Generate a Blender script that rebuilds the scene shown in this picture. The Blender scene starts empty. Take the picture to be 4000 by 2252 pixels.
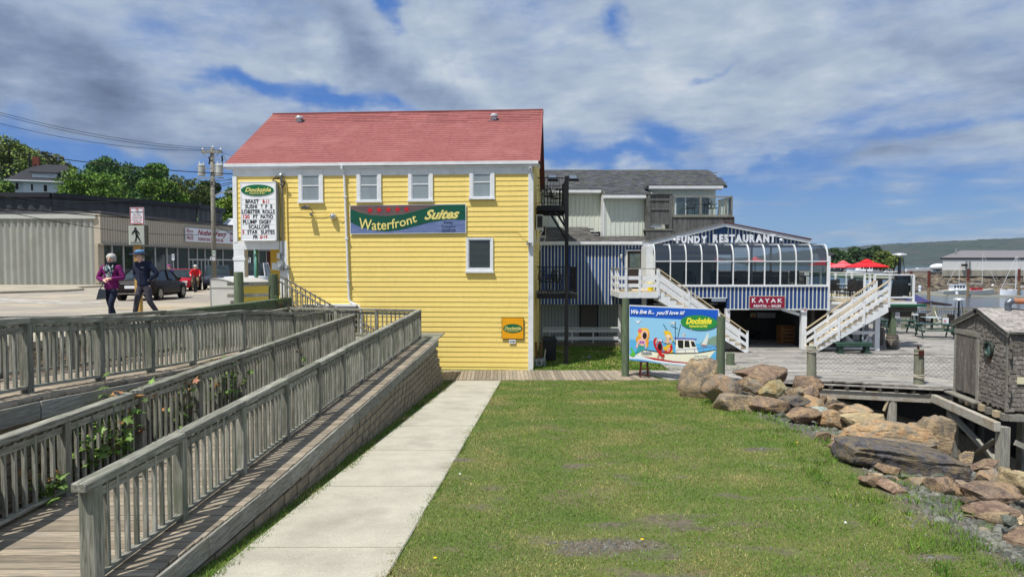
import bpy, math, random
import numpy as np
from mathutils import Vector, Matrix, noise
R = random.Random(7)
SC = bpy.context.scene
COL = SC.collection
# ---------------- camera ----------------
PITCH = math.atan(100/2666)
CP, SP = math.cos(PITCH), math.sin(PITCH)
CAMZ = 4.2
cam = bpy.data.objects.new('camera', bpy.data.cameras.new('camera'))
COL.objects.link(cam)
cam.location = (0, 0, CAMZ)
cam.rotation_euler = (math.pi/2-PITCH, 0, 0)
cam.data.sensor_width = 36
cam.data.lens = 24.0
cam.data.clip_start = 0.1
cam.data.clip_end = 9000
SC.camera = cam
# ---------------- light, exposure ----------------
SUNDIR = Vector((0.37, 0.38, -1)).normalized()
sl = bpy.data.lights.new('sun', 'SUN')
sl.energy = 5.0
sl.angle = math.radians(0.5)
sl.color = (1, .96, .89)
sun = bpy.data.objects.new('sun', sl)
COL.objects.link(sun)
sun.rotation_euler = SUNDIR.to_track_quat('-Z', 'Y').to_euler()
SC.view_settings.view_transform = 'Standard'
SC.view_settings.look = 'None'
SC.view_settings.gamma = 1
SC.view_settings.exposure = 0.0
SC.view_settings.use_curve_mapping = False
SKY_S = 0.09
world = bpy.data.worlds.new('World')
SC.world = world
world.use_nodes = True
nt = world.node_tree
nt.nodes.clear()
def _n(t, **k):
  n = nt.nodes.new(t)
  for a, b in k.items(): setattr(n, a, b)
  return n
def _mth(op, a, b=None, c=None, clamp=False):
  n = _n('ShaderNodeMath', operation=op, use_clamp=clamp)
  for i, q in enumerate((a, b, c)):
    if q is None: continue
    if isinstance(q, (int, float)): n.inputs[i].default_value = q
    else: nt.links.new(q, n.inputs[i])
  return n.outputs[0]
def _mr(x, a, b, c=0, d=1, smooth=True):
  n = _n('ShaderNodeMapRange', interpolation_type='SMOOTHSTEP' if smooth else 'LINEAR')
  nt.links.new(x, n.inputs[0])
  for i, q in enumerate((a, b, c, d)): n.inputs[i+1].default_value = q
  return n.outputs[0]
def _mix(f, a, b):
  n = _n('ShaderNodeMix', data_type='RGBA')
  if isinstance(f, (int, float)): n.inputs[0].default_value = f
  else: nt.links.new(f, n.inputs[0])
  for i, q in ((6, a), (7, b)):
    if isinstance(q, tuple): n.inputs[i].default_value = (*q, 1)
    else: nt.links.new(q, n.inputs[i])
  return n.outputs[2]
def sky_world():
  L = nt.links.new
  sk = _n('ShaderNodeTexSky', sky_type='NISHITA', sun_disc=False)
  sk.sun_elevation = math.radians(62); sk.sun_rotation = math.radians(224)
  sk.air_density = 1.0; sk.dust_density = .6; sk.ozone_density = 2.0
  tc = _n('ShaderNodeTexCoord')
  sx = _n('ShaderNodeSeparateXYZ'); L(tc.outputs['Generated'], sx.inputs[0])
  x, y, z = sx.outputs
  zc = _mth('MAXIMUM', z, 0.0)
  den = _mth('ADD', zc, .06)
  cb = _n('ShaderNodeCombineXYZ')
  L(_mth('DIVIDE', x, den), cb.inputs[0]); L(_mth('DIVIDE', y, den), cb.inputs[1])
  az = _mth('ARCTAN2', x, y); el = _mth('ARCSINE', z)
  cae = _n('ShaderNodeCombineXYZ'); L(az, cae.inputs[0]); L(el, cae.inputs[1])
  def noi(scale, det, rough, off=(0, 0, 0), dist=0, st=(1, 1, 1), src=None, rot=0):
    m =_n('ShaderNodeMapping');L(src or cb.outputs[0],m.inputs[0]);m.inputs['Location'].default_value =off;m.inputs['Scale'].default_value =st;m.inputs['Rotation'].default_value =(0,0,rot)
    n = _n('ShaderNodeTexNoise'); L(m.outputs[0], n.inputs['Vector'])
    n.inputs['Scale'].default_value =scale;n.inputs['Detail'].default_value =det;n.inputs['Roughness'].default_value =rough;n.inputs['Distortion'].default_value =dist
    return n.outputs['Fac']
  wob =_n('ShaderNodeTexNoise');L(cae.outputs[0],wob.inputs['Vector']);wob.inputs['Scale'].default_value =7;wob.inputs['Detail'].default_value =7
  va =_n('ShaderNodeVectorMath',operation='MULTIPLY_ADD');L(wob.outputs['Color'],va.inputs[0]);va.inputs[1].default_value =(.4,.16,0);va.inputs[2].default_value =(-.2,-.08,0)
  vb =_n('ShaderNodeVectorMath',operation='ADD');L(cae.outputs[0],vb.inputs[0]);L(va.outputs[0],vb.inputs[1])
  def blob(u, v, hu, hv, rot, w):
    a = math.atan((u-2000)/2666); e = math.atan((1026-v)/2666*math.cos(a))
    m = _n('ShaderNodeMapping', vector_type='TEXTURE'); L(vb.outputs[0], m.inputs[0])
    m.inputs['Location'].default_value =(a,e,0);m.inputs['Rotation'].default_value =(0,0,-math.radians(rot));m.inputs['Scale'].default_value =(hu/2666,hv/2666,1)
    g = _n('ShaderNodeTexGradient', gradient_type='SPHERICAL'); L(m.outputs[0], g.inputs[0])
    return _mth('MULTIPLY', _mr(g.outputs['Fac'], 0, 1), w)
  def total(bl):
    s = None
    for b in bl:
      q = blob(*b); s = q if s is None else _mth('ADD', s, q)
    return s
  holes =total([(1180,385,430,75,8,.26),(520,610,560,110,12,.34),(2500,560,480,110,4,.20),(2330,640,460,60,4,.22),(3250,790,1100,110,2,.20),
                   (2900,700,700,60,-6,.14),(1640,10,130,90,0,.24),(2440,60,200,110,10,.22),(2820,250,130,30,0,.12),(3560,560,350,40,-10,.1),(3500,930,900,60,0,.14)])
  darks =total([(250,330,900,260,20,.9),(1450,240,640,190,38,.75),(3550,600,700,70,-8,.5),(100,120,500,160,10,.4),(3850,300,400,160,20,.35),(2900,20,500,90,0,.15)])
  lights =total([(2500,300,500,260,0,.5),(1750,330,300,130,0,.6),(3300,250,420,150,-10,.55),(900,80,260,130,0,.35),(2050,90,300,140,0,.4)])
  n1 = noi(1.3, 12, .62, (3.1, .7, 0), .25)
  n2 = noi(5.5, 12, .62, (1, 5, 0), .3, (1, 1, 2.6), src=tc.outputs['Generated'])
  n0 = noi(.55, 3, .5, (8, 2, 0))
  cov =_mth('ADD',_mth('MULTIPLY',n1,.42),_mth('ADD',_mth('MULTIPLY',n2,.42),_mth('MULTIPLY',n0,.24)))
  cov = _mth('SUBTRACT', cov, holes)
  cov = _mth('ADD', cov, _mth('MULTIPLY', darks, .15))
  elb = _mr(el, .02, .22, -.035, .045)
  cov = _mth('ADD', cov, elb)
  mask = _mr(cov, .345, .635)
  sh =_mth('ADD',_mth('MULTIPLY',noi(2.0,12,.6,(5,9,0),.2),.54),_mth('MULTIPLY',noi(9,10,.6,(2,2,0),.2,(1,1,2.4),src=tc.outputs['Generated']),.50))
  sh =_mth('ADD',sh,_mth('SUBTRACT',_mth('ADD',_mth('MULTIPLY',lights,.16),.085),_mth('MULTIPLY',darks,.34)))
  cr = _n('ShaderNodeValToRGB'); L(sh, cr.inputs[0])
  e = cr.color_ramp.elements
  K = 1/SKY_S
  def C(r,g,b): return tuple((c/255/12.92 if c <= 10 else ((c/255+.055)/1.055)**2.4)*K*.1 for c in (r,g,b))+(1,)
  e[0].position = .1; e[0].color = C(96, 112, 138)
  e[1].position = .84; e[1].color = C(224, 229, 234)
  for p, c in ((.32, (128, 146, 174)), (.5, (156, 173, 198)), (.66, (184, 198, 214))):
    q = e.new(p); q.color = C(*c)
  cl =_n('ShaderNodeVectorMath',operation='SCALE');L(cr.outputs[0],cl.inputs[0]);cl.inputs['Scale'].default_value =10
  skc =_n('ShaderNodeVectorMath',operation='MULTIPLY');L(sk.outputs[0],skc.inputs[0]);skc.inputs[1].default_value =(.62,.86,1.12)
  low = _mr(el, .0, .17, 1, 0)
  def C3(r, g, b): return tuple(c*10 for c in C(r, g, b)[:3])
  blue = _mix(low, C3(78, 128, 206), C3(134, 174, 218))
  blue = _mix(.25, blue, skc.outputs[0])
  col = _mix(_mth('MULTIPLY', mask, .97), blue, cl.outputs[0])
  bg = _n('ShaderNodeBackground'); bg.inputs['Strength'].default_value = SKY_S*.97
  L(col, bg.inputs[0])
  out = _n('ShaderNodeOutputWorld'); L(bg.outputs[0], out.inputs[0])
sky_world()
world.cycles.sampling_method = 'AUTOMATIC'
SC.cycles.max_bounces = 6
SC.cycles.transparent_max_bounces = 24
# ---------------- view rays: read places off the photograph (4000 x 2252 px) ----------------
def ray(u, v):
  x = (u-2000)/2666; y = (1126-v)/2666
  return Vector((x, y*SP+CP, y*CP-SP))
CAM = Vector((0, 0, CAMZ))
def WY(u, v, Y):
  d = ray(u, v); return CAM+d*(Y/d.y)
def WZ(u, v, Z):
  d = ray(u, v); return CAM+d*((Z-CAMZ)/d.z)
def pr_px(x, y, z):
  f = y*CP-(z-CAMZ)*SP; return 2000+2666*x/f, 1126-2666*(y*SP+(z-CAMZ)*CP)/f
def hit(u, v, F, ly=0.0):
  """place on the plane local y = ly of frame F -> local (x, z)"""
  Fi = F.inverted(); o = Fi @ CAM; d = Fi.to_3x3() @ ray(u, v)
  p = o+d*((ly-o.y)/d.y); return p.x, p.z
def frame(P, xd):
  x = Vector((xd[0], xd[1], 0)).normalized(); y = Vector((-x.y, x.x, 0))
  return Matrix(((x.x, y.x, 0,P[0]),(x.y,y.y,0,P[1]),(0,0,1,P[2] if len(P) > 2 else 0),(0,0,0,1)))
# ---------------- materials ----------------
def srgb(r, g, b):
  return tuple((c/255/12.92 if c <= 10 else ((c/255+.055)/1.055)**2.4) for c in (r, g, b))
MATS = {}
def mk(name,c1,c2=None,scale=4,st=(1,1,1),rough=.75,metal=0,bump=0,bscale=None,bst=None,var=.12,tvar=.5,c3=None,s3=1.2,t3=(.55,.7),det=6,spec=.35,alpha=1,trans=0,off_=1,dist=0,coat=0,fine=0):
  if name in MATS: return MATS[name]
  m = bpy.data.materials.new(name); m.use_nodes = True
  t = m.node_tree; N = t.nodes; L = t.links.new
  bs = N['Principled BSDF']
  def nd(ty, **k):
    q = N.new(ty)
    for a, b in k.items(): setattr(q, a, b)
    return q
  ge = nd('ShaderNodeNewGeometry')
  vec = ge.outputs['Position']
  oi = nd('ShaderNodeObjectInfo')
  off = nd('ShaderNodeVectorMath', operation='MULTIPLY_ADD')
  cmb = nd('ShaderNodeCombineXYZ')
  for i in range(3): L(oi.outputs['Random'], cmb.inputs[i])
  L(cmb.outputs[0],off.inputs[0]);off.inputs[1].default_value =(7.3*off_,3.1*off_,5.7*off_);L(vec,off.inputs[2])
  vec = off.outputs[0]
  def tex(sc, s, de=det, ro=.6, di=dist):
    mp = nd('ShaderNodeMapping'); L(vec, mp.inputs[0]); mp.inputs['Scale'].default_value = s
    n =nd('ShaderNodeTexNoise');L(mp.outputs[0],n.inputs['Vector']);n.inputs['Scale'].default_value =sc;n.inputs['Detail'].default_value =de;n.inputs['Roughness'].default_value =ro;n.inputs['Distortion'].default_value =di
    return n.outputs['Fac']
  def mr(x, a, b, c=0, d=1):
    q = nd('ShaderNodeMapRange'); L(x, q.inputs[0])
    for i, w in enumerate((a, b, c, d)): q.inputs[i+1].default_value = w
    return q.outputs[0]
  def mix(f, a, b, mode='MIX'):
    q = nd('ShaderNodeMix', data_type='RGBA', blend_type=mode)
    if isinstance(f, (int, float)): q.inputs[0].default_value = f
    else: L(f, q.inputs[0])
    for i, w in ((6, a), (7, b)):
      if isinstance(w, tuple): q.inputs[i].default_value = (*w, 1)
      else: L(w, q.inputs[i])
    return q.outputs[2]
  if c2 is None: c2 = tuple(c*.82 for c in c1)
  n1 = tex(scale, st)
  col = mix(mr(n1, .34, .66), c1, c2)
  if c3 is not None: col = mix(mr(tex(s3, (1, 1, 1), 4), *t3), col, c3)
  if fine:
    col = mix(1.0, col, mr_c(nd, L, tex(fine, (1, 1, 1), 2), .75, 1.25, mr), 'MULTIPLY')
  at = nd('ShaderNodeAttribute'); at.attribute_name = 'tint'
  f1 = mr(at.outputs['Fac'], 0, 1, 1-tvar, 1+tvar)
  f2 = mr(oi.outputs['Random'], 0, 1, 1-var, 1+var)
  ff = nd('ShaderNodeMath', operation='MULTIPLY'); L(f1, ff.inputs[0]); L(f2, ff.inputs[1])
  sc_ =nd('ShaderNodeVectorMath',operation='SCALE');L(col,sc_.inputs[0]);L(ff.outputs[0],sc_.inputs['Scale'])
  L(sc_.outputs[0], bs.inputs['Base Color'])
  bs.inputs['Roughness'].default_value = rough; bs.inputs['Metallic'].default_value = metal
  bs.inputs['Specular IOR Level'].default_value = spec
  bs.inputs['Coat Weight'].default_value = coat; bs.inputs['Coat Roughness'].default_value = .05
  if bump:
    bp =nd('ShaderNodeBump');bp.inputs['Strength'].default_value =1;bp.inputs['Distance'].default_value =bump
    L(tex(bscale or scale*3,bst or st,5),bp.inputs['Height']);L(bp.outputs[0],bs.inputs['Normal'])
  MATS[name] = m
  return m
def mr_c(nd, L, x, a, b, mr):
  c = nd('ShaderNodeCombineXYZ'); q = mr(x, .3, .7, a, b)
  for i in range(3): L(q, c.inputs[i])
  return c.outputs[0]
def glassmat(name, tint, refl_ior=1.5, rough=.02, dark=.5):
  if name in MATS: return MATS[name]
  m = bpy.data.materials.new(name);m.use_nodes =True;t =m.node_tree;t.nodes.clear();L =t.links.new
  o =t.nodes.new('ShaderNodeOutputMaterial');tr =t.nodes.new('ShaderNodeBsdfTransparent');gl =t.nodes.new('ShaderNodeBsdfGlossy');fr =t.nodes.new('ShaderNodeFresnel');mx =t.nodes.new('ShaderNodeMixShader')
  tr.inputs[0].default_value =(*tint,1);gl.inputs['Roughness'].default_value =rough;gl.inputs[0].default_value =(.9,.93,.95,1);fr.inputs[0].default_value =refl_ior
  L(fr.outputs[0],mx.inputs[0]);L(tr.outputs[0],mx.inputs[1]);L(gl.outputs[0],mx.inputs[2]);L(mx.outputs[0],o.inputs[0])
  MATS[name] = m; return m
def flat(name, r, g, b, rough=.6, **k):
  c =srgb(r,g,b);k.setdefault('var',.03);k.setdefault('scale',3);return mk(name,c,tuple(q*.93 for q in c),rough=rough,**k)
WS = {'X': (.06, 1, 1), 'Y': (1, .06, 1), 'Z': (1, 1, .06)}
def wood(kind, ax):
  P ={'grey': ((166,164,152),(94,94,84),(108,114,96)),'greyer': ((160,158,148),(104,102,96),(126,122,108)),
         'deck': ((172,158,136),(118,110,98),(138,130,118)),'wharf': ((184,180,173),(128,124,119),(108,106,103)),
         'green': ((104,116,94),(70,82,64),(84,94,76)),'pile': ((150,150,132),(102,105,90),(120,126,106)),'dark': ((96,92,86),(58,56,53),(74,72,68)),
         'shed': ((134,128,120),(88,84,79),(104,100,94)),'cream': ((206,190,160),(176,160,130),(190,176,150)),
         'beam': ((200, 196, 186), (150, 145, 134), (148, 128, 98))}[kind]
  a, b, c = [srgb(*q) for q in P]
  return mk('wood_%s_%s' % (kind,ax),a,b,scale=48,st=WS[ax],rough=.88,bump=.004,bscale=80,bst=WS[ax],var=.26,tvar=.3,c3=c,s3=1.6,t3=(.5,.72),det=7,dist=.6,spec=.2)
white =lambda: mk('white_paint',srgb(228,230,232),srgb(214,217,220),scale=3,rough=.5,var=.03,c3=srgb(186,190,190),s3=2.5,t3=(.6,.8),bump=.001)
black = lambda: flat('black_iron', 22, 22, 25, .5)
# ---------------- mesh building ----------------
MW = {}
def linkobj(o, parent, Mw):
  COL.objects.link(o)
  if parent is not None:
    o.parent = parent; o.matrix_parent_inverse = MW[parent.name].inverted()
  o.matrix_basis = Mw; MW[o.name] = Mw.copy()
  return o
def tag(o, label=None, cat=None, group=None, kind=None):
  if label: o['label'] = label
  if cat: o['category'] = cat
  if group: o['group'] = group
  if kind: o['kind'] = kind
  return o
def thing(name, label, cat, loc=(0, 0, 0), group=None):
  o = bpy.data.objects.new(name, None); o.empty_display_size = .2
  linkobj(o, None, Matrix.Translation(Vector(loc)))
  return tag(o, label, cat, group)
def beamM(p0, p1, w, h, up=(0, 0, 1)):
  p0, p1 = Vector(p0), Vector(p1); d = p1-p0; L = d.length; x = d/L
  u = Vector(up)
  if abs(x.dot(u)) > .98: u = Vector((0, 1, 0))
  y = u.cross(x).normalized(); z = x.cross(y)
  c = (p0+p1)/2
  return Matrix(((x.x*L,y.x*w,z.x*h,c.x),(x.y*L,y.y*w,z.y*h,c.y),(x.z*L,y.z*w,z.z*h,c.z),(0,0,0,1)))
UB_V = [Vector((x, y, z)) for x in (-.5, .5) for y in (-.5, .5) for z in (-.5, .5)]
UB_F = [(0, 1, 3, 2), (4, 6, 7, 5), (0, 4, 5, 1), (2, 3, 7, 6), (0, 2, 6, 4), (1, 5, 7, 3)]
class MB:
  def __init__(s, F=None): s.v = []; s.f = []; s.m = []; s.t = []; s.mats = []; s.F = F
  def add(s, vs, fs, mat, tint=.5):
    b = len(s.v); F = s.F
    s.v.extend([(F @ Vector(p)) for p in vs] if F is not None else [Vector(p) for p in vs])
    if mat not in s.mats: s.mats.append(mat)
    k = s.mats.index(mat)
    for f in fs: s.f.append(tuple(b+i for i in f)); s.m.append(k); s.t.append(tint)
    return s
  def box(s, c, size, mat, tint=.5, rz=0):
    c = Vector(c); cs, sn = math.cos(rz), math.sin(rz)
    return s.add([c+Vector((p.x*size[0]*cs-p.y*size[1]*sn,p.x*size[0]*sn+p.y*size[1]*cs,p.z*size[2])) for p in UB_V],UB_F,mat,tint)
  def bb(s, x0, x1, y0, y1, z0, z1, mat, tint=.5):
    return s.box(((x0+x1)/2, (y0+y1)/2, (z0+z1)/2), (abs(x1-x0),abs(y1-y0),abs(z1-z0)),mat,tint)
  def beam(s, p0, p1, w, h, mat, tint=.5, up=(0, 0, 1)):
    M = beamM(p0, p1, w, h, up); return s.add([M @ p for p in UB_V], UB_F, mat, tint)
  def cbox(s, M, e, mat, tint=.5):
    """chamfered unit box under matrix M (columns carry the size); e = chamfer in metres"""
    sx, sy, sz = [M.to_3x3().col[i].length for i in range(3)]
    ex, ey, ez = e/sx, e/sy, e/sz; vs = []; idx = {}
    for a in (-1, 1):
      for b in (-1, 1):
        for c in (-1, 1):
          for k, (dx, dy, dz) in enumerate(((0, ey, ez), (ex, 0, ez), (ex, ey, 0))):
            idx[(a,b,c,k)] =len(vs);vs.append(M @ Vector((a*(.5-dx),b*(.5-dy),c*(.5-dz))))
    fs = []
    for a in (-1, 1):
      fs.append([idx[(a, -1, -1, 0)], idx[(a, 1, -1, 0)],idx[(a,1,1,0)],idx[(a,-1,1,0)]][::a])
      fs.append([idx[(-1, a, -1, 1)], idx[(1, a, -1,1)],idx[(1,a,1,1)],idx[(-1,a,1,1)]][::-a])
      fs.append([idx[(-1, -1, a, 2)], idx[(1, -1, a, 2)],idx[(1,1,a,2)],idx[(-1,1,a,2)]][::a])
      for b in (-1, 1):
        fs.append([idx[(a, b, -1,0)],idx[(a,b,1,0)],idx[(a,b,1,1)],idx[(a,b,-1,1)]][::-a*b])
        fs.append([idx[(a, -1, b, 0)],idx[(a,1,b,0)],idx[(a,1,b,2)],idx[(a,-1,b,2)]][::a*b])
        fs.append([idx[(-1, a, b,1)],idx[(1,a,b,1)],idx[(1,a,b,2)],idx[(-1,a,b,2)]][::-a*b])
        for c in (-1, 1): fs.append([idx[(a,b,c,0)],idx[(a,b,c,1)],idx[(a,b,c,2)]][::a*b*c])
    return s.add(vs, fs, mat, tint)
  def cyl(s, p0, p1, r0, r1, mat, n=12, tint=.5, caps=True):
    p0, p1 = Vector(p0), Vector(p1); d = (p1-p0).normalized()
    a = d.orthogonal().normalized(); b = d.cross(a)
    vs = []
    for p, r in ((p0, r0), (p1, r1)):
      vs += [p+(a*math.cos(2*math.pi*i/n)+b*math.sin(2*math.pi*i/n))*r for i in range(n)]
    fs = [(i, (i+1) % n, n+(i+1) % n, n+i) for i in range(n)]
    if caps: fs += [tuple(range(n))[::-1], tuple(range(n, 2*n))]
    return s.add(vs, fs, mat, tint)
  def tube(s, pts, r, mat, n=6, tint=.5, taper=None):
    pts = [Vector(p) for p in pts]; vs = []; prev = None
    for i, p in enumerate(pts):
      d = (pts[min(i+1, len(pts)-1)]-pts[max(i-1, 0)]).normalized()
      a =(prev-d*prev.dot(d)).normalized() if prev is not None and (prev-d*prev.dot(d)).length > 1e-4 else d.orthogonal().normalized()
      prev = a; b = d.cross(a); rr = r if taper is None else r*(1+(taper-1)*i/(len(pts)-1))
      vs += [p+(a*math.cos(2*math.pi*k/n)+b*math.sin(2*math.pi*k/n))*rr for k in range(n)]
    fs =[(j*n+k,j*n+(k+1) % n,(j+1)*n+(k+1) % n,(j+1)*n+k) for j in range(len(pts)-1) for k in range(n)]
    fs += [tuple(range(n))[::-1], tuple(range((len(pts)-1)*n, len(pts)*n))]
    return s.add(vs, fs, mat, tint)
  def lathe(s, c, prof, mat, n=16, tint=.5, cap=True):
    c = Vector(c); vs = []
    for r,z in prof: vs += [c+Vector((r*math.cos(2*math.pi*i/n),r*math.sin(2*math.pi*i/n),z)) for i in range(n)]
    fs =[(j*n+k,j*n+(k+1) % n,(j+1)*n+(k+1) % n,(j+1)*n+k) for j in range(len(prof)-1) for k in range(n)]
    if cap: fs += [tuple(range(n))[::-1], tuple(range((len(prof)-1)*n, len(prof)*n))]
    return s.add(vs, fs, mat, tint)
  def prism(s, poly, y0, y1, mat, tint=.5):
    """outline in local (x, z), extruded along local y"""
    a =sum(poly[i][0]*poly[(i+1) % len(poly)][1]-poly[(i+1) % len(poly)][0]*poly[i][1] for i in range(len(poly)))
    if a < 0: poly = poly[::-1]
    n = len(poly); vs = [(x, y0, z) for x, z in poly]+[(x, y1, z) for x, z in poly]
    fs =[tuple(range(n)),tuple(range(2*n-1,n-1,-1))]+[(i,n+i,n+(i+1) % n,(i+1) % n) for i in range(n)]
    return s.add(vs, fs, mat, tint)
  def slab(s, quad, th, mat, tint=.5):
    """four corners of the top face, thickness th downwards along its normal"""
    q = [Vector(p) for p in quad]; nrm = (q[1]-q[0]).cross(q[3]-q[0]).normalized()
    if nrm.z < 0: q = q[::-1]; nrm = -nrm
    lo = [p-nrm*th for p in q]
    return s.add(q+lo, [(0, 1, 2,3),(7,6,5,4),(0,4,5,1),(1,5,6,2),(2,6,7,3),(3,7,4,0)],mat,tint)
  def build(s, name, parent=None, smooth=False, label=None, cat=None, group=None, kind=None):
    me = bpy.data.meshes.new(name)
    P =np.array([tuple(v) for v in s.v]);c =np.array([(P[:,0].min()+P[:,0].max())/2,(P[:,1].min()+P[:,1].max())/2,P[:,2].min()])
    me.from_pydata((P-c).tolist(), [], s.f)
    for m in s.mats: me.materials.append(m)
    me.polygons.foreach_set('material_index', s.m)
    at = me.attributes.new('tint', 'FLOAT', 'FACE'); at.data.foreach_set('value', s.t)
    if smooth: me.polygons.foreach_set('use_smooth', [True]*len(s.f))
    me.update()
    o = bpy.data.objects.new(name, me)
    linkobj(o, parent, Matrix.Translation(Vector(c)))
    return tag(o, label, cat, group, kind)
def npmesh(name,V,Fc,mats,parent=None,tint=None,mi=None,smooth=False,loc=None,kind=None,label=None,cat=None):
  V =np.asarray(V,dtype=np.float32).reshape(-1,3);Fc =np.asarray(Fc,dtype=np.int32);k =Fc.shape[1]
  c = np.array([V[:, 0].mean(), V[:, 1].mean(), V[:, 2].min()]) if loc is None else np.array(loc)
  me =bpy.data.meshes.new(name);me.vertices.add(len(V));me.vertices.foreach_set('co',(V-c).ravel().astype(np.float32))
  me.loops.add(Fc.size); me.loops.foreach_set('vertex_index', Fc.ravel())
  me.polygons.add(len(Fc));me.polygons.foreach_set('loop_start',np.arange(0,Fc.size,k,dtype=np.int32))
  for m in mats: me.materials.append(m)
  if mi is not None: me.polygons.foreach_set('material_index', np.asarray(mi, dtype=np.int32))
  at =me.attributes.new('tint','FLOAT','FACE');at.data.foreach_set('value',np.full(len(Fc),.5,np.float32) if tint is None else np.asarray(tint,np.float32))
  if smooth: me.polygons.foreach_set('use_smooth', np.ones(len(Fc), bool))
  me.update(calc_edges=True); me.validate()
  o = bpy.data.objects.new(name, me); linkobj(o, parent, Matrix.Translation(Vector(c)))
  return tag(o, label, cat, None, kind)
_U = {}
def unit(mat, wedge=False):
  k = (mat.name, wedge)
  if k not in _U:
    me = bpy.data.meshes.new('board_'+mat.name); vs = [tuple(p) for p in UB_V]
    if wedge:  # thin at the top, thick at the butt (local y outwards = -)
      vs = [(p.x, (-.5 if p.z < 0 else .1) if p.y < 0 else .5, p.z) for p in UB_V]
    me.from_pydata(vs, [], UB_F); me.materials.append(mat)
    at =me.attributes.new('tint','FLOAT','FACE');at.data.foreach_set('value',[.5]*6);me.update();_U[k] =me
  return _U[k]
def piece(name, mat, M, parent, wedge=False):
  return linkobj(bpy.data.objects.new(name, unit(mat, wedge)), parent, M)
def pieces(name, items, parent, limit=290, wedge=False, key=None, rest=None):
  """items: (matrix, mat). the first `limit` (by key) are objects of their own, the rest one stuff part"""
  if key: items = sorted(items, key=lambda t: key(t[0]))
  for M, mat in items[:limit]: piece(name, mat, M, parent, wedge)
  if len(items) > limit:
    mb = MB()
    for M, mat in items[limit:]:
      vs = [tuple(p.co) for p in unit(mat, wedge).vertices]
      mb.add([M @ Vector(p) for p in vs], UB_F, mat, .5+R.uniform(-.2, .2))
    mb.build(rest or name+'_courses', parent, kind='stuff')
def copy_tree(o, Mw=None, parent=None, label=None, group=None, skipM=False):
  c = o.copy(); COL.objects.link(c); c.parent = parent
  if Mw is not None: c.matrix_basis = Mw
  MW[c.name] = c.matrix_basis.copy()
  if label: c['label'] = label
  if group: c['group'] = group
  for ch in list(o.children): copy_tree(ch, None, c)
  return c
def TR(x, y, z, rz=0, s=1):
  return Matrix.Translation((x, y, z)) @ Matrix.Rotation(rz, 4, 'Z') @ Matrix.Scale(s, 4)
def ax_of(p0, p1):
  d = Vector(p1)-Vector(p0); a = [abs(q) for q in d]; return 'XYZ'[a.index(max(a))]
def wbeam(name, p0, p1, w, h, kind, parent, up=(0, 0, 1), chamfer=0):
  m = wood(kind, ax_of(p0, p1)); M = beamM(p0, p1, w, h, up)
  if chamfer:
    mb = MB(); mb.cbox(M, chamfer, m); return mb.build(name, parent)
  return piece(name, m, M, parent)
def text_mesh(body, bold=0.0, shear=0.0, spacing=1.0):
  cu =bpy.data.curves.new('t','FONT');cu.body =body;cu.offset =bold;cu.shear =shear;cu.space_character =spacing;cu.resolution_u =3
  o = bpy.data.objects.new('t', cu); COL.objects.link(o)
  dg =bpy.context.evaluated_depsgraph_get();me =bpy.data.meshes.new_from_object(o.evaluated_get(dg))
  V = [tuple(v.co) for v in me.vertices]; Fc = [tuple(p.vertices) for p in me.polygons]
  bpy.data.objects.remove(o); bpy.data.curves.remove(cu); bpy.data.meshes.remove(me)
  return V, Fc
def lettering(body,F,box,y,mat,parent,bold=.02,shear=0,spacing=1,warp=None,name='lettering',th=.004,mb=None):
  """flat lettering on the plane local y of F, fitted to the local box (x0, z0, x1, z1)"""
  V, Fc = text_mesh(body, bold, shear, spacing); A = np.array(V); lo = A.min(0); hi = A.max(0)
  x0, z0, x1, z1 = box
  vs = []
  for v in A:
    fx = (v[0]-lo[0])/(hi[0]-lo[0]); fz = (v[1]-lo[1])/max(hi[1]-lo[1], 1e-6)
    px = x0+fx*(x1-x0); pz = z0+fz*(z1-z0)
    if warp: px, pz = warp(fx, fz, px, pz)
    vs.append((px, y, pz))
  own = mb is None
  if own: mb = MB(F)
  # front faces look to local -y
  fs = []
  for f in Fc:
    a, b, c = [Vector(vs[i]) for i in f[:3]]
    fs.append(f if (b-a).cross(c-a).y < 0 else f[::-1])
  mb.add(vs, fs, mat)
  if own: return mb.build(name, parent)
def Sbox(F, u0, v0, u1, v1, ly=0):
  x0, z1 = hit(u0, v0, F, ly); x1, z0 = hit(u1, v1, F, ly); return x0, z0, x1, z1
# ================= ground, roads, water, far shore =================
def zlawn(Y): return 1.463-.0578*min(Y, 23.5) if Y > 5 else 1.174
def zstreet(Y):
  for (a,za),(b,zb) in (((0,2.76),(18,2.76)),((18,2.76),(33,2.4)),((33,2.4),(60,2.2)),((60,2.2),(150,2.0))):
    if a <= Y <= b: return za+(zb-za)*(Y-a)/(b-a)
  return 2.76 if Y < 0 else 2.0
XB =[(0,5.2),(6.7,5.15),(8.3,5.2),(10,5.4),(13.1,6.1),(17.2,5.9),(20.5,5.6),(22.6,6.4),(23.5,9.3),(40,9.3)]
def lerp(tab, q):
  for (a, b), (c, d) in zip(tab, tab[1:]):
    if q <= c: return b+(d-b)*max(0, (q-a))/(c-a)
  return tab[-1][1]
WATER_Z = -4.5
def zground(x, Y):
  xb = lerp(XB, Y); z = zlawn(Y)
  if x > xb:
    d = x-xb; z -= min(d*.10+max(0, d-1.2)*.17+max(0, d-7)*.25, 9)
  if Y > 23.2 and x > 9.0: z -= min((Y-23.2)*1.3, 3.2)
  if Y > 34 and x > -2: z -= min((Y-34)*.5, 6)
  return max(z, -7)
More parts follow.
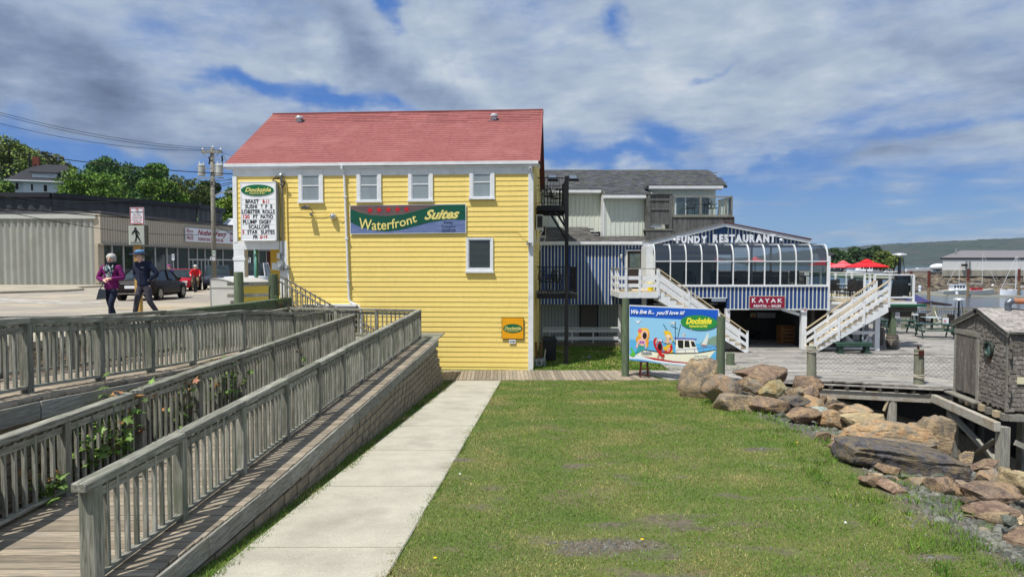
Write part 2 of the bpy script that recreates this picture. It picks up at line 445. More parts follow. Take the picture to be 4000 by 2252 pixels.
def grass_mat():
  m =mk('lawn_soil',srgb(92,106,54),srgb(114,114,66),scale=1.1,rough=.95,bump=.02,bscale=40,bst=(1,1,1),var=.0,tvar=0,c3=srgb(118,108,82),s3=.8,t3=(.58,.68),fine=30)
  t = m.node_tree; N = t.nodes; L = t.links.new
  bs = N['Principled BSDF']; src = bs.inputs['Base Color'].links[0].from_socket
  # dark stones and soil beyond the lawn edge (face attribute), a bare patch in the turf
  a = N.new('ShaderNodeAttribute'); a.attribute_name = 'gravel'
  nz = N.new('ShaderNodeTexVoronoi'); nz.inputs['Scale'].default_value = 22
  ge = N.new('ShaderNodeNewGeometry'); L(ge.outputs['Position'], nz.inputs['Vector'])
  n2 =N.new('ShaderNodeTexNoise');n2.inputs['Scale'].default_value =4;n2.inputs['Detail'].default_value =6;L(ge.outputs['Position'],n2.inputs['Vector'])
  ad =N.new('ShaderNodeMath');ad.operation ='MULTIPLY_ADD';L(n2.outputs['Fac'],ad.inputs[0]);ad.inputs[1].default_value =.9;L(a.outputs['Fac'],ad.inputs[2])
  mr =N.new('ShaderNodeMapRange');L(ad.outputs[0],mr.inputs[0]);mr.inputs[1].default_value =.72;mr.inputs[2].default_value =1.1
  cr =N.new('ShaderNodeValToRGB');L(nz.outputs['Color'],cr.inputs[0]);cr.color_ramp.elements[0].color =(*srgb(78,70,58),1);cr.color_ramp.elements[1].color =(*srgb(122,114,98),1)
  mx =N.new('ShaderNodeMix');mx.data_type ='RGBA';L(mr.outputs[0],mx.inputs[0]);L(src,mx.inputs[6]);L(cr.outputs[0],mx.inputs[7]);L(mx.outputs[2],bs.inputs['Base Color'])
  return m
def gravelness(x, Y):
  g = 1.5*(x-lerp(XB, Y)+.35)
  g =max(g,1.1-1.2*math.hypot((x-1.15)/1.25,(Y-7.5)/.5)+.7*noise.noise((x*2,Y*4,7)))        # bare patch near the camera
  g = max(g, .8-1.0*math.hypot((x-1.9)/1.3, (Y-8.3)/.6)+.6*noise.noise((x*3, Y*5, 3)))
  for (cx,cy,rx,ry) in ((4.6,12.6,.8,.5),(4.5,7.2,.5,.2)): g =max(g,.95-1.3*math.hypot((x-cx)/rx,(Y-cy)/ry)+.5*noise.noise((x*2,Y*4,7)))
  if Y < 12: g = max(g, 1.3*(noise.noise((x*1.5, Y*2.6, 31))-.1))
  return max(0, min(1, g))
def ground():
  xs =np.concatenate([np.arange(-4.2,9,.16),np.arange(9,60,.8),np.arange(60,120,6)]);ys =np.concatenate([np.arange(3.5,27,.16),np.arange(27,60,1.5)])
  V = [];
  for Y in ys:
    for x in xs:
      z = zground(x, Y)+.018*noise.noise((x*1.3, Y*1.3, 0))+.006*noise.noise((x*6, Y*6, 3))
      if -3.4 < x < -.2 and Y < 24: z -= .07 if abs(x-(-2.13+.0555*(Y-6.7))) < .82 else 0
      V.append((x, Y, z))
  nx =len(xs);F =[(j*nx+i,j*nx+i+1,(j+1)*nx+i+1,(j+1)*nx+i) for j in range(len(ys)-1) for i in range(nx-1)]
  o = npmesh('lawn', V, F, [grass_mat()], smooth=True, kind='structure')
  c = np.array([[(V[f[0]][0]+V[f[2]][0])/2, (V[f[0]][1]+V[f[2]][1])/2] for f in F])
  at =o.data.attributes.new('gravel','FLOAT','POINT');at.data.foreach_set('value',np.array([gravelness(v[0],v[1]) for v in V],np.float32))
  # sea bed / far ground plane reaching the horizon
  mb =MB();mb.add([(-6000,-300,-7.2),(6000,-300,-7.2),(6000,7000,-7.2),(-6000,7000,-7.2)],[(0,1,2,3)],flat('seabed',60,62,58,.9));mb.build('ground',kind='structure')
  # the grass just right of the yellow house is part of the lawn grid already
ground()
def bladefield(name, n, xr, yr, hgt, wid, mats, dens, seed, parent=None, label=None):
  rs = np.random.RandomState(seed); x =rs.uniform(*xr,n);Y =yr[0]*(yr[1]/yr[0])**rs.uniform(0,1,n)
  keep = dens(x, Y, rs); x, Y = x[keep], Y[keep]; n = len(x)
  z =np.array([zground(a,b) for a,b in zip(x,Y)])+.018*np.array([noise.noise((a*1.3,b*1.3,0)) for a,b in zip(x,Y)])-.006
  h =hgt*(.45+.9*rs.rand(n));w =wid*(.6+.8*rs.rand(n))*(.6+Y/12);a =rs.uniform(0,2*np.pi,n);le =rs.uniform(.1,1.0,n)*h;la =rs.uniform(0,2*np.pi,n)
  b =np.stack([x,Y,z],1);t =np.stack([np.cos(a)*w/2,np.sin(a)*w/2,np.zeros(n)],1);tip =b+np.stack([np.cos(la)*le,np.sin(la)*le,h],1)
  V = np.stack([b-t, b+t, tip], 1).reshape(-1, 3); F = np.arange(3*n).reshape(-1, 3)
  big = np.array([noise.noise((p*1.1, q*1.1, 5)) for p, q in zip(x, Y)])
  mi = np.where(rs.rand(n)+big*1.15 > .90, 1, np.where(rs.rand(n) > .75, 2, 0))
  return npmesh(name, V, F, mats, mi=mi, tint=rs.rand(n), kind='stuff', parent=parent)
gm =[mk('grass_green',srgb(84,120,42),srgb(108,134,54),scale=.9,rough=.6,var=.0,tvar=0,c3=srgb(70,108,38),s3=.45,spec=.15),mk('grass_straw',srgb(172,160,108),srgb(152,146,88),scale=2,rough=.7,var=0,spec=.1),mk('grass_lime',srgb(122,148,60),srgb(102,134,50),scale=2,rough=.6,var=0,spec=.15)]
for m in gm:
  m.node_tree.nodes['Principled BSDF'].inputs['Subsurface Weight'].default_value = 0
def pathx(Y): return -3.01+.0593*(Y-6.7), -1.25+.0515*(Y-6.7)
def lawn_d(x, Y, rs):
  l, r = zip(*[pathx(q) for q in (0, 1)]); k = .0515
  right =x > (-1.25+.0515*(Y-6.7))-.07+.05*np.sin(Y*5)*np.sin(Y*1.7)+.03*np.sin(Y*23)+.03*np.sin(Y*61)-.07*(rs.rand(len(x))**4);g =np.array([gravelness(a,b) for a,b in zip(x,Y)])
  return right & (rs.rand(len(x)) > g*1.25) & (np.abs(x) < Y*.80+1)
bladefield('grass', 330000, (-1.6, 6.6), (6.0, 23.6), .030, .0075, gm, lawn_d, 3)
def strip_d(x, Y, rs):
  return (x < (-3.01+.0593*(Y-6.7))+.07+.05*np.sin(Y*4)*np.sin(Y*1.3)+.03*np.sin(Y*29)+.08*(rs.rand(len(x))**4)) & (x > -3.42+.04*(Y-6))
bladefield('grass', 60000, (-3.6, -1.8), (6.0, 23.6), .045, .008, gm, strip_d, 4)
def back_d(x, Y, rs): return (Y > 25.9)
bladefield('grass', 30000, (.7, 9.0), (25.8, 33.4), .06, .02, gm, back_d, 5)
# taller tufts at the lawn's edge among the stones
def tuft_d(x, Y, rs):
  xb =np.array([lerp(XB,q) for q in Y]);nn =np.array([noise.noise((a*2.2,b*2.2,9)) for a,b in zip(x,Y)])
  return (np.abs(x-xb) < .9) & (nn > .12)
bladefield('grass', 26000, (4, 7.2), (6.2, 20), .11, .009, gm[:1]+gm[2:]+gm[:1], tuft_d, 8)
# clover-like white specks, dandelions
mb = MB(); sp = flat('clover_white', 230, 232, 220)
for i in range(900):
  Y = 6.6*(2.4)**R.random(); x = R.uniform(pathx(Y)[1]+.05, 5)
  if gravelness(x, Y) > .4 or noise.noise((x*.8, Y*.8, 20)) < -.05: continue
  z = zground(x, Y)+.03; s = R.uniform(.0025, .005)
  mb.add([(x-s,Y,z),(x,Y-s,z),(x+s,Y,z),(x,Y+s,z),(x,Y,z+s*1.4)],[(0,1,4),(1,2,4),(2,3,4),(3,0,4)],sp)
mb.build('clover_flowers', kind='stuff')
def dandelion(u, v, yellow, label):
  Y = 8.0
  for _ in range(40): Y = Y*.5+.5*((zlawn(Y)-CAMZ)/(ray(u, v).z/ray(u, v).y))
  p = WY(u, v, Y); z = zground(p.x, p.y)
  t = thing('dandelion', label, 'flower', (p.x, p.y, z), 'dandelions in the lawn')
  m =MB();m.tube([(p.x,p.y,z),(p.x+.006,p.y,z+.05),(p.x,p.y,z+.085)],.0022,gm[2],5);m.build('stem',t)
  m = MB(); c = Vector((p.x, p.y, z+.088))
  if yellow:
    ym = flat('dandelion_yellow', 250, 208, 20)
    for k in range(16):
      a =k/16*6.283;m.add([c,c+Vector((math.cos(a-.2)*.014,math.sin(a-.2)*.014,.008)),c+Vector((math.cos(a)*.024,math.sin(a)*.024,.004)),c+Vector((math.cos(a+.2)*.014,math.sin(a+.2)*.014,.008))],[(0,1,2,3)],ym)
    m.cyl(c-Vector((0, 0, .006)), c+Vector((0, 0, .008)), .006, .014, ym, 8)
  else:
    wm =flat('seed_head',225,225,215);m.lathe(c-Vector((0,0,.014)),[(.003,0),(.014,.006),(.018,.016),(.013,.027),(.003,.032)],wm,10)
  m.build('flower_head', t, smooth=not yellow)
dandelion(1700, 2210, True, 'yellow dandelion in the near lawn beside the concrete path')
dandelion(3112, 1745, True, 'yellow dandelion below the boulders at the far lawn edge')
dandelion(2508, 2135, True, 'small yellow dandelion by the bare soil patch')
dandelion(1797, 1872, False, 'white dandelion seed head by the right edge of the path')
dandelion(3302, 2068, False, 'white dandelion seed head in the lawn right of the bare patch')
# small flat stones
def stones():
  rs = random.Random(5); V = []; F = []; T = [];
  for i in range(12000):
    Y =6.3*(2.9)**rs.random();xb =lerp(XB,Y);x =xb+rs.gauss(.9,1.0) if rs.random() < .8 else rs.uniform(xb,xb+8)
    bare = rs.random() < .05
    if bare: x = 1.05+rs.gauss(0, .6); Y = 7.6+rs.gauss(0, .2)
    g = gravelness(x, Y)
    if rs.random() > g+.05: continue
    s =rs.uniform(.018,.055)*(1 if rs.random() < .9 else 1.9)*(.35 if bare or g < .75 else 1);z =zground(x,Y)
    n =rs.choice((5,6));a0 =rs.random()*6;h =s*rs.uniform(.25,.6);b =len(V);tl =(rs.uniform(-.35,.35),rs.uniform(-.35,.35))
    for k in range(n):
      a =a0+k/n*6.283;r =s*rs.uniform(.7,1.15);dx,dy =math.cos(a)*r,math.sin(a)*r*.75;V.append((x+dx,Y+dy,z-.01+tl[0]*dx+tl[1]*dy))
    for k in range(n):
      vx,vy,vz =V[b+k];q =rs.uniform(.55,.8);dx,dy =(vx-x)*q,(vy-Y)*q;V.append((x+dx,Y+dy,z+h+tl[0]*dx+tl[1]*dy))
    V.append((x, Y, z+h*1.15)); t = rs.random()
    for k in range(n):
      k2 =(k+1) % n;F += [(b+k,b+k2,b+n+k2),(b+k,b+n+k2,b+n+k),(b+n+k,b+n+k2,b+2*n)];T += [t]*3
  return npmesh('gravel',V,F,[mk('slate_gravel',srgb(132,132,122),srgb(98,100,94),scale=3,rough=.85,var=.35,c3=srgb(150,136,116),s3=6,t3=(.6,.7),spec=.3)],tint=T,kind='stuff')
stones()
# ---- concrete footpath: slabs with tooled joints ----
pth = thing('concrete_path', None, None, (-1.6, 15, .6)); tag(pth, kind='structure')
cm =mk('path_concrete',srgb(184,179,163),srgb(170,165,150),scale=2.2,rough=.9,bump=.0015,bscale=60,var=.025,c3=srgb(152,147,133),s3=.8,t3=(.52,.78),fine=90)
js = [4.6, 7.48, 10.0, 12.45, 14.9, 17.3, 19.6, 21.6, 23.62]
for a, b in zip(js, js[1:]):
  a2, b2 = a+.003,b-.003;(l0,r0),(l1,r1) =pathx(a2),pathx(b2);z0,z1 =zlawn(a2)+.012,zlawn(b2)+.012
  l0 -= .12*(a < 9)*0; m = MB(); n = 5; q = [(l0, a2, z0), (r0, a2, z0), (r1, b2, z1), (l1,b2,z1)]
  m.slab([(l0+.01, a2+.01, z0), (r0-.01, a2+.01,z0),(r1-.01,b2-.01,z1),(l1+.01,b2-.01,z1)],.12,cm)
  m.slab([(l0,a2,z0-.008),(r0,a2,z0-.008),(r1,b2,z1-.008),(l1,b2,z1-.008)],.12,cm);m.build('slab',pth)
# ---- boardwalk between lawn and yellow house: planks run away from the viewer ----
bw = thing('boardwalk', None, None, (2, 24.6, .1)); tag(bw, kind='structure')
x = -2.5; k = 0; its = []
while x < 5.2:
  sk = .02+max(0, (x-3.0))*.09; z = .105+R.uniform(-.006, .006); y1 = 25.75+R.uniform(-.03, .04)
  its.append((beamM((x,23.68+R.uniform(-.03,.03),z),(x-sk*2,y1,z+.01),.125,.04),wood('deck','Y')));x += .138
pieces('plank', its, bw)
its = [];
for i in range(34):   # slanting boards where the walk turns onto the wharf
  x0 =5.25+i*.15;its.append((beamM((x0+.35,23.7-.0*i,.11),(x0-.55-.01*i,25.75,.112),.128,.04),wood('wharf','Y')))
pieces('plank', its, bw)
# ---- wharf deck ----
wf = thing('wharf_deck', None, None, (18, 30, .1)); tag(wf, kind='structure')
DZ = .15
def edgeY(x): return lerp([(5,25.85),(8.6,25.85),(8.61,23.55),(10.6,23.5),(14.25,21.95),(14.26,21.4),(60,21.4)],x)
near, far = [], MB(); Yr = 21.5; rr = random.Random(11)
while Yr < 46:
  x = 6.0 if Yr > 25.85 else 8.7;
  while x < 34:
    L = rr.uniform(3.2, 5.2); x1 = min(x+L, 34); xa = x
    if Yr < 23.55:   # clip at the slanting edge
      e = [q for q in np.arange(8.7, 14.3, .05) if edgeY(q) <= Yr-.03]
      if not e: break
      xa = max(x, e[0]+rr.uniform(-.03, .03))
    if xa < x1-.2:
      z = DZ-.03+rr.uniform(-.006, .004); M = beamM((xa+.003, Yr, z), (x1-.003,Yr,z),.137,.05)
      if Yr < 27.5 and x < 17: near.append((M, wood('wharf', 'X')))
      else: far.add([M @ p for p in UB_V], UB_F, wood('wharf', 'X'), rr.random())
    x += L
  Yr += .142
pieces('plank', near, wf, 295)
far.build('plank_field', wf, kind='stuff')
# edge beam, joist ends, piles of the wharf
E0,E1 =Vector((8.7,23.8,0)),Vector((14.4,22.15,0));ed =(E1-E0).normalized();nb =Vector((-ed.y,ed.x,0))
wbeam('edge_board', E0+Vector((0, 0, .075))-nb*.16, E1+Vector((0,0,.075))-nb*.16,.05,.05,'wharf',wf)
wbeam('header_beam',E0+Vector((0,0,-.27))+nb*.06,E1+Vector((.0,0,-.27))+nb*.06,.2,.27,'beam',wf,chamfer=.01)
for i in range(12):
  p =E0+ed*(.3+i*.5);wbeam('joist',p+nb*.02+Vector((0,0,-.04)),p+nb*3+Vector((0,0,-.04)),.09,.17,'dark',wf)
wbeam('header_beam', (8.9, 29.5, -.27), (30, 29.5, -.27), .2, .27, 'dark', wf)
for (px, py) in ((12.75, 22.75), (9.5, 23.85), (16.5,24.5),(11.5,27.5),(15,28.5),(19,27.5),(23,28)):
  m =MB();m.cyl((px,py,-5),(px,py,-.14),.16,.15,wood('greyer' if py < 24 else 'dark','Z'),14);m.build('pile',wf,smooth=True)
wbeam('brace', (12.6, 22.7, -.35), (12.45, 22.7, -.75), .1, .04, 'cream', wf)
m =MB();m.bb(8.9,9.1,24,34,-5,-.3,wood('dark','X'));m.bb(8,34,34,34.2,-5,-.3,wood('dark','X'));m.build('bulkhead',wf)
# fascia of earth bank under the boardwalk end
# ---- street ----
asph =mk('asphalt',srgb(158,150,138),srgb(140,134,126),scale=1.2,rough=.95,bump=.003,bscale=60,var=0,tvar=0,c3=srgb(176,164,144),s3=.35,t3=(.45,.6),fine=25)
def street():
  ys = list(np.arange(2, 60, 1.5))+list(np.arange(60, 160, 8)); V = []; nx = 0
  xs_ = [-75, -60, -45, -35, -30, -25, -20, -16, -13, -11.6, -10.6, -9.6, -8.75]
  for Y in ys:
    for x in xs_:
      if Y > 26 and x > -11.6: x = -11.6
      V.append((x, Y, zstreet(Y)))
  nx =len(xs_);F =[(j*nx+i,j*nx+i+1,(j+1)*nx+i+1,(j+1)*nx+i) for j in range(len(ys)-1) for i in range(nx-1)]
  F = [f for f in F if not (V[f[0]][0] == V[f[1]][0])]
  npmesh('street', V, F, [asph], smooth=True, kind='structure')
  con =mk('pavement_concrete',srgb(178,168,148),srgb(160,152,136),scale=1.4,rough=.95,bump=.003,var=.03,c3=srgb(140,134,120),s3=.5)
  # far kerbed pavement before the corrugated building
  P =[(-75,38.5),(-31.2,40.2),(-29.2,44.5),(-29.6,47.2),(-33.2,52),(-32.0,82),(-34,82),(-35.3,58),(-75,58)]
  m =MB();n =len(P);m.add([(x,y,zstreet(y)+.13) for x,y in P]+[(x,y,zstreet(y)-.1) for x,y in P],[tuple(range(n))]+[(i,n+i,n+(i+1) % n,(i+1) % n) for i in range(n)],con);m.build('far_pavement',kind='structure')
  # near pavement in front of the yellow house and along the bank
  m = MB(); yy = list(np.arange(3, 27.5, 1.0))
  V = [];
  for y in yy: V += [(-11.3,y,zstreet(y)+.006),(-8.72,y,zstreet(y)+.006),(-8.72,y,zstreet(y)-.35),(-11.3,y,zstreet(y)-.06)]
  F = []
  for j in range(len(yy)-1):
    for k in (0, 1, 3): F.append((4*j+k, 4*j+(k+1) % 4, 4*j+4+(k+1) % 4, 4*j+4+k))
  m.add(V, F, con); m.build('near_pavement', kind='structure')
  wp =mk('road_paint',srgb(232,230,224),srgb(206,202,194),scale=9,rough=.8,var=.02);yp =flat('yellow_paint',214,176,66,.8)
  t = thing('road_markings', None, None, (-18, 28, 2.5)); tag(t, kind='structure')
  def stripe(a, b, w, mt):
    a,b =Vector((*a,0)),Vector((*b,0));d =(b-a).normalized();s =Vector((-d.y,d.x,0))*w/2;m =MB();n =max(1,int((b-a).length/1.4))
    for i in range(n):
      p, q = a+(b-a)*i/n, a+(b-a)*(i+1)/n
      m.add([(w_.x, w_.y, zstreet(w_.y)+.012) for w_ in (p-s, q-s, q+s, p+s)], [(0,1,2,3)],mt)
    m.build('stripe', t)
  o = Vector((-18.2, 27.6)); d = Vector((-.87, .49)); n2 = Vector((.42, .91))
  for k in (0, 1): stripe(o+n2*2.0*k, o+n2*2.0*k+d*14, .18, wp)
  for k in range(8): a = o+d*(.5+k*1.6); stripe(a, a+n2*2.0, .5, wp)
  stripe((-17.6,26.7),(-13.6,27.6),.16,wp);stripe((-13.0,22.4),(-12.2,24.6),.14,yp);stripe((-12.4,23.4),(-9.6,24.2),.12,yp);stripe((-12.6,20.7),(-10.4,21.2),.22,wp)
  stripe((-22, 46), (-22, 80), .12, yp)
street()
# ---- water ----
wm =mk('harbour_water',srgb(70,92,118),srgb(60,84,110),scale=.05,rough=.06,var=0,tvar=0,bump=.12,bscale=.35,bst=(1,2.2,1),spec=.6,c3=srgb(84,88,84),s3=.02,t3=(.5,.6))
m =MB();m.add([(9,34,WATER_Z),(4300,34,WATER_Z),(4300,3400,WATER_Z),(-2000,3400,WATER_Z),(-2000,120,WATER_Z),(9,120,WATER_Z)],[(0,1,2,3,4,5)],wm);m.build('water',kind='structure')
# mud flats and sand bars showing between the water
mud = mk('wet_mud', srgb(84, 78, 74), srgb(64, 60, 60), scale=.3, rough=.5, var=.05)
for (cx, cy, rx, ry) in ((47, 96, 26, 1.7), (62, 116, 30, 1.6), (88, 103, 20, 1.1), (75,84,16,1.0)):
  m =MB();n =26;V =[(cx,cy,WATER_Z+.16)]+[(cx+rx*math.cos(k/n*6.283)*R.uniform(.85,1.1),cy+ry*math.sin(k/n*6.283)*R.uniform(.7,1.3),WATER_Z-.02) for k in range(n)]
  m.add(V, [(0, 1+k, 1+(k+1) % n) for k in range(n)], mud); m.build('mud_bar', kind='structure')
# ---- land across the marina with its rock bank ----
def farland():
  rk =mk('bank_rocks',srgb(138,120,98),srgb(84,78,70),scale=.5,rough=.95,var=.1,tvar=.3,c3=srgb(58,56,56),s3=.22,t3=(.45,.6),bump=.4,bscale=.9,det=8)
  V =[];F =[];xs =np.arange(40,330,2.2);prof =[(0,-5.2),(4,-3.9),(9,-2.9),(13,-2.6),(17,-1.8),(24,-.9),(30,-.1),(34,.15),(70,.2),(160,.2),(230,-6)]
  for x in xs:
    off = 3*noise.noise((x*.03, 1, 0))-.02*(x-100)
    for i,(d,z) in enumerate(prof): V.append((x,200+off+d+(0 if i > 7 else 1.5*noise.noise((x*.2,i,3))),z+(.9*noise.noise((x*.35,d*.4,8)) if 0 < i < 7 else 0)))
  n = len(prof); nx = len(xs)
  F = [(a*n+b, (a+1)*n+b, (a+1)*n+b+1, a*n+b+1) for a in range(nx-1) for b in range(n-1)]
  npmesh('far_shore', V, F, [rk], kind='structure')
  # boulders of the bank, past counting
  rs = random.Random(3); VV = []; FF = []; T = []
  ico =bpy.data.meshes.new('i');import bmesh;bm =bmesh.new();bmesh.ops.create_icosphere(bm,subdivisions=1,radius=1);iv =[tuple(v.co) for v in bm.verts];fi =[tuple(l.index for l in f.verts) for f in bm.faces];bm.free()
  for k in range(3800):
    x =rs.uniform(48,190);d =rs.choice((rs.uniform(0,12),rs.uniform(14,30)));off =3*noise.noise((x*.03,1,0))-.02*(x-100)
    z =np.interp(d,[p[0] for p in prof],[p[1] for p in prof]);s =rs.uniform(.25,.8);b =len(VV);t =rs.random()
    for q in iv: VV.append((x+q[0]*s*rs.uniform(.9,1.7),200+off+d+q[1]*s,z+.1+q[2]*s*rs.uniform(.4,.8)))
    FF += [tuple(b+i for i in f) for f in fi]; T += [t]*len(fi)
  npmesh('bank_boulders',VV,FF,[mk('bank_boulder',srgb(128,116,98),srgb(74,70,66),scale=.4,rough=.95,tvar=.5,c3=srgb(60,60,60),s3=.2)],tint=T,kind='stuff')
farland()
# ---- hills: wooded ridge across the bay, and the town hill at the left ----
def hill(name, x0, x1, nx, y0, y1, ny, hf, mat, rough_amp):
  V = []
  for j in range(ny):
    for i in range(nx):
      x =x0+(x1-x0)*i/(nx-1);Y =y0+(y1-y0)*j/(ny-1);V.append((x,Y,hf(x,(Y-y0)/(y1-y0))+rough_amp*(noise.noise((x*.02,Y*.02,1))+.6*noise.noise((x*.06,Y*.06,4)))*min(1,j*.4)))
  F = [(j*nx+i, j*nx+i+1, (j+1)*nx+i+1, (j+1)*nx+i) for j in range(ny-1) for i in range(nx-1)]
  return npmesh(name, V, F, [mat], kind='structure')
fm =mk('far_forest',srgb(54,70,52),srgb(28,42,38),scale=.02,rough=1,var=0,tvar=0,c3=srgb(60,62,58),s3=.004,t3=(.5,.6),bump=6,bscale=.04,det=9)
def ridge(x, t):
  top =lerp([(-3000,60),(300,45),(1000,18),(1150,28),(1300,55),(1750,88),(2100,105),(2500,118),(4000,120)],x)
  return -6+(top+6)*math.sin(min(1, t*1.5)*math.pi/2)
hill('far_hills', 800, 4200, 340, 2300, 3300, 60, ridge, fm, 8)
tm = mk('town_hill_grass', srgb(70, 92, 44), srgb(54, 76, 38), scale=.1, rough=1, var=0)
hill('town_hill',-220,-10,60,88,260,30,lambda x,t: 2+18*min(1,t*2.2)*min(1,max(0,(-x-25)/70)),tm,1.2)
# ================= timber ramp: two runs, railings, retaining wall =================
def xA(Y): return -3.65+.0310*(Y-7.43)
def wl(Y): return lerp([(3, .32), (6, .38), (7, .46), (8.4, .54), (26, .66)], Y)
def zR1(Y): return 1.37+.0165*(Y-7.43)
def xB(Y): return xA(Y)-1.80
ZR2 = [(4, 2.74), (6.5, 2.62), (8.7,2.53),(12.9,2.22),(15.7,2.13),(20.8,1.70),(22.6,1.62),(25,1.62)]
def zR2(Y): return lerp(ZR2, Y)
XC, XD = -6.25, -8.05
def railing(label,pts,parts_kind='grey',step=.155,cap_w=.14,outer=None,posts=None,near=1e9,skip_first=False):
  """pts: list of (x, y, z of deck) at the posts"""
  c = pts[len(pts)//2];t =thing('ramp_railing',label,'railing',c,'weathered railings of the ramp')
  H = .98; bals = []
  for i, p in enumerate(pts):
    p = Vector(p); w = .14 if (i == 0 and not skip_first) else .115
    wbeam('post', p+Vector((0, 0, -.12)), p+Vector((0, 0, H-.08)), w, w, 'grey', t,chamfer=.008)
  for i, (a, b) in enumerate(zip(pts, pts[1:])):
    a, b = Vector(a), Vector(b); d = (b-a).normalized(); s = Vector((d.y, -d.x, 0)).normalized()
    e0 =d*(.16 if i == 0 and not skip_first else 0);z =Vector((0,0,1));j =R.uniform(-.006,.006)*z
    wbeam('cap_rail', a-e0+z*(H-.04)+j, b+z*(H-.04)+j-d*.004, cap_w, .08, 'grey',t,chamfer=.008)
    wbeam('sub_rail', a+d*.06+z*(H-.165), b-d*.06+z*(H-.165), .036, .08, 'grey', t)
    wbeam('bottom_rail', a+d*.06+z*.075, b-d*.06+z*.075, .085, .038, 'grey', t)
    L = (b-a).length; n = max(1, int(round((L-.12)/step))-1)
    for k in range(n):
      q =a+(b-a)*((.06+(L-.12)*(k+1)/(n+1))/L)+s*R.uniform(-.004,.004);lean =d*R.uniform(-.012,.012)
      bals.append((beamM(q+z*.095,q+lean+z*(H-.11),.038,.038,up=(d.x,d.y,d.z)),wood('grey','Z')))
  pieces('baluster', bals, t, 290)
  return t
YA = [5.92, 7.43, 9.0, 10.6, 12.2, 13.8, 15.4, 17.0, 18.6, 20.2, 21.7, 23.25]
railing('long outer grey timber railing beside the footpath, with the thick end post nearest the viewer',[(xA(y),y,zR1(y)) for y in YA])
YB_ = [3.9, 5.3, 6.75, 8.2, 9.8, 11.5, 13.2, 14.8, 16.4, 18.0, 19.7, 21.5]
railing('middle grey timber railing on the planted side of the lower ramp, maple leaves poking through',[(xB(y),y,zR1(y)) for y in YB_],skip_first=True)
YC = [5.6, 7.15, 8.75, 10.3, 11.75, 13.3, 15.75, 17.6, 19.4, 21.2, 22.6]
railing('upper ramp railing facing the planter, its cap running level across the left of the photo',[(XC,y,zR2(y)) for y in YC],skip_first=True)
railing('upper ramp railing on the street side, below the walking couple',[(XD,y,zR2(y)) for y in [5.6,7.3,9.0,10.7,12.4,14.0,15.75,17.6,19.4,21.2,23.0,24.4]],skip_first=True)
railing('short end railing of the ramp landing in front of the yellow wall',[(x,23.3+(-3.16-x)*.22,1.63) for x in (-4.7,-6.2,-7.9)],skip_first=True)
railing('short corner railing closing the lower ramp landing',[(xA(23.25)-.02,23.3,1.63),(-4.7,23.62,1.63)],skip_first=True)
# decks
rd =thing('timber_ramp','grey plank ramp of two runs climbing from the footpath to the street','ramp',(-4.5,14,1.2))
its = []; Y = 3.6; i = 0
while Y < 24.9:
  z = zR1(Y)-.02+R.uniform(-.004, .004); xl = xB(Y)-.12; xr = xA(Y)+wl(Y)+R.uniform(-.004, .004)
  if Y > 21.6: xl = -8.2
  if Y > 23.2: xr = xA(Y)+wl(Y)
  its.append((beamM((xl,Y,z),(xr,Y,z),.138,.038),wood('deck' if Y < 22 else 'grey','X')));Y += .144
n1 = len(its); Y = 3.6
while Y < 21.5:
  z =zR2(Y)-.02+R.uniform(-.003,.003);its.append((beamM((XD-.1,Y,z),(XC+.42+R.uniform(-.02,.02),Y,z),.138,.038),wood('deck','X')));Y += .144
pieces('deck_plank', its[:n1]+its[n1:], rd, 296)
# fascia boards of the ledge
ys = [4.2, 7.0, 9.2, 12.4, 15.6, 18.6, 22.95]
for k, (a, b) in enumerate(zip(ys, ys[1:])):
  o =.022+.006*(k % 2);wbeam('fascia_board',(xA(a)+wl(a)+o,a+.02,zR1(a)-.125),(xA(b)+wl(b)+o,b+.03,zR1(b)-.125),.038,.22,'greyer',rd,chamfer=.004)
wbeam('fascia_board',(xA(22.95)+.63,22.98,zR1(23)-.14),(xA(24)+.4,25.0,zR1(23)-.14),.04,.2,'greyer',rd)
ys = [5, 8.3, 11.6, 15.8, 21.4]
for a, b in zip(ys, ys[1:]):
  wbeam('fascia_board',(XC+.46,a+.02,zR2(a)-.15),(XC+.46,b-.01,zR2(b)-.15),.04,.22,'greyer',rd,chamfer=.004)
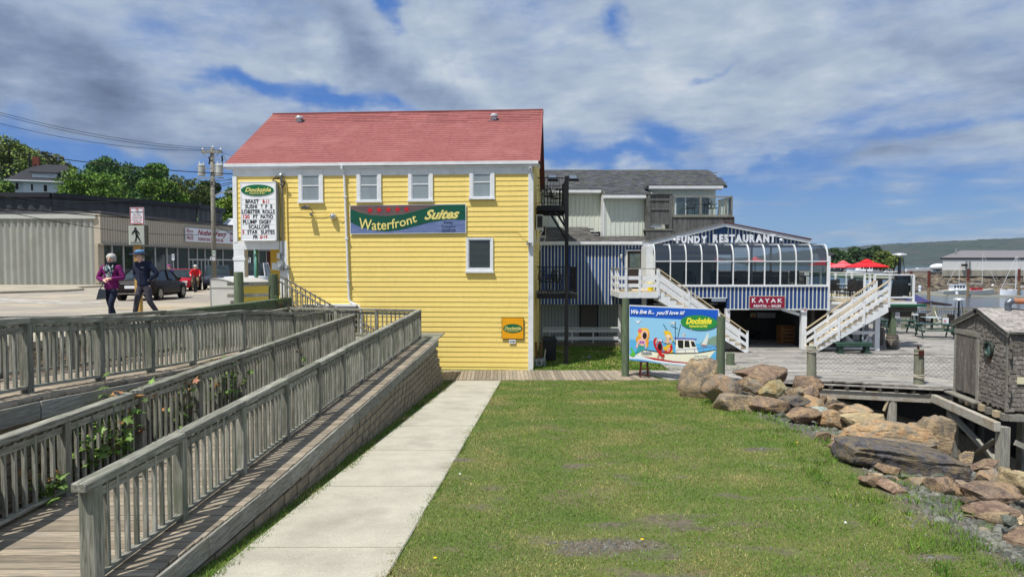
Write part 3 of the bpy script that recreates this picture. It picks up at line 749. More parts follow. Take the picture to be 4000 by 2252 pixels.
# block retaining walls (each block its own piece)
blk =mk('wall_block',srgb(146,135,114),srgb(120,110,94),scale=5,rough=.95,bump=.006,bscale=30,var=.035,c3=srgb(112,105,90),s3=1.2,t3=(.5,.75))
def blockwall(label, x_of, y0, y1, ztop, zbot, batter, ch=.15, bl=.46, side=1, lim=290):
  ym = (y0+y1)/2; t = thing('retaining_wall', label, 'wall', (x_of(ym), ym, zbot(ym)))
  its = []; k = 0
  while True:
    zc = .0-.1+k*ch; any_ = False; Y = y1-(k % 2)*bl/2-(.045*k)
    while Y > y0:
      ya = Y-bl; yc = (Y+ya)/2; top = ztop(yc); bot = zbot(yc)
      if zc+ch > bot-.05 and zc < top:
        any_ =True;h =min(ch,top-zc);xx =x_of(yc)+batter*(top-zc)+side*R.uniform(-.002,.002)+.01*math.sin(yc*1.7+k*.4)
        sy_ =(x_of(yc+.1)-x_of(yc-.1))/.2;M =Matrix(((.2,sy_*bl,0,xx-side*.1),(0,bl-.001,0,yc),(0,.0,h-.012,zc+h/2+.02*math.sin(yc*.9)),(0,0,0,1)));its.append((M,blk))
      Y = ya
    k += 1
    if not any_ and zc > 2: break
    if k > 30: break
  pieces('block', its, t, lim, key=lambda M: M.translation.y, rest='block_course')
  m = MB();
  m.add([(x_of(y0)-side*.16,y0,ztop(y0)-.02),(x_of(y1)-side*.16,y1-.5,ztop(y1)-.02),(x_of(y1)-side*.16,y1-.5,zbot(y1)-.3),(x_of(y0)-side*.16,y0,zbot(y0)-.3)],[(0,1,2,3)],flat('wall_joint',52,48,42,.95));m.build('core',t)
blockwall('tan block retaining wall under the ramp, leaning along the grass strip by the footpath',lambda Y: xA(Y)+wl(Y),7.0,23.35,lambda Y: zR1(Y)-.24,lambda Y: zlawn(Y),.13)
blockwall('block wall below the upper ramp, shaded behind the maple shoots',lambda Y: XC+.38,4.0,21.5,lambda Y: zR2(Y)-.28,lambda Y: .95,.05,lim=200)
# planter soil between the runs, bank towards the street
soil =mk('mulch',srgb(92,78,62),srgb(58,50,42),scale=9,rough=1,bump=.03,var=0,c3=srgb(128,112,92),s3=14,t3=(.55,.65))
def strip(name, x0, x1, y0, y1, zf, zf2, mat, kind='structure'):
  V = []; F = []; n = int((y1-y0)/.35)
  for j in range(n+1):
    Y = y0+(y1-y0)*j/n
    for i in range(5): t =i/4;V.append((x0(Y)*(1-t)+x1(Y)*t,Y,zf(Y)*(1-t)+zf2(Y)*t+.04*noise.noise((t*4,Y*2,1))))
  F = [(j*5+i, j*5+i+1, j*5+i+6, j*5+i+5) for j in range(n) for i in range(4)]
  return npmesh(name, V, F, [mat], kind=kind, smooth=True)
strip('planter_soil',lambda Y: XC+.3,lambda Y: xB(Y)-.1,3.5,21.6,lambda Y: zR1(Y)+.02,lambda Y: zR1(Y)-.12,soil)
strip('street_bank',lambda Y: -8.9,lambda Y: XD-.1,3.5,25.5,lambda Y: zstreet(Y)+.01,lambda Y: zR2(Y)-.05,soil)
# leaf litter
mb = MB(); lm = flat('dead_leaf', 150, 122, 92, .9, var=.3)
for i in range(900):
  Y =R.uniform(6,22);x =R.uniform(-8.75,-8.1) if R.random() < .7 else R.uniform(-5.8,-5.5);t =(x+8.9)/(.75)
  z =(zstreet(Y)*(1-t)+(zR2(Y)-.05)*t if x < -8 else zR1(Y)-.03)+.035;s =R.uniform(.02,.05);a =R.random()*6
  mb.add([(x+s*math.cos(a),Y+s*math.sin(a),z+.01),(x-s*.5*math.sin(a),Y+s*.5*math.cos(a),z+R.uniform(-.01,.03)),(x-s*math.cos(a),Y-s*math.sin(a),z),(x+s*.5*math.sin(a),Y-s*.5*math.cos(a),z+R.uniform(-.01,.03))],[(0,1,2,3)],lm,R.random())
mb.build('leaf_litter', kind='stuff')
# maple shoots
lg =mk('maple_leaf',srgb(88,122,48),srgb(112,134,62),scale=6,rough=.5,var=.25,c3=srgb(78,116,42),s3=3,spec=.3)
lr = mk('maple_leaf_young', srgb(170, 138, 74), srgb(150, 92, 66), scale=6,rough=.5,var=.25,spec=.3)
def maple(label, x, y, z, h, spread, n, seed, yg=.12, size=.12):
  n = int(n*1.7); size *= 1.12
  rs =random.Random(seed);t =thing('maple_sapling',label,'plant',(x,y,z),'maple saplings growing through the ramp')
  sm = mk('twig', srgb(110, 78, 58), None, scale=8, rough=.8); m = MB(); tips = []
  nb = max(3, n//8)
  for k in range(nb):
    a = rs.random()*6.28; rr_ = spread*rs.uniform(.25, 1); hh = h*rs.uniform(.45, 1)
    p =[(x,y,z),(x+math.cos(a)*rr_*.3,y+math.sin(a)*rr_*.3,z+hh*.5),(x+math.cos(a)*rr_,y+math.sin(a)*rr_,z+hh)]
    m.tube(p, .007, sm, 5, taper=.4); tips.append(p)
  m.build('stem', t)
  pts =[(0,0),(.12,.1),(.42,-.02),(.33,.2),(.55,.42),(.3,.42),(.27,.55),(.12,.5),(0,.95),(-.12,.5),(-.27,.55),(-.3,.42),(-.55,.42),(-.33,.2),(-.42,-.02),(-.12,.1)]
  for k in range(n):
    p =tips[k % nb];f =rs.uniform(.35,1.02);q =Vector(p[1]).lerp(Vector(p[2]),max(0,f*2-1)) if f > .5 else Vector(p[0]).lerp(Vector(p[1]),f*2)
    q += Vector((rs.uniform(-.1,.1),rs.uniform(-.1,.1),rs.uniform(-.03,.06)));s =size*rs.uniform(.6,1.25);young =f > .9 and rs.random() < yg*1.7
    Rm =Matrix.Rotation(rs.random()*6.28,3,'Z') @ Matrix.Rotation(rs.uniform(-.2,.9),3,'X') @ Matrix.Rotation(rs.uniform(-.4,.4),3,'Y')
    mm =MB();vs =[q+Rm @ Vector((a*s,b*s,-.25*abs(a)*s-.15*b*b*s)) for a,b in pts];c =q+Rm @ Vector((0,.3*s,.03*s))
    mm.add(vs+[c],[(16,i,(i+1) % 16) for i in range(16)],lr if young else lg,rs.random());mm.build('leaf',t)
def onray(u, v, Y): return WY(u, v, Y)
for a_ in (('maple sapling with young reddish leaves spilling over the middle railing cap',-5.56,9.5,1.5,1.22,.5,46,1,.5,.15),('small low maple shoot by the block wall at the left edge',-5.9,8.3,1.5,.75,.25,14,2,.0,.12),
 ('dark green maple shoot low behind the middle railing, left of its fourth post',-5.5,8.75,1.35,.85,.45,52,3,.05,.15),('broad maple shoot filling the planter next to the middle railing post',-5.5,9.3,1.35,.75,.5,56,4,.1,.15),
 ('maple shoot with a yellow top between two balusters',-5.42,11.1,1.35,.95,.28,38,5,.7,.14),('low maple shoot with yellowing leaves near the foot of the middle railing',-5.4,7.9,1.3,.5,.3,20,12,.5,.14),('dense dark maple bush half hidden by the outer railing',-5.4,13.0,1.4,.95,.6,80,6,.15,.15),
 ('small maple tip showing above the middle railing cap',-5.45,12.2,1.45,1.18,.25,18,7,.4,.13),('reddish maple twig near the landing corner',-5.45,19.5,1.5,1.15,.3,18,8,.9,.14),('thin maple shoot seen through the outer railing below its far bays',-5.2,16.5,1.4,.9,.3,22,9,.5,.13)): maple(*a_)
maple('leafy weed beside the big guard timber at the stair top', -8.2,24.2,2.6,.55,.35,30,10,.1,.06)
# ---- big guard timber, bollard posts and rails along the pavement edge ----
gt =thing('guard_timber','long mossy green squared timber lying along the pavement edge above the ramp','timber',(-8.9,22,2.7))
wbeam('timber', (-8.35, 25.6, 2.76), (-8.65, 22.6, 2.76), .3, .30, 'green', gt, chamfer=.012)
wbeam('timber', (-8.66, 22.58, 2.75), (-9.3, 18.0, 2.75), .3, .30, 'green', gt, chamfer=.012)
wbeam('lower_beam', (-8.5, 25.0, 2.55), (-8.4, 19.5, 2.6), .2, .14, 'greyer', gt)
def pilepost(label, u, v, Y, zb, r, kind='green', slant=.08, group=None, name='timber_post'):
  p = WY(u, v, Y); t = thing(name, label,'post',(p.x,Y,zb),group);m =MB();n =16;mt =wood(kind,'Z')
  m.cyl((p.x,Y,zb),(p.x,Y,p.z-.06),r*1.03,r,mt,n,caps=True);m.lathe((p.x,Y,p.z-.06),[(r,0),(r*.97,.03+slant),(r*.9,.04+slant)],mt,n);m.build('shaft',t,smooth=False)
  return t, p
pilepost('mossy round post with slanted top in front of the storage box',932,1068,24.0,2.65,.16,group='round posts at the pavement edge')
pilepost('mossy round post at the head of the stairs beside the yellow wall',1067,1076,24.7,2.65,.165,group='round posts at the pavement edge')
gr =thing('guard_rail','two weathered rails joining the mossy posts beside the storage box','rail',(-9,24.2,2.8))
for zz, k in ((3.46, 0), (3.05, 1)):
  a,b =WY(902,1106,23.9),WY(1050,1106,24.55);wbeam('rail',(a.x-.1,23.82,zz),(b.x,24.5,zz),.05,.12,'grey',gr)
# ---- storage box with curved lid ----
def storagebox():
  p =WY(823,1186,24.6);t =thing('storage_box','grey and yellow box with curved lid behind the guard posts','box',(p.x+.5,25,p.z))
  g =flat('box_grey',196,196,192,.5);yl =flat('box_yellow',216,196,92,.55);x0 =p.x;F =Matrix.Identity(4);z0 =zstreet(24.6)+.01
  side =[(0,0),(.95,0),(.95,.72)]+[(.95-.95*math.sin(a)*.0-.95*(1-math.cos(a))*1,.72+.3*math.sin(a)) for a in [k/8*math.pi/2 for k in range(1,9)]]
  # profile in (x, z) seen by the viewer; the box runs away to the right-back
  D = Vector((.62, 1.9, 0)); m = MB(); q = side; n = len(q)
  V = [(x0+a, 24.6, z0+b) for a, b in q]+[(x0+a+D.x, 24.6+D.y, z0+b) for a, b in q]
  m.add(V, [tuple(range(n))], g)
  m.add(V, [(i, n+i, n+(i+1) % n, (i+1) % n) for i in range(0,2)]+[tuple(range(2*n-1,n-1,-1))],yl)
  m.build('body', t)
  m =MB();m.add([(v[0],v[1]-(.03 if i < n else -.03),v[2]+.012) for i,v in enumerate(V)],[(i,n+i,n+(i+1) % n,(i+1) % n) for i in range(2,n)],g)
  m.bb(x0-.01,x0+.96,24.575,24.6,z0+.7,z0+.73,g);m.bb(x0-.01,x0+.015,24.575,24.6,z0,z0+.73,g);m.bb(x0+.93,x0+.96,24.575,24.6,z0,z0+.73,g);m.build('lid',t)
  m =MB();m.bb(x0+.74,x0+.93,24.54,24.575,z0+.1,z0+.22,flat('steel',120,122,124,.35,metal=.8));m.build('latch',t)
storagebox()
# ---- stair down along the yellow wall ----
st =thing('side_stair','weathered timber stair with railing descending along the yellow wall to the boardwalk','stair',(-5.5,25.2,.1))
P0, P1 = Vector((-8.6, 25.0, 2.66)), Vector((-4.2, 25.0, .1))
for oy in (0, .98):
  o =Vector((0,oy,0));wbeam('handrail',P0+o+Vector((-.25,0,1.05)),P1+o+Vector((0,0,.95)),.1,.045,'greyer',st);wbeam('lower_rail',P0+o+Vector((0,0,.18)),P1+o+Vector((0,0,.16)),.08,.04,'greyer',st)
  wbeam('stringer', P0+o+Vector((0, 0, -.06)), P1+o+Vector((0, 0, -.0)), .045, .26, 'greyer', st)
  for f in (0, .5, 1.0):
    q =P0.lerp(P1,f)+o;wbeam('post',q+Vector((0,0,-.3 if f < 1 else 0)),q+Vector((0,0,1.0)),.1,.1,'grey',st)
  for k in range(24):
    if k % 12 == 0: continue
    q =P0.lerp(P1,k/24)+o;wbeam('baluster',q+Vector((0,0,.2)),q+Vector((0,0,.98)),.036,.036,'grey',st)
for k in range(14):
  q =P0.lerp(P1,(k+.5)/14);wbeam('tread',q+Vector((0,.03,.03)),q+Vector((0,.95,.03)),.28,.04,'greyer',st)
# ================= yellow house with red roof =================
FY = frame((.78, 26.0, 0), (math.cos(math.radians(4)), -math.sin(math.radians(4))))
yel =mk('yellow_shingle',srgb(240,214,128),srgb(238,211,122),scale=6,st=(1,1,.2),rough=.7,bump=.0015,bscale=60,bst=(1,1,.1),var=.004,tvar=.05,off_=0,c3=srgb(233,205,116),s3=1.3,t3=(.6,.8),spec=.25)
WHT = white()
yh =thing('yellow_house','yellow shingled three storey house with red shingle roof and white trim','house',(FY @ Vector((-5.8,4,0))))
WL_ = -11.71; EZ = hit(2100, 640, FY)[1]; ZS = 2.72   # left end, eave height, street floor
mb = MB(FY)
core = flat('house_core', 214, 188, 92, .9)
D = 9.0
mb.bb(-9.9,-.02,.03,D,0,EZ-.2,core);mb.bb(WL_+.05,-9.9,.03,D,5.0,EZ-.2,core);mb.bb(WL_+.9,-9.9,1.3,D,ZS,5.0,core);mb.bb(WL_,-9.9,.0,D,1.5,ZS-.04,core)
mb.build('wall', yh)
# windows: S px rectangles of the outer trim
WIN = [(1167, 1264, 662, 790), (1394, 1491, 660, 788), (1595, 1692, 655, 785), (1834, 1932,648,776)]
LOW = (1821, 1927, 928, 1062)
boxes = [Sbox(FY, a, c, b, d) for a, b, c, d in WIN+[LOW]]
door_x = hit(1055, 900, FY)[0]
def covered(x0, x1, z):
  if z > EZ-.37: return True
  for (a, z0, b, z1) in boxes:
    if x0 < b-.02 and x1 > a+.02 and z0+.03 < z < z1: return True
  return False
its = []; z = .02; k = 0; rr = random.Random(4)
while z < EZ-.32:
  h =.192;xl =WL_+.12 if z > 5.05 else (-9.72 if z > ZS else WL_+.1);gaps =sorted([(a+.03,b-.03) for (a,z0,b,z1) in boxes if z0-.12 < z < z1 or z0 < z+h*.5 < z1],reverse=True);segs =[];r =-.16
  for a, b in gaps: segs.append((b, r)); r = a
  segs.append((xl, r))
  for lo_, hi_ in segs:
    x = hi_
    while x > lo_+.01:
      w = rr.choice((.22, .3, .38, .5, .62)); x0 = max(x-w, lo_)
      if x0-lo_ < .1: x0 = lo_
      its.append((FY @ Matrix(((x-x0-.003,0,0,(x0+x)/2),(0,.034,0,-.001),(0,0,h+.02,z+h/2+.01+rr.uniform(-.003,.003)),(0,0,0,1))),yel));x =x0
  z += h
pieces('shingle',its,yh,296,wedge=True,key=lambda M: (M.translation-Vector((-1.5,26,3.2))).length,rest='shingle_courses')
# side wall (to the right, seen edge on) shingles as courses
mb = MB(FY)
z = .02
while z < EZ-.2: mb.bb(-.02, .03, .14, D, z+.012, z+.19, yel, R.random()); z += .192
for i in range(24):   # gable above
  z0 = EZ+.0+i*.12; y = .2+i*.12/.685
  if y < 4.4: mb.bb(-.02, .03, y, D-y, z0, z0+.115, yel, R.random())
mb.build('side_shingles', yh)
# trim
m = MB(FY)
m.bb(WL_+.02, -.0, -.05, .0, EZ-.38, EZ-.1, WHT); m.build('frieze_board', yh)
for (a, b, z0, z1) in ((-.16, .03, .0, EZ-.38), (WL_, WL_+.16, 5.0, EZ-.38)):
  m = MB(FY); m.bb(a, b, -.055, .12, z0, z1, WHT); m.build('corner_board', yh)
# white porch frame at street level, left end
m = MB(FY); m.bb(WL_-.02, -9.55, -.04, .1, 4.72, 5.05, WHT)
m.bb(WL_,WL_+.42,-.035,.3,ZS,4.72,WHT);m.bb(WL_-.03,WL_+.46,-.055,.32,4.3,4.42,WHT);m.bb(-9.86,-9.5,-.04,.3,ZS,4.72,WHT);m.bb(-10.35,-10.0,1.2,1.45,ZS,4.7,WHT);m.build('porch_frame',yh)
m =MB(FY);p =WY(1003,1020,28.2);m.cyl((hit(1000,1000,FY,1.6)[0],1.6,ZS),(hit(1000,1000,FY,1.6)[0],1.6,4.75),.08,.08,flat('teal_paint',84,142,134,.5),12);m.build('porch_column',yh,smooth=True)
# gutter, fascia and roof
OV = .16
m =MB(FY);m.bb(WL_-.28,.22,-.2,-.1,EZ-.02,EZ+.10,WHT);m.bb(WL_-.25,.2,-.13,.02,EZ-.1,EZ-.04,WHT);m.build('gutter',yh)
red =mk('red_shingle',srgb(150,92,88),srgb(138,80,78),scale=5,rough=.9,bump=.002,bscale=90,bst=(1,1,1),var=.04,off_=0,c3=srgb(158,102,98),s3=.8,t3=(.5,.75),fine=70)
RZ = hit(1600, 438, FY, 4.5)[1]; sl_ = (RZ-EZ-.1)/4.65; RX0, RX1 = WL_-.24, .27
xr = hit(2109, 424, FY, 4.5)[0]; RX1 = max(RX1, .24)
m = MB(FY);
for sgn in (0, 1):
  y0, y1 = (-.18, 4.5) if not sgn else (9.18, 4.5)
  m.slab([(RX0,y0,EZ+.06),(RX1,y0,EZ+.06),(RX1,y1,RZ-.03),(RX0,y1,RZ-.03)],.07,flat('roof_deck',96,50,48,.9))
m.build('roof', yh)
n =27;its =[];rl =math.hypot(4.68,RZ-EZ-.06);dv =Vector((0,4.68,RZ-EZ-.06)).normalized();nv =Vector((0,-dv.z,dv.y));B0 =Vector((0,-.18,EZ+.06))
rr = random.Random(9)
for k in range(n):
  s0 = k*rl/n; x = RX0-.02+((k % 2)*.45)*0; x = RX0-.02; first = True
  while x < RX1+.02:
    w = .9 if not first else (.45 if k % 2 else .9); first = False; x1 = min(x+w, RX1+.02)
    sag =-.035*math.sin((x-RX0)/(RX1-RX0)*math.pi)*(k/n);c =B0+dv*(s0+rl/n*.5+rr.uniform(-.004,.004))+nv*(.012+sag*0)
    X = Vector((x1-x-.004, 0, 0)); Yv = -nv*.026; Zv = (dv*(rl/n*1.04)+nv*-.018)
    M = FY @ Matrix(((X.x, 0, 0, (x+x1)/2), (0, Yv.y, Zv.y, c.y), (0, Yv.z,Zv.z,c.z),(0,0,0,1)))
    its.append((M, red)); x = x1
rp = yh.children[-1]
pieces('roof_shingle', its, rp, 296, wedge=False, rest='roof_shingle_courses')
m = MB(FY); m.beam((RX0-.02, 4.5, RZ+.0), (RX1+.02, 4.5, RZ+.0),.26,.04,red);m.build('ridge_cap',rp)
m = MB(FY)   # dark metal edge and white rake at right
m.slab([(RX1,-.2,EZ+.03),(RX1+.03,-.2,EZ+.03),(RX1+.03,4.5,RZ-.02),(RX1,4.5,RZ-.02)],.1,flat('drip_edge',40,34,34,.6));m.slab([(RX1-.05,-.12,EZ-.0),(RX1+.01,-.12,EZ-.0),(RX1+.01,4.5,RZ-.15),(RX1-.05,4.5,RZ-.15)],.22,WHT)
m.slab([(RX0-.03,-.2,EZ+.03),(RX0,-.2,EZ+.03),(RX0,4.5,RZ-.02),(RX0-.03,4.5,RZ-.02)],.1,red);m.build('rake_trim',yh)
for (u, v) in ((1170, 474), (1930, 467)):
  yl_ = 3.6; x, z = hit(u, v+6, FY, yl_); y = (z-B0.z)/(RZ-EZ-.06)*4.68-.18
  x, z = hit(u, v+6, FY, y); zz = B0.z+(y+.18)/4.68*(RZ-EZ-.06)
  mv = MB(FY); stn = flat('galvanised', 196, 198, 200, .35, metal=.4)
  mv.lathe((x,y,zz+.02),[(.10,0),(.10,.12),(.17,.14),(.17,.2),(.12,.26),(.03,.28)],stn,14);mv.slab([(x-.22,y-.24,zz-.13),(x+.22,y-.24,zz-.13),(x+.22,y+.2,zz+.16),(x-.22,y+.2,zz+.16)],.02,flat('flashing',84,82,84,.7));mv.build('roof_vent',yh)
# windows
paneM =mk('pane_blind',srgb(146,156,160),srgb(128,138,142),scale=1.5,st=(1,1,.3),rough=.12,spec=.8,var=.03);dk =mk('pane_dark',srgb(20,26,26),srgb(34,44,38),scale=2,rough=.04,spec=.8,var=.05)
for i, (x0, z0, x1, z1) in enumerate(boxes):
  low = i == 4; tw = .085 if low else .135
  m =MB(FY);m.bb(x0,x0+tw,-.07,.02,z0+.04,z1,WHT);m.bb(x1-tw,x1,-.07,.02,z0+.04,z1,WHT);m.bb(x0+tw,x1-tw,-.07,.02,z1-(.07 if low else .04),z1,WHT)
  if low: m.bb(x0+tw, x1-tw, -.07, .02, z0+.04, z0+.04+tw, WHT)
  fr = m.build('window', yh)
  m = MB(FY); m.bb(x0-.03, x1+.03, -.12, .02, z0-.03, z0+.045, WHT); m.build('sill', fr)
  a, b, c, d = x0+tw, x1-tw, z0+.045+(tw if low else 0), z1-(.07 if low else .04)
  m = MB(FY); f = .036; mid = (c+d)/2+.0
  for (p,q,r,s) in ((a,a+f,c,d),(b-f,b,c,d),(a+f,b-f,d-f,d),(a+f,b-f,c,c+f)): m.bb(p,q,-.045,.0,r,s,WHT)
  if not low: m.bb(a+f, b-f, -.05, .0, mid-.02, mid+.02, WHT)
  m.build('sash', fr)
  m = MB(FY); m.bb(a+f, b-f, -.03, .0, c+f, d-f, dk if low else paneM); m.build('pane', fr)
  if low:
    m = MB(FY)
    zz = c+f+.02
    while zz < d-f-.1: m.bb(a+f+.01,b-f-.01,-.034,-.0305,zz,zz+.012,flat('blind_slat',92,100,98,.5));zz += .045
    m.build('blind', fr)
# downspout (part of the house)
m = MB(FY); dx, dz = hit(1342, 690, FY); dx2, dz2 = hit(1366, 1166, FY); dx3, dz3 =hit(1412,1195,FY)
m.tube([(dx,-.2,EZ),(dx,-.2,EZ-.14),(dx+.05,-.1,EZ-.35),(dx+.06,-.09,EZ-.5),(dx2,-.09,dz2),(dx2+.05,-.1,dz2-.12),(dx3-.06,-.1,dz3),(dx3,-.1,dz3-.14),(dx3+.01,-.1,.9)],.045,WHT,8);
for t in (.15,.5,.85): m.bb(dx+.06+(dx2-dx-.06)*t-.07,dx+.06+(dx2-dx-.06)*t+.07,-.15,-.03,EZ-.5+(dz2-EZ+.5)*t-.02,EZ-.5+(dz2-EZ+.5)*t+.02,WHT)
m.build('downspout', yh)
# lean-to hatch with white flashing by the stair
x0,z0,x1,z1 =Sbox(FY,1195,1186,1400,1216);m =MB(FY);m.bb(x0,x1,-.34,-.03,z1-.08,z1,WHT);m.bb(x0,x1-.05,-.28,-.03,z1-.9,z1-.08,wood('dark','X'));m.build('bulkhead_box',yh)
m = MB(FY);
for k in range(40): x =-8.4+k*.21+R.uniform(-.05,.05);m.box((x,-.03,.02),(R.uniform(.1,.25),.05,R.uniform(.03,.1)),flat('foundation_dark',60,54,36,.9,var=.3),R.random())
m.build('foundation_edge', yh)
# cables on the wall
m = MB(FY)
def wallcable(pts, r, mat, name='cable', parent=yh, ly=-.05):
  q = []
  for i, (u, v) in enumerate(pts): x, z = hit(u, v, FY); q.append((x, ly, z))
  mm = MB(FY); mm.tube(q, r, mat, 5); return mm.build(name, parent)
cb =flat('cable_yellowish',196,178,90,.6);cw =flat('cable_white',210,210,206,.6);cg =flat('conduit_grey',150,154,156,.4,metal=.3)
wallcable([(1118,836),(1170,838),(1215,842),(1260,842),(1290,838)],.008,cb);wallcable([(1320,850),(1335,862),(1352,850)],.01,cb)
wallcable([(1826,902),(1920,900),(2020,898),(2040,925),(2062,934)],.007,cb);wallcable([(2070,690),(2070,800),(2068,850),(2078,930),(2070,960),(2078,1010)],.008,cw)
wallcable([(1103,728),(1105,800),(1108,1015)],.03,cg,'conduit');wallcable([(1120,726),(1122,850),(1128,1035)],.028,yel,'conduit');wallcable([(1090,722),(1098,820),(1092,1000)],.008,flat('wire_olive',140,132,60,.6))
# service mast
sm_ =thing('electric_service','grey conduit weatherhead with meters on the yellow wall beside the marquee sign','meter',FY @ Vector((hit(1100,1050,FY)[0],-.1,3.6)))
m = MB(FY); x, z = hit(1101, 700, FY)
for k in range(4):
  a =.5*k;m.tube([(x,-.12,z),(x-.12-.05*k,-.2,z+.1-.04*k),(x-.28,-.22,z-.02-.06*k),(x-.12,-.18,z-.12)],.014,flat('wire_grey',60,58,56,.6),5)
m.cyl((x+.03,-.1,z-.3),(x+.03,-.1,z+.12),.045,.045,cg,10);m.lathe((x+.03,-.14,z+.08),[(.07,0),(.09,.06),(.05,.13),(.01,.15)],cg,10);m.tube([(x,-.15,z-.05),(x+.2,-.2,z-.15),(x+.1,-.15,z-.3),(x-.02,-.12,z-.2)],.03,flat('splice_black',30,28,28,.5),6);m.build('weatherhead',sm_)
for (u0, v0, u1, v1, r) in ((1070,1026,1092,1053,0),(1090,1018,1113,1056,1),(1089,988,1101,1010,0)):
  x0,z0,x1,z1 =Sbox(FY,u0,v0,u1,v1);m =MB(FY);m.bb(x0,x1,-.19,-.04,z0,z1,cg);o =m.build('meter_box',sm_)
  if r: m =MB(FY);m.cyl(((x0+x1)/2,-.19,(z0+z1)/2),((x0+x1)/2,-.28,(z0+z1)/2),.075,.07,flat('meter_glass',170,176,178,.2),14);m.build('meter_dial',o)
x,z =hit(1127,1043,FY);m =MB(FY);m.cyl((x,-.05,z),(x,-.2,z),.09,.08,cg,14);m.cyl((x,-.2,z),(x,-.24,z),.055,.05,flat('meter_glass',170,176,178,.2),12);m.build('meter',sm_)
# floodlight, globe lamp, corner lamps
fl =thing('floodlight','small flat black floodlight on the yellow wall below the first upper window','lamp',FY @ Vector((hit(1196,815,FY)[0],-.2,hit(1196,815,FY)[1])))
x,z =hit(1196,812,FY,-.35);m =MB(FY);m.add([(x-.17,-.42,z-.02),(x+.06,-.42,z-.06),(x+.1,-.24,z+.05),(x-.12,-.24,z+.08),(x-.17,-.42,z+.02),(x+.06,-.42,z-.02),(x+.1,-.24,z+.09),(x-.12,-.24,z+.12)],[(3,2,1,0),(4,5,6,7),(0,1,5,4),(1,2,6,5),(2,3,7,6),(3,0,4,7)],flat('lamp_bronze',52,46,40,.4));m.tube([(x,-.3,z),(x+.12,-.2,z-.02),(x+.2,-.05,z-.2)],.015,black(),5);m.build('head',fl)
m =MB(FY);x2,z2 =hit(1219,838,FY);m.cyl((x2,-.04,z2),(x2,-.14,z2),.06,.05,cg,10);m.build('sensor',fl)
gl_ =thing('bulkhead_lamp','round white globe lamp on the yellow wall left of the banner','lamp',FY @ Vector((hit(1304,845,FY)[0],-.2,hit(1304,845,FY)[1])))
x,z =hit(1304,846,FY);m =MB(FY);m.cyl((x,-.03,z),(x,-.12,z),.13,.13,flat('lamp_ring',222,214,176,.5),20);m.build('ring',gl_);m =MB(FY)
vs = [];
for j in range(6):
  a = j/5*math.pi/2; rr2 = .115*math.cos(a)+.001
  vs += [(x+rr2*math.cos(k/16*6.283),-.12-.13*math.sin(a),z+rr2*math.sin(k/16*6.283)) for k in range(16)]
m.add(vs,[(j*16+k,j*16+(k+1) % 16,(j+1)*16+(k+1) % 16,(j+1)*16+k) for j in range(5) for k in range(16)],mk('lamp_chrome',srgb(190,196,200),None,rough=.15,metal=.7,spec=.8));m.build('globe',gl_,smooth=True)
# ---- marquee sign ----
FM = FY @ Matrix.Translation((0, -.28, 0))
x0, z0, x1, z1 = Sbox(FM, 939, 710, 1081, 940)
mq =thing('marquee_sign','white lightbox sign with changeable letters on the left end of the yellow wall','sign',FM @ Vector(((x0+x1)/2,.1,z0)))
m =MB(FM);m.bb(x0,x1,0,.26,z0,z1,flat('sign_cabinet',164,170,176,.5));m.bb(x0,x1,-.02,0,z0,z0+.035,WHT);m.bb(x0,x1,-.02,0,z1-.035,z1,WHT);m.bb(x0,x0+.03,-.02,0,z0,z1,WHT);m.bb(x1-.05,x1,-.02,0,z0,z1,WHT);m.build('cabinet',mq)
m =MB(FM);m.bb(x0+.03,x1-.05,-.008,-.001,z0+.035,z1-.035,flat('sign_face',238,240,242,.35));m.build('face',mq)
S2 = lambda x, y: (900+x/1.9815, 400+y/1.9815)
def s2box(F, a, b, c, d, ly=0): return Sbox(F, *S2(a, b), *S2(c, d), ly)
m = MB(FM)
for y in (767, 806, 846, 885, 925, 963, 1003, 1042, 1062):
  a,zz,b,_ =s2box(FM,88,y-17,348,y);zz =hit(*S2(100,y-19),FM)[1];m.bb(x0+.04,x1-.06,-.014,-.008,zz-.006,zz+.004,flat('letter_track',200,206,210,.4))
m.build('letter_track', mq)
RED_ = flat('letter_red', 196, 40, 44, .5); BLK = flat('letter_black', 20, 20, 22, .5)
for txt,a,b,y,c in (('BFAST',118,222,767,0),('8-11',250,300,767,1),('SUSHI',115,208,806,0),('T',237,252,806,0),('F',272,287,806,0),('S',308,327,806,0),('LOBSTER',90,234,846,0),('ROLLS',250,345,846,0),('120',100,150,885,1),('FT',177,213,885,0),('PATIO',235,332,885,0),
            ('PLUMP',98,206,925,0),('DIGBY',226,318,925,0),('SCALLOPS',142,304,963,0),('5',93,110,1003,1),('STAR',132,213,1003,0),('SUITES',236,345,1003,0),('FR',178,215,1042,0),('$119',231,287,1042,1)):
  lettering(txt, FM, s2box(FM, a, y-15, b, y+14), -.018, RED_ if c else BLK, mq, bold=.025)
def ellipse(cx,cz,rx,rz,n=40,a0=0): return [(cx+rx*math.cos(a0+k/n*6.2832),cz+rz*math.sin(a0+k/n*6.2832)) for k in range(n)]
GRN = flat('sign_green', 18, 104, 62, .4); GLD = flat('sign_gold', 232, 216, 130, .4)
a,b,c,d =s2box(FM,85,637,338,722);m =MB(FM);m.prism(ellipse((a+c)/2,(b+d)/2,(c-a)/2,(d-b)/2),-.03,-.009,GRN);m.build('oval',mq)
lettering('Dockside',FM,s2box(FM,117,660,318,692),-.034,GLD,mq,bold=.03,shear=.3);lettering('Restaurant & Bar',FM,s2box(FM,152,695,272,709),-.034,GLD,mq,bold=.01)
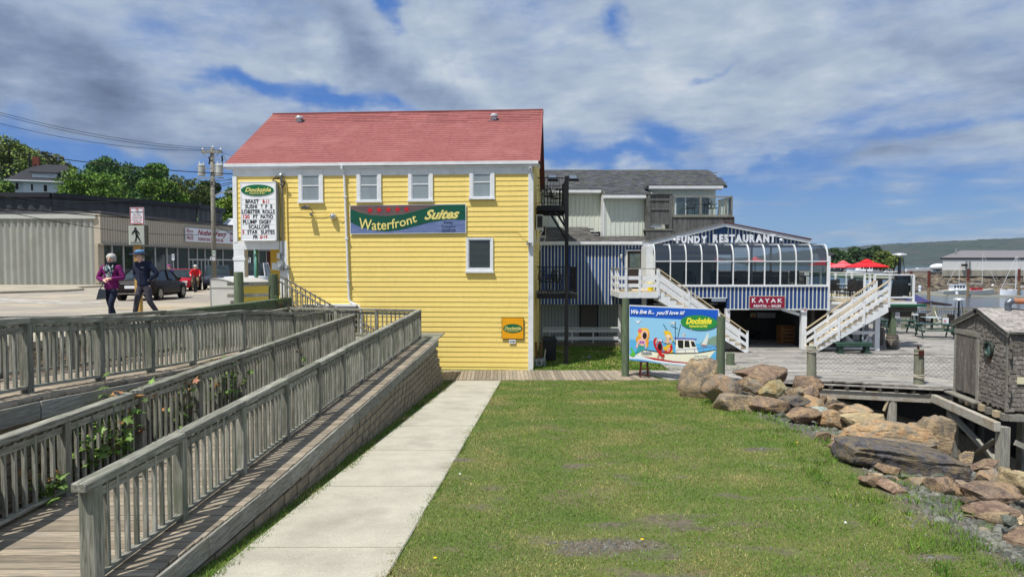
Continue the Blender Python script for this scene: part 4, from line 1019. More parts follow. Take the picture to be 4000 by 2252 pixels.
# ---- long banner ----
FB = FY @ Matrix.Translation((0, -.06, 0)); x0, z0, x1, z1 = s2box(FB, 925, 787, 1825, 1018)
bn =thing('banner','long green and blue vinyl banner with five red stars on the yellow wall','banner',FB @ Vector(((x0+x1)/2,0,z0)))
xa,zt0 =hit(*S2(925,797),FB);xb,zt1 =hit(*S2(1825,784),FB);zb0 =hit(*S2(930,1020),FB)[1];zb1 =hit(*S2(1828,1010),FB)[1]
def bp(x, y): return hit(*S2(x, y), FB)
edge = flat('banner_white', 214, 216, 214, .5)
m = MB(FB); m.prism([(xa, zb0), (xb, zb1), (xb, zt1), (xa, zt0)], -.012, 0,edge);m.build('sheet',bn)
brn =mk('banner_brown',srgb(112,92,84),srgb(92,76,84),scale=5,st=(.4,1,2),rough=.45,var=.02);blu =mk('banner_blue',srgb(116,132,172),srgb(86,104,150),scale=6,st=(.5,1,3),rough=.45,var=.02);bgr =mk('banner_green',srgb(16,88,66),srgb(20,76,60),scale=4,st=(.4,1,3),rough=.4,var=.02)
m =MB(FB);m.prism([bp(930,800),bp(932,1014),bp(1820,1006),bp(1818,790)],-.014,-.012,blu);m.build('print_water',bn)
m =MB(FB);m.prism([bp(930,800),bp(930,845)]+[bp(*q) for q in ((1000,905),(1150,925),(1300,905),(1440,850),(1600,800),(1640,793))],-.017,-.014,brn);m.build('print_sky',bn)
low_ =[(930,925),(1000,960),(1100,988),(1200,998),(1300,988),(1420,960),(1540,928),(1680,906),(1820,908)];up_ =[(1818,790),(1660,792),(1560,806),(1440,840),(1330,868),(1200,880),(1080,872),(1000,852),(930,825)]
m = MB(FB); m.prism([bp(*q) for q in low_+up_], -.020, -.017, bgr); m.build('print_wave', bn)
for (cx, cy) in ((1082, 835), (1152, 832), (1224, 830), (1295, 828), (1365, 826)):
  c =bp(cx,cy);r =.36*.5*25/25;r =abs(bp(cx+25,cy)[0]-c[0]);m =MB(FB);m.prism([(c[0]+(r if k % 2 == 0 else r*.4)*math.sin(k*math.pi/5),c[1]+(r if k % 2 == 0 else r*.4)*math.cos(k*math.pi/5)) for k in range(10)],-.026,-.020,flat('star_red',206,30,40,.4));m.build('star',bn)
u_ = abs(bp(1000, 900)[1]-bp(1000, 910)[1])/10
lettering('Waterfront',FB,s2box(FB,995,905,1440,968),-.024,GLD,bn,bold=.01,warp=lambda fx,fz,x,z: (x-(fz-.5)*.12*(fx-.4),z+u_*(58*(fx-.42)**2*2.2-20+22*fx)+(fz-.5)*u_*22*(1-fx)))
lettering('Suites',FB,s2box(FB,1502,832,1775,908),-.024,GLD,bn,bold=.035,shear=.45,warp=lambda fx,fz,x,z: (x,z+u_*10*fx))
lettering('Fundy',FB,s2box(FB,1656,920,1722,945),-.024,flat('print_navy',24,28,60,.4),bn,bold=.0);lettering('Complex',FB,s2box(FB,1636,948,1742,972),-.024,flat('print_navy',24,28,60,.4),bn,bold=.0)
m = MB(FB)
for r_ in range(2):
  for k in range(3):
    q =[bp(1636+k*38+j*4,982+r_*14+3*math.sin(j*1.6)) for j in range(9)];m.tube([(a,-.022,b) for a,b in q],.006,flat('print_navy',24,28,60,.4),4)
m.build('wave_marks', bn)
# small yellow sign and arrow
FK = FY @ Matrix.Translation((0, -.05, 0)); x0, z0, x1, z1 = Sbox(FK, 1960, 1239, 2046, 1323)
sg =thing('wall_sign','square amber sign with green oval low on the yellow wall','sign',FK @ Vector(((x0+x1)/2,0,z0)))
m =MB(FK);m.bb(x0,x1,-.02,0,z0,z1,BLK);m.build('frame',sg);m =MB(FK);m.bb(x0+.015,x1-.015,-.026,-.02,z0+.015,z1-.015,flat('sign_amber',240,168,20,.4));m.build('panel',sg)
m =MB(FK);a,b,c,d =Sbox(FK,1965,1264,2041,1299);m.prism(ellipse((a+c)/2,(b+d)/2,(c-a)/2,(d-b)/2),-.034,-.026,GRN);m.build('oval',sg)
lettering('Dockside',FK,Sbox(FK,1971,1274,2036,1288),-.037,GLD,sg,bold=.03,shear=.3);lettering('Restaurant and Bar',FK,Sbox(FK,1981,1289,2025,1294),-.037,GLD,sg,bold=.01)
x0,z0,x1,z1 =Sbox(FK,1988,1325,2014,1341);sa =thing('arrow_sign','tiny white sign with a black arrow under the amber sign','sign',FK @ Vector((x0,0,z0)))
m =MB(FK);m.bb(x0,x1,-.012,0,z0,z1,WHT);m.build('panel',sa);zc =(z0+z1)/2;m =MB(FK);m.prism([(x0+.02,zc-.012),(x1-.08,zc-.012),(x1-.08,zc-.035),(x1-.015,zc),(x1-.08,zc+.035),(x1-.08,zc+.012),(x0+.02,zc+.012)],-.018,-.012,BLK);m.build('arrow',sa)
# cameras and small lamp at the right corner
for (u,v,lab) in ((2071,658,'small white security camera under the right eave of the yellow house'),(2068,952,'small wall floodlight on the white corner board of the yellow house')):
  x,z =hit(u,v,FY,-.15);c =thing('wall_lamp' if v > 900 else 'security_camera',lab,'lamp' if v > 900 else 'camera',FY @ Vector((x,-.1,z)));m =MB(FY)
  m.box((x,-.16,z),(.22 if v > 900 else .1,.12,.1),WHT if v < 900 else cg);m.cyl((x,-.06,z),(x,-.12,z),.04,.04,WHT,8);m.build('housing',c)
  m = MB(FY); m.cyl((x, -.22, z-.01), (x, -.235, z-.01), .03, .03, black(), 10); m.build('lens',c)
# ================= fire-escape balconies of the yellow house =================
BK = black(); bkw = mk('black_timber', srgb(34, 33, 33), srgb(22, 22, 22), scale=20,rough=.7,var=.1)
PB = WY(2214, 1424, 27.4)
def balcony(label, z, y0, y1, x1, H, mesh_top=False):
  x0 = 1.0; t = thing('iron_balcony', label, 'balcony', (1.6, (y0+y1)/2, z))
  m =MB();m.bb(x0,x1,y0,y0+.06,z-.2,z,BK);m.bb(x1-.06,x1,y0+.06,y1,z-.2,z,BK);m.bb(x0,x1,y1-.06,y1,z-.2,z,BK);m.build('frame',t)
  k = y0+.08
  while k < y1-.1: piece('deck_board',bkw if z > 4 else wood('greyer','X'),beamM((x0+.02,k+.06,z-.0),(x1+.03,k+.06,z-.0),.13,.03),t);k += .15
  m =MB();m.beam((x0,y0+.03,z+H),(x1,y0+.03,z+H),.035,.03,BK);m.beam((x1-.03,y0,z+H-.0),(x1-.03,y1,z+H),.035,.03,BK);m.beam((x0,y0+.03,z+.12),(x1,y0+.03,z+.12),.03,.02,BK);m.beam((x0,y0+.03,z+H*.55),(x1,y0+.03,z+H*.55),.02,.02,BK);m.beam((x1-.03,y0,z+.12),(x1-.03,y1,z+.12),.03,.02,BK);m.beam((x0,y1-.03,z+H),(x1,y1-.03,z+H),.03,.02,BK);m.build('rail',t)
  x = x0+.08
  while x < x1:
    for yy in (y0+.03, y1-.03): piece('rail_bar', BK,beamM((x,yy,z+.02),(x,yy,z+H),.016,.016),t)
    x += .115
  k = y0+.15
  while k < y1: piece('rail_bar', BK,beamM((x1-.03,k,z+.02),(x1-.03,k,z+H),.016,.016),t);k += .115
  return t
ZU =hit(2150,803,Matrix.Translation((0,27.4,0)))[1];ZL =hit(2150,1146,Matrix.Translation((0,27.4,0)))[1]
RU =hit(2150,694,Matrix.Translation((0,27.4,0)))[1]-ZU;RLr =hit(2150,1043,Matrix.Translation((0,27.4,0)))[1]-ZL
balcony('upper black iron balcony high on the side of the yellow house', ZU, 27.4, 30.2, 2.24, RU)
balcony('lower black iron balcony with grey boards beside the yellow house', ZL, 27.4,30.4,2.62,RLr)
t =thing('balcony_post','tall black steel column carrying the two iron balconies','column',(2.19,27.42,.1));m =MB()
m.bb(2.11,2.26,27.3,27.39,.1,ZU+RU+.05,BK);m.bb(2.05,2.33,27.25,27.5,.08,.12,BK);m.build('column',t)
m =MB();m.beam((2.18,27.5,ZU-1.35),(1.5,27.5,ZU-.25),.06,.08,BK);m.beam((2.18,27.55,ZU-.9),(2.18,29.5,ZU-.2),.05,.07,BK);m.beam((2.18,27.5,ZU-.9),(1.75,27.5,ZU-.22),.06,.08,BK);m.build('brace',t)
for k in range(9): piece('rib',BK,beamM((1.05,27.7+k*.28,ZU-.17),(2.2,27.7+k*.28,ZU-.17),.05,.12),t)
# ornate cast chairs, side table
def cast_chair(x, y, z, rz=0, ornate=True):
  t = thing('patio_chair', 'x', 'chair', (0, 0, 0)); m = MB()
  for sx in (-1, 1):
    m.tube([(sx*.2,-.2,0),(sx*.17,-.16,.22),(sx*.19,-.2,.43)],.014,BK,5);m.build('leg',t);m =MB()
    m.tube([(sx*.2, .24,0),(sx*.16,.18,.22),(sx*.18,.2,.43)],.014,BK,5);m.build('leg',t);m =MB()
    m.tube([(sx*.22,.22,.5),(sx*.24,.0,.66),(sx*.23,-.18,.62),(sx*.2,-.2,.43)],.012,BK,5);m.build('armrest',t);m =MB()
  m.cyl((0, 0, .42), (0, 0, .445), .23, .24, BK, 14); m.build('seat', t)
  m =MB();q =[(.22*math.sin(a),.22+.05*(1-math.cos(a)),.66-.24*math.cos(a)) for a in [k/14*6.283 for k in range(15)]];m.tube(q,.014,BK,5)
  for k in range(5):
    a =-.16+k*.08;m.tube([(a*.5,.23,.44),(a*1.2,.24,.62),(-a*.4,.26,.74),(a*.9,.27,.86)],.008,BK,4)
  for k in range(3): m.tube([(.08*math.cos(b)+(k-1)*.09,.25,.66+.07*math.sin(b)) for b in [j/8*6.283 for j in range(9)]],.007,BK,4)
  m.build('backrest', t); t.matrix_basis = TR(x, y, z, rz); return t
cc =cast_chair(1.55,28.3,ZU+.02,.5);cc['label'] ='black ornate cast chair on the upper iron balcony'
spots =[(1.35,28.2,ZL+.02,.2,'left ornate chair on the lower iron balcony'),(1.75,28.1,ZL+.02,-.3,'middle ornate chair on the lower iron balcony'),(2.0,28.7,ZL+.02,2.0,'rear ornate chair on the lower iron balcony'),(1.9,29.2,ZU+.02,1.2,'second cast chair behind the table on the upper iron balcony')]
for x, y, z, r, l in spots: copy_tree(cc, TR(x, y, z, r), label=l)
cc['group'] = 'cast iron patio chairs'
def cafe_table(label, x, y, z, r=.3, h=.72, top=None):
  t =thing('cafe_table',label,'table',(x,y,z));m =MB();m.cyl((x,y,z+h-.03),(x,y,z+h),r,r,top or BK,18);m.build('table_top',t)
  m =MB();m.cyl((x,y,z+.02),(x,y,z+h-.03),.03,.03,BK,8);m.cyl((x,y,z),(x,y,z+.02),r*.6,r*.6,BK,12);m.build('pedestal',t);return t
cafe_table('small round black table on the upper iron balcony',1.98,28.3,ZU+.02,.22);cafe_table('small black table against the right rail of the lower balcony',2.3,28.0,ZL+.02,.2)
# air-conditioning units
def acunit(label, u0, v0, u1, v1, Y):
  p,q =WY(u0,v0,Y),WY(u1,v1,Y);t =thing('air_conditioner',label,'air conditioner',((p.x+q.x)/2,Y,q.z));c =flat('ac_cream',214,212,198,.5)
  m = MB(); m.bb(p.x, q.x, Y, Y+.75, q.z, p.z, c); m.build('case', t); m = MB()
  n = 14
  for k in range(n): z = q.z+.06+(p.z-q.z-.1)*k/n; m.bb(p.x+.05,q.x-.03,Y-.012,Y-.001,z,z+.028,BK)
  m.build('grille',t);m =MB();m.beam((p.x-.05,Y+.05,q.z-.03),(q.x+.03,Y+.05,q.z-.03),.03,.04,WHT);m.beam((p.x,Y+.05,q.z-.55),(q.x,Y+.05,q.z-.04),.03,.03,WHT);m.beam((p.x-.02,Y+.05,q.z-.6),(p.x-.02,Y+.05,q.z-.0),.03,.03,WHT);m.build('bracket',t)
acunit('cream air conditioner bracketed to the yellow house below the upper balcony',2094,838,2122,894,27.3);acunit('second air conditioner further along the side wall, in shade',2110,882,2132,924,29.6)
# things leaning in the corner: crate, boards, wheeled bin
def bin_():
  p =WZ(2146,1408,.12);x,y =p.x,p.y;t =thing('wheeled_bin','black wheeled rubbish bin in the shade beside the yellow house','bin',(x,y,.1));g =mk('bin_plastic',srgb(44,46,50),srgb(34,36,40),scale=4,rough=.45,var=.03)
  m =MB();a,b =.24,.29;m.add([(x-a,y-a,.2),(x+a,y-a,.2),(x+a,y+a,.2),(x-a,y+a,.2),(x-b,y-b,1.0),(x+b,y-b,1.0),(x+b,y+b,1.0),(x-b,y+b,1.0)],[(3,2,1,0),(0,1,5,4),(1,2,6,5),(2,3,7,6),(3,0,4,7),(4,5,6,7)],g);m.build('body',t)
  m =MB();m.add([(x-.32,y-.34,1.0),(x+.32,y-.34,1.0),(x+.32,y+.3,1.02),(x-.32,y+.3,1.02),(x-.25,y-.27,1.1),(x+.25,y-.27,1.1),(x+.25,y+.25,1.12),(x-.25,y+.25,1.12)],[(3,2,1,0),(0,1,5,4),(1,2,6,5),(2,3,7,6),(3,0,4,7),(4,5,6,7)],g);m.build('lid',t)
  for s in (-1,1): m =MB();m.cyl((x+s*.22,y+.2,.2),(x+s*.27,y+.2,.2),.1,.1,BK,14);m.build('wheel',t)
bin_()
p =WZ(2105,1428,.1);t =thing('plastic_crate','grey plastic crate full of short boards at the corner of the yellow house','crate',(p.x,p.y,.1));gp =flat('crate_grey',150,156,158,.6);x,y =p.x,p.y
m = MB();
for k in range(9): m.bb(x-.24+k*.055,x-.21+k*.055,y-.17,y-.15,.1,.34,gp);m.bb(x-.24+k*.055,x-.21+k*.055,y+.15,y+.17,.1,.34,gp)
m.bb(x-.26,x+.26,y-.19,y-.17,.3,.42,gp);m.bb(x-.26,x+.26,y+.17,y+.19,.3,.42,gp);m.bb(x-.26,x-.24,y-.17,y+.17,.1,.42,gp);m.bb(x+.24,x+.26,y-.17,y+.17,.1,.42,gp);m.bb(x-.24,x+.24,y-.15,y+.15,.1,.13,gp);m.build('basket',t)
m =MB();m.tube([(x-.1,y-.2,.38),(x-.11,y-.24,.2),(x,y-.25,.13),(x+.1,y-.24,.2),(x+.1,y-.2,.38)],.012,WHT,6);m.build('handle',t)
for k,(dx,h,c) in enumerate(((-.08,.9,(120,84,52)),(.06,.88,(96,74,54)),(.18,.62,(190,184,168)),(-.2,.7,(188,176,150)))):
  tb =thing('board',('brown board standing left in the grey crate','darker board standing in the grey crate','white stick leaning right in the grey crate','pale strip leaning left in the grey crate')[k],'board',(x+dx,y,.15));m =MB();m.beam((x+dx,y,.14),(x+dx*1.5,y+.05,.14+h),.1 if k < 2 else .04,.03,mk('plank_%d' % k,srgb(*c),None,scale=10,st=(1,1,.1),rough=.8));m.build('plank',tb)
# litter in the grass
for (u,v,w,lab,nm,col) in ((2200,1379,.3,'crumpled white scrap of plastic on the shaded grass','litter',(214,216,220)),(2301,1396,.09,'small crushed can lying on the grass by the balcony column','drink_can',(130,150,190))):
  p = WZ(u, v, .12); t = thing(nm, lab, 'litter', (p.x, p.y, .1)); m = MB()
  if nm == 'drink_can': m.cyl((p.x-.06,p.y,.15),(p.x+.06,p.y+.02,.15),.033,.03,flat('can',*col,.3,metal=.5),10)
  else: m.add([(p.x-w/2,p.y,.13),(p.x,p.y-.03,.19),(p.x+w/2,p.y+.02,.2),(p.x+w*.4,p.y+.1,.14),(p.x-.05,p.y+.08,.17)],[(0,1,4),(1,2,3),(1,3,4)],flat('litter',*col,.5))
  m.build('scrap', t)
# ================= restaurant: blue battened wall, gable, solarium =================
BLUE =mk('blue_board',srgb(46,76,134),srgb(38,64,120),scale=6,st=(1,1,.15),rough=.55,var=.06,c3=srgb(54,84,140),s3=2);CRM =mk('cream_batten',srgb(208,214,206),srgb(194,200,192),scale=5,rough=.55,var=.03)
rs_ =thing('restaurant','blue restaurant with cream battens, white gable and curved glass sunroom','restaurant',(8,34,.2))
F336 = Matrix.Translation((0, 33.6, 0)); F32 = Matrix.Translation((0, 32.0, 0))
def zS(v, Y): return WY(2000, v, Y).z
def xS(u, v, Y): return WY(u, v, Y).x
x0, x1 = 1.4, xS(2516, 1000, 33.6); zt, zb = zS(957, 33.6), zS(1188, 33.6)
m = MB(); m.bb(x0, x1+.2, 33.6, 36.5, zb, zt, BLUE); m.build('blue_wall', rs_)
xd0, xd1 = xS(2450, 1000, 33.6), xS(2510, 1000, 33.6); zd = zS(980, 33.6)
x = x0+.03
while x < x1+.1:
  lo = zd+.12 if xd0-.05 < x < xd1+.08 else zb-.01
  piece('batten', CRM, beamM((x, 33.585, lo), (x, 33.585, zt),.047,.03,up=(0,1,0)),rs_);x += .1655
# door
dr = MB(); dr.bb(xd0,xd1,33.55,33.6,2.95,zd,flat('door_brown',52,44,42,.5));dr =dr.build('door',rs_)
m =MB();m.bb(xd0-.06,xd0,33.54,33.6,2.95,zd+.06,WHT);m.bb(xd1,xd1+.06,33.54,33.6,2.95,zd+.06,WHT);m.bb(xd0,xd1,33.54,33.6,zd,zd+.06,WHT);m.build('frame',dr)
m =MB();m.bb(xd0+.12,xd1-.12,33.535,33.549,zd-.85,zd-.12,mk('door_glass',srgb(60,74,66),srgb(90,100,96),scale=6,rough=.05,spec=.8));m.build('pane',dr)
m =MB();m.cyl((xd1-.09,33.53,zd-1.1),(xd1-.09,33.55,zd-1.1),.025,.025,cg,8);m.bb(xd1-.1,xd1-.02,33.51,33.53,zd-1.13,zd-1.1,cg);m.build('handle',dr)
p =WY(2427,1001,33.5);t =thing('wall_lantern','small lantern on the blue wall left of the brown door','lamp',tuple(p));m =MB();m.lathe((p.x,33.5,p.z-.1),[(.03,0),(.05,.05),(.05,.14),(.07,.15),(.02,.2)],CRM,8);m.bb(p.x-.03,p.x+.03,33.53,33.57,p.z-.1,p.z+.1,WHT);m.build('lantern',t)
# gutter above blue wall and shingled skirt
m =MB();m.bb(x0,x1+.1,33.4,33.58,zt-.01,zt+.1,WHT);m.bb(x0,x1+.1,33.35,33.41,zt+.04,zt+.17,WHT);m.build('gutter',rs_)
sk =mk('skirt_shingle',srgb(96,94,92),srgb(64,62,62),scale=3,st=(.35,1,2.2),rough=.95,var=.35,c3=srgb(76,84,70),s3=3);its =[];zk =zt+.1;y_ =33.55;k =0
while y_ < 35.45:
  x = x0-.3*(k % 2);
  while x < x1-.3+(.3 if y_ < 34.3 else -2.3):
    w =R.uniform(.25,.6);its.append((beamM((x,y_+.05,zk+.03),(x+w-.006,y_+.05,zk+.03),.2,.018,up=(0,-.45,1)),sk));x += w
  y_ += .16; zk += .073; k += 1
pieces('skirt_shingle', its, rs_, 280)
# lower ground: white wall in shade, door, fence, kerb
m =MB();lw =flat('lower_wall',196,204,204,.8);xa,xb_ =1.4,xS(2420,1300,34.6);m.bb(xa,10.2,35.2,35.4,0,zb+.2,lw)
for k in range(44): m.bb(xa+.12+k*.17, xa+.14+k*.17, 35.19,35.2,.1,zb,flat('groove',120,126,128,.8))
m.bb(xa, 10.2, 33.75, 35.2, zb-.02, zb+.05, lw); m.build('lower_wall', rs_)
m =MB();a,b =xS(2268,1300,35.2),xS(2332,1300,35.2);m.bb(a,b,35.14,35.18,.2,zb,flat('door_grey',110,106,100,.6));m.bb(a-.06,a,35.12,35.18,.2,zb,BK);m.bb(b,b+.06,35.12,35.18,.2,zb,BK);m.build('lower_door',rs_)
m =MB();a,b =xS(2415,1300,33.6),xS(2432,1300,33.6);m.bb(a,b+.05,33.55,33.75,.1,zb,WHT);m.build('corner_post',rs_)
fn =thing('white_fence','low white two-rail fence along the foot of the blue wall','fence',(4,33.5,.1));zf =zS(1281,33.4)
for (va, vb, k) in ((1284, 1297, 'rail'), (1314, 1327, 'rail')):
  m = MB(); m.bb(1.5, a-.02, 33.42, 33.46, zS(vb, 33.4), zS(va, 33.4), WHT); m.build(k, fn)
m = MB(); m.bb(1.5, a-.02, 33.34, 33.52, zf, zf+.04, CRM); m.build('cap_rail', fn)
for u in (2148,2235,2318): m =MB();xx =xS(u,1300,33.4);m.bb(xx-.03,xx+.03,33.46,33.52,.08,zf,WHT);m.build('post',fn)
m =MB();m.bb(1.4,10.1,33.35,33.75,-.1,.27,mk('kerb_concrete',srgb(120,110,98),None,scale=4,rough=.95));m.build('kerb',rs_)
# gable
pk = WY(2828, 872, 33.5); gl0 = WY(2510, 952, 33.5); gr0 = WY(3160, 938, 33.5); zg = zS(958, 33.6)
m =MB();m.prism([(gl0.x+.1,zg-.1),(14.6,zg-.1),(gr0.x,gr0.z-.12),(pk.x,pk.z-.15),(gl0.x+.1,gl0.z-.05)],33.6,33.8,BLUE);m.build('gable_wall',rs_)
x = gl0.x+.2
while x < gr0.x:
  zt_ =(gl0.z+(pk.z-gl0.z)*(x-gl0.x)/(pk.x-gl0.x) if x < pk.x else pk.z+(gr0.z-pk.z)*(x-pk.x)/(gr0.x-pk.x))-.16
  if zt_ > zg+.03: piece('batten',CRM,beamM((x,33.585,zg-.08),(x,33.585,zt_),.06,.03,up=(0,1,0)),rs_)
  x += .182
m = MB()
for (a, b) in ((gl0, pk), (pk, gr0)):
  m.beam((a.x,33.38,a.z-.07),(b.x,33.38,b.z-.07),.06,.17,WHT,up=(0,0,1));m.beam((a.x,33.5,a.z-.12),(b.x,33.5,b.z-.12),.3,.03,WHT)
m.build('rake_board', rs_)
m = MB()
for (a,b) in ((gl0,pk),(pk,gr0)): m.slab([(a.x-.05,33.3,a.z+.07),(b.x+.05,33.3,b.z+.07),(b.x+.05,37.2,b.z+.07),(a.x-.05,37.2,a.z+.07)],.05,flat('gable_roof',92,42,44,.8) if a is pk else flat('gable_roof_grey',110,110,110,.8))
m.build('gable_roof', rs_)
m =MB();p =WY(2816,890,33.57);m.bb(p.x-.32,p.x+.32,33.55,33.58,p.z-.28,p.z+.2,flat('blue_panel',40,74,120,.4));m.build('vent_panel',rs_)
# raised letters
lt =thing('sign_letters','white block letters FUNDY RESTAURANT standing on the blue gable','sign',(9.5,33.5,zg));FL =Matrix.Translation((0,33.42,0))
def block_word(txt, u0, v0, u1, v1, F, mat, parent, n_, ext=.1, bold=.05, name='letter'):
  X0,Z0,X1,Z1 =Sbox(F,u0,v0,u1,v1);V,Fc =text_mesh(txt,bold);A =np.array(V);lo,hi =A.min(0),A.max(0);adv =[]
  for i in range(len(txt)):   # place every letter on its own
    if txt[i] == ' ': continue
    Vp, _ = text_mesh(txt[:i]+'.', bold) if i else ([(lo[0], 0, 0)], 0); x_ = np.array(Vp)
    V2,F2 =text_mesh(txt[i],bold);B =np.array(V2);w =B[:,0].max()-B[:,0].min();adv.append((i,B,F2,w))
  tot = sum(a[3] for a in adv)+.16*(len(adv)-1)+.3*txt.count(' ');s =(X1-X0)/tot;cx =X0;last =None
  hh = max(a[1][:, 1].max()-a[1][:, 1].min() for a in adv)
  for (i, B, F2, w) in adv:
    if i and txt[i-1] == ' ': cx += .3*s
    m =MB(F);b0 =B.min(0);vs =[((v[0]-b0[0])*s+cx,-ext,(v[1]-b0[1])/hh*(Z1-Z0)+Z0) for v in B];n =len(vs)
    fs = [];
    for f in F2:
      a,b,c =[Vector(vs[q]) for q in f[:3]];fs.append(tuple(f) if (b-a).cross(c-a).y < 0 else tuple(f)[::-1])
    m.add(vs, fs, mat); from collections import Counter
    ec = Counter();
    for f in fs:
      for q in range(len(f)): ec[(f[q], f[(q+1) % len(f)])] += 1
    be = [e for e in ec if (e[1], e[0]) not in ec]
    m.add(vs+[(x,0,z) for x,_,z in vs],[(e[1],e[0],e[0]+n,e[1]+n) for e in be],mat);m.build(name,parent)
    cx += w*s+.16*s
LW = flat('letter_white', 226, 230, 236, .5)
block_word('FUNDY',2642,921,2760,950,FL,LW,lt,5);block_word('RESTAURANT',2784,915,3026,947,FL,LW,lt,10)
m =MB();a,b =xS(2638,950,33.42),xS(3030,950,33.42);m.bb(a,b,33.44,33.48,zS(949,33.42)-.03,zS(949,33.42),cg);m.build('letter_bar',lt)
for (u,lab) in ((2632,'small gable floodlight left of the restaurant letters'),(3047,'small gable floodlight right of the restaurant letters')):
  p =WY(u,935,33.3);t =thing('gable_light',lab,'lamp',tuple(p),'floodlights beside the gable letters');m =MB();m.cyl((p.x,33.3,p.z),(p.x+.06,33.15,p.z-.05),.05,.07,LW,10);m.cyl((p.x,33.3,p.z),(p.x,33.55,p.z),.015,.015,LW,6);m.build('head',t)
# sunroom
so =thing('sunroom','curved-eave glass sunroom with white ribs wrapped along the restaurant front','sunroom',(10.6,32.8,3.1))
sx0, sx1 = xS(2556, 1110, 32), xS(3230, 1110, 32);zg0,zgm,zgt =zS(1111,32),zS(1020,32),zS(958,33.55)
gls =glassmat('sunroom_glass',(.44,.48,.48),1.5,.015);glc =glassmat('sunroom_glass_roof',(.42,.44,.44),2.3,.05)
N_ =8;prof =[(32.0,zg0),(32.0,zgm)]+[(32.0+.42*(1-math.cos(a)),zgm+(zgt-zgm)*math.sin(a)) for a in [k/N_*math.pi/2 for k in range(1,N_+1)]]+[(33.55,zgt+.01)]
nb = 11
for i in range(nb+1):
  x = sx0+(sx1-sx0)*i/nb; m = MB(); wd = .045
  P = [(x, y-.03, z) for y, z in prof]
  m2 = [Vector(q) for q in P]
  for a,b in zip(m2,m2[1:]): m.beam(a,b,wd,.07,WHT,up=(1,0,0) if False else (0,1,0) if abs((b-a).normalized().z) > .9 else (0,0,1))
  m.build('rib', so)
  if i < nb:
    x2 =sx0+(sx1-sx0)*(i+1)/nb;m =MB();m.add([(x+.03,32.0,zg0),(x2-.03,32.0,zg0),(x2-.03,32.0,zgm-.03),(x+.03,32.0,zgm-.03)],[(0,1,2,3)],gls);m.build('pane',so)
    m =MB();q =prof[1:];V =[(xx,y,z) for y,z in q for xx in (x+.03,x2-.03)];m.add(V,[(2*j,2*j+1,2*j+3,2*j+2) for j in range(len(q)-1)],glc);m.build('curved_pane',so,smooth=True)
for z,h in ((zg0-.05,.1),(zgm,.045)): m =MB();m.bb(sx0-.03,sx1+.03,31.93,31.99,z-h/2,z+h/2,WHT);m.build('crossbar',so)
m =MB();m.bb(sx0,sx1,33.5,33.6,zgt-.03,zgt+.03,WHT);m.bb(sx0-.35,sx1,33.45,33.59,zgt+.035,zgt+.09,cg);m.build('top_gutter',so)
prof =[(32.0,zg0),(32.0,zgm)]+[(32.0+1.55*(1-math.cos(a)),zgm+(zgt-zgm)*math.sin(a)) for a in [k/8*math.pi/2 for k in range(1,9)]]
for xx, nm in ((sx1, 'end_pane'), (sx0-.02, 'end_panel')):
  m =MB();q =prof+[(33.58,zg0)];m.add([(xx,y,z) for y,z in q],[tuple(range(len(q)))],gls if xx == sx1 else WHT);m.build(nm,so)
m = MB(); m.bb(sx0-.35, sx0-.03, 32.2, 33.5, zg0-.3, zgt-.05, WHT); m.build('left_pier', so)
m =MB();m.tube([(sx1+.02,y-.0,z+.04) for y,z in prof[1:]],.045,flat('dark_gutter',36,38,44,.5),6);m.build('edge_tube',so)
# floor, blue apron under glass, interior
zl1, zl2 = zS(1160, 32), zS(1204, 32); xm = xS(2840, 1180, 32)
m =MB();m.bb(sx0,xm,32.02,32.2,zl1,zg0-.08,BLUE);m.bb(xm,sx1+.03,32.02,32.2,zl2,zg0-.08,BLUE);m.build('apron',rs_)
x = sx0+.08
while x < sx1+.04: piece('batten',CRM,beamM((x,32.005,(zl1 if x < xm else zl2)-.02),(x,32.005,zg0-.1),.047,.03,up=(0,1,0)),rs_);x += .184
m =MB();m.bb(sx0,xm,31.98,32.02,zl1-.05,zl1-.02,WHT);m.bb(xm,sx1+.05,31.98,32.02,zl2-.06,zl2-.02,WHT);m.bb(sx1+.03,sx1+.1,31.9,32.2,zl2-.1,zgm+.25,WHT);m.build('trim',rs_)
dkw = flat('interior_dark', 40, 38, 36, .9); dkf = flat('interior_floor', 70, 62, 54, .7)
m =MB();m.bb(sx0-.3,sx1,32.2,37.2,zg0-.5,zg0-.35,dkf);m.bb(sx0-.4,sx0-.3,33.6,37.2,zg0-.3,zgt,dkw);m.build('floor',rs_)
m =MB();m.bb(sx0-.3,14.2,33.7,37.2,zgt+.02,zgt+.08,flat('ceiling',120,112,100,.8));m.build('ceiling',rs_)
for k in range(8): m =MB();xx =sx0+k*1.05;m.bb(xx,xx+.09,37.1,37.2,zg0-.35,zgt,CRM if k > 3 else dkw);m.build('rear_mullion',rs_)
m =MB();m.bb(sx0-.3,sx0+3.6,37.25,37.35,zg0-.35,zgt,dkw);m.bb(sx0+3.6,sx1+.3,37.25,37.35,zg0-.35,zg0+.55,dkw);m.build('rear_wall',rs_)
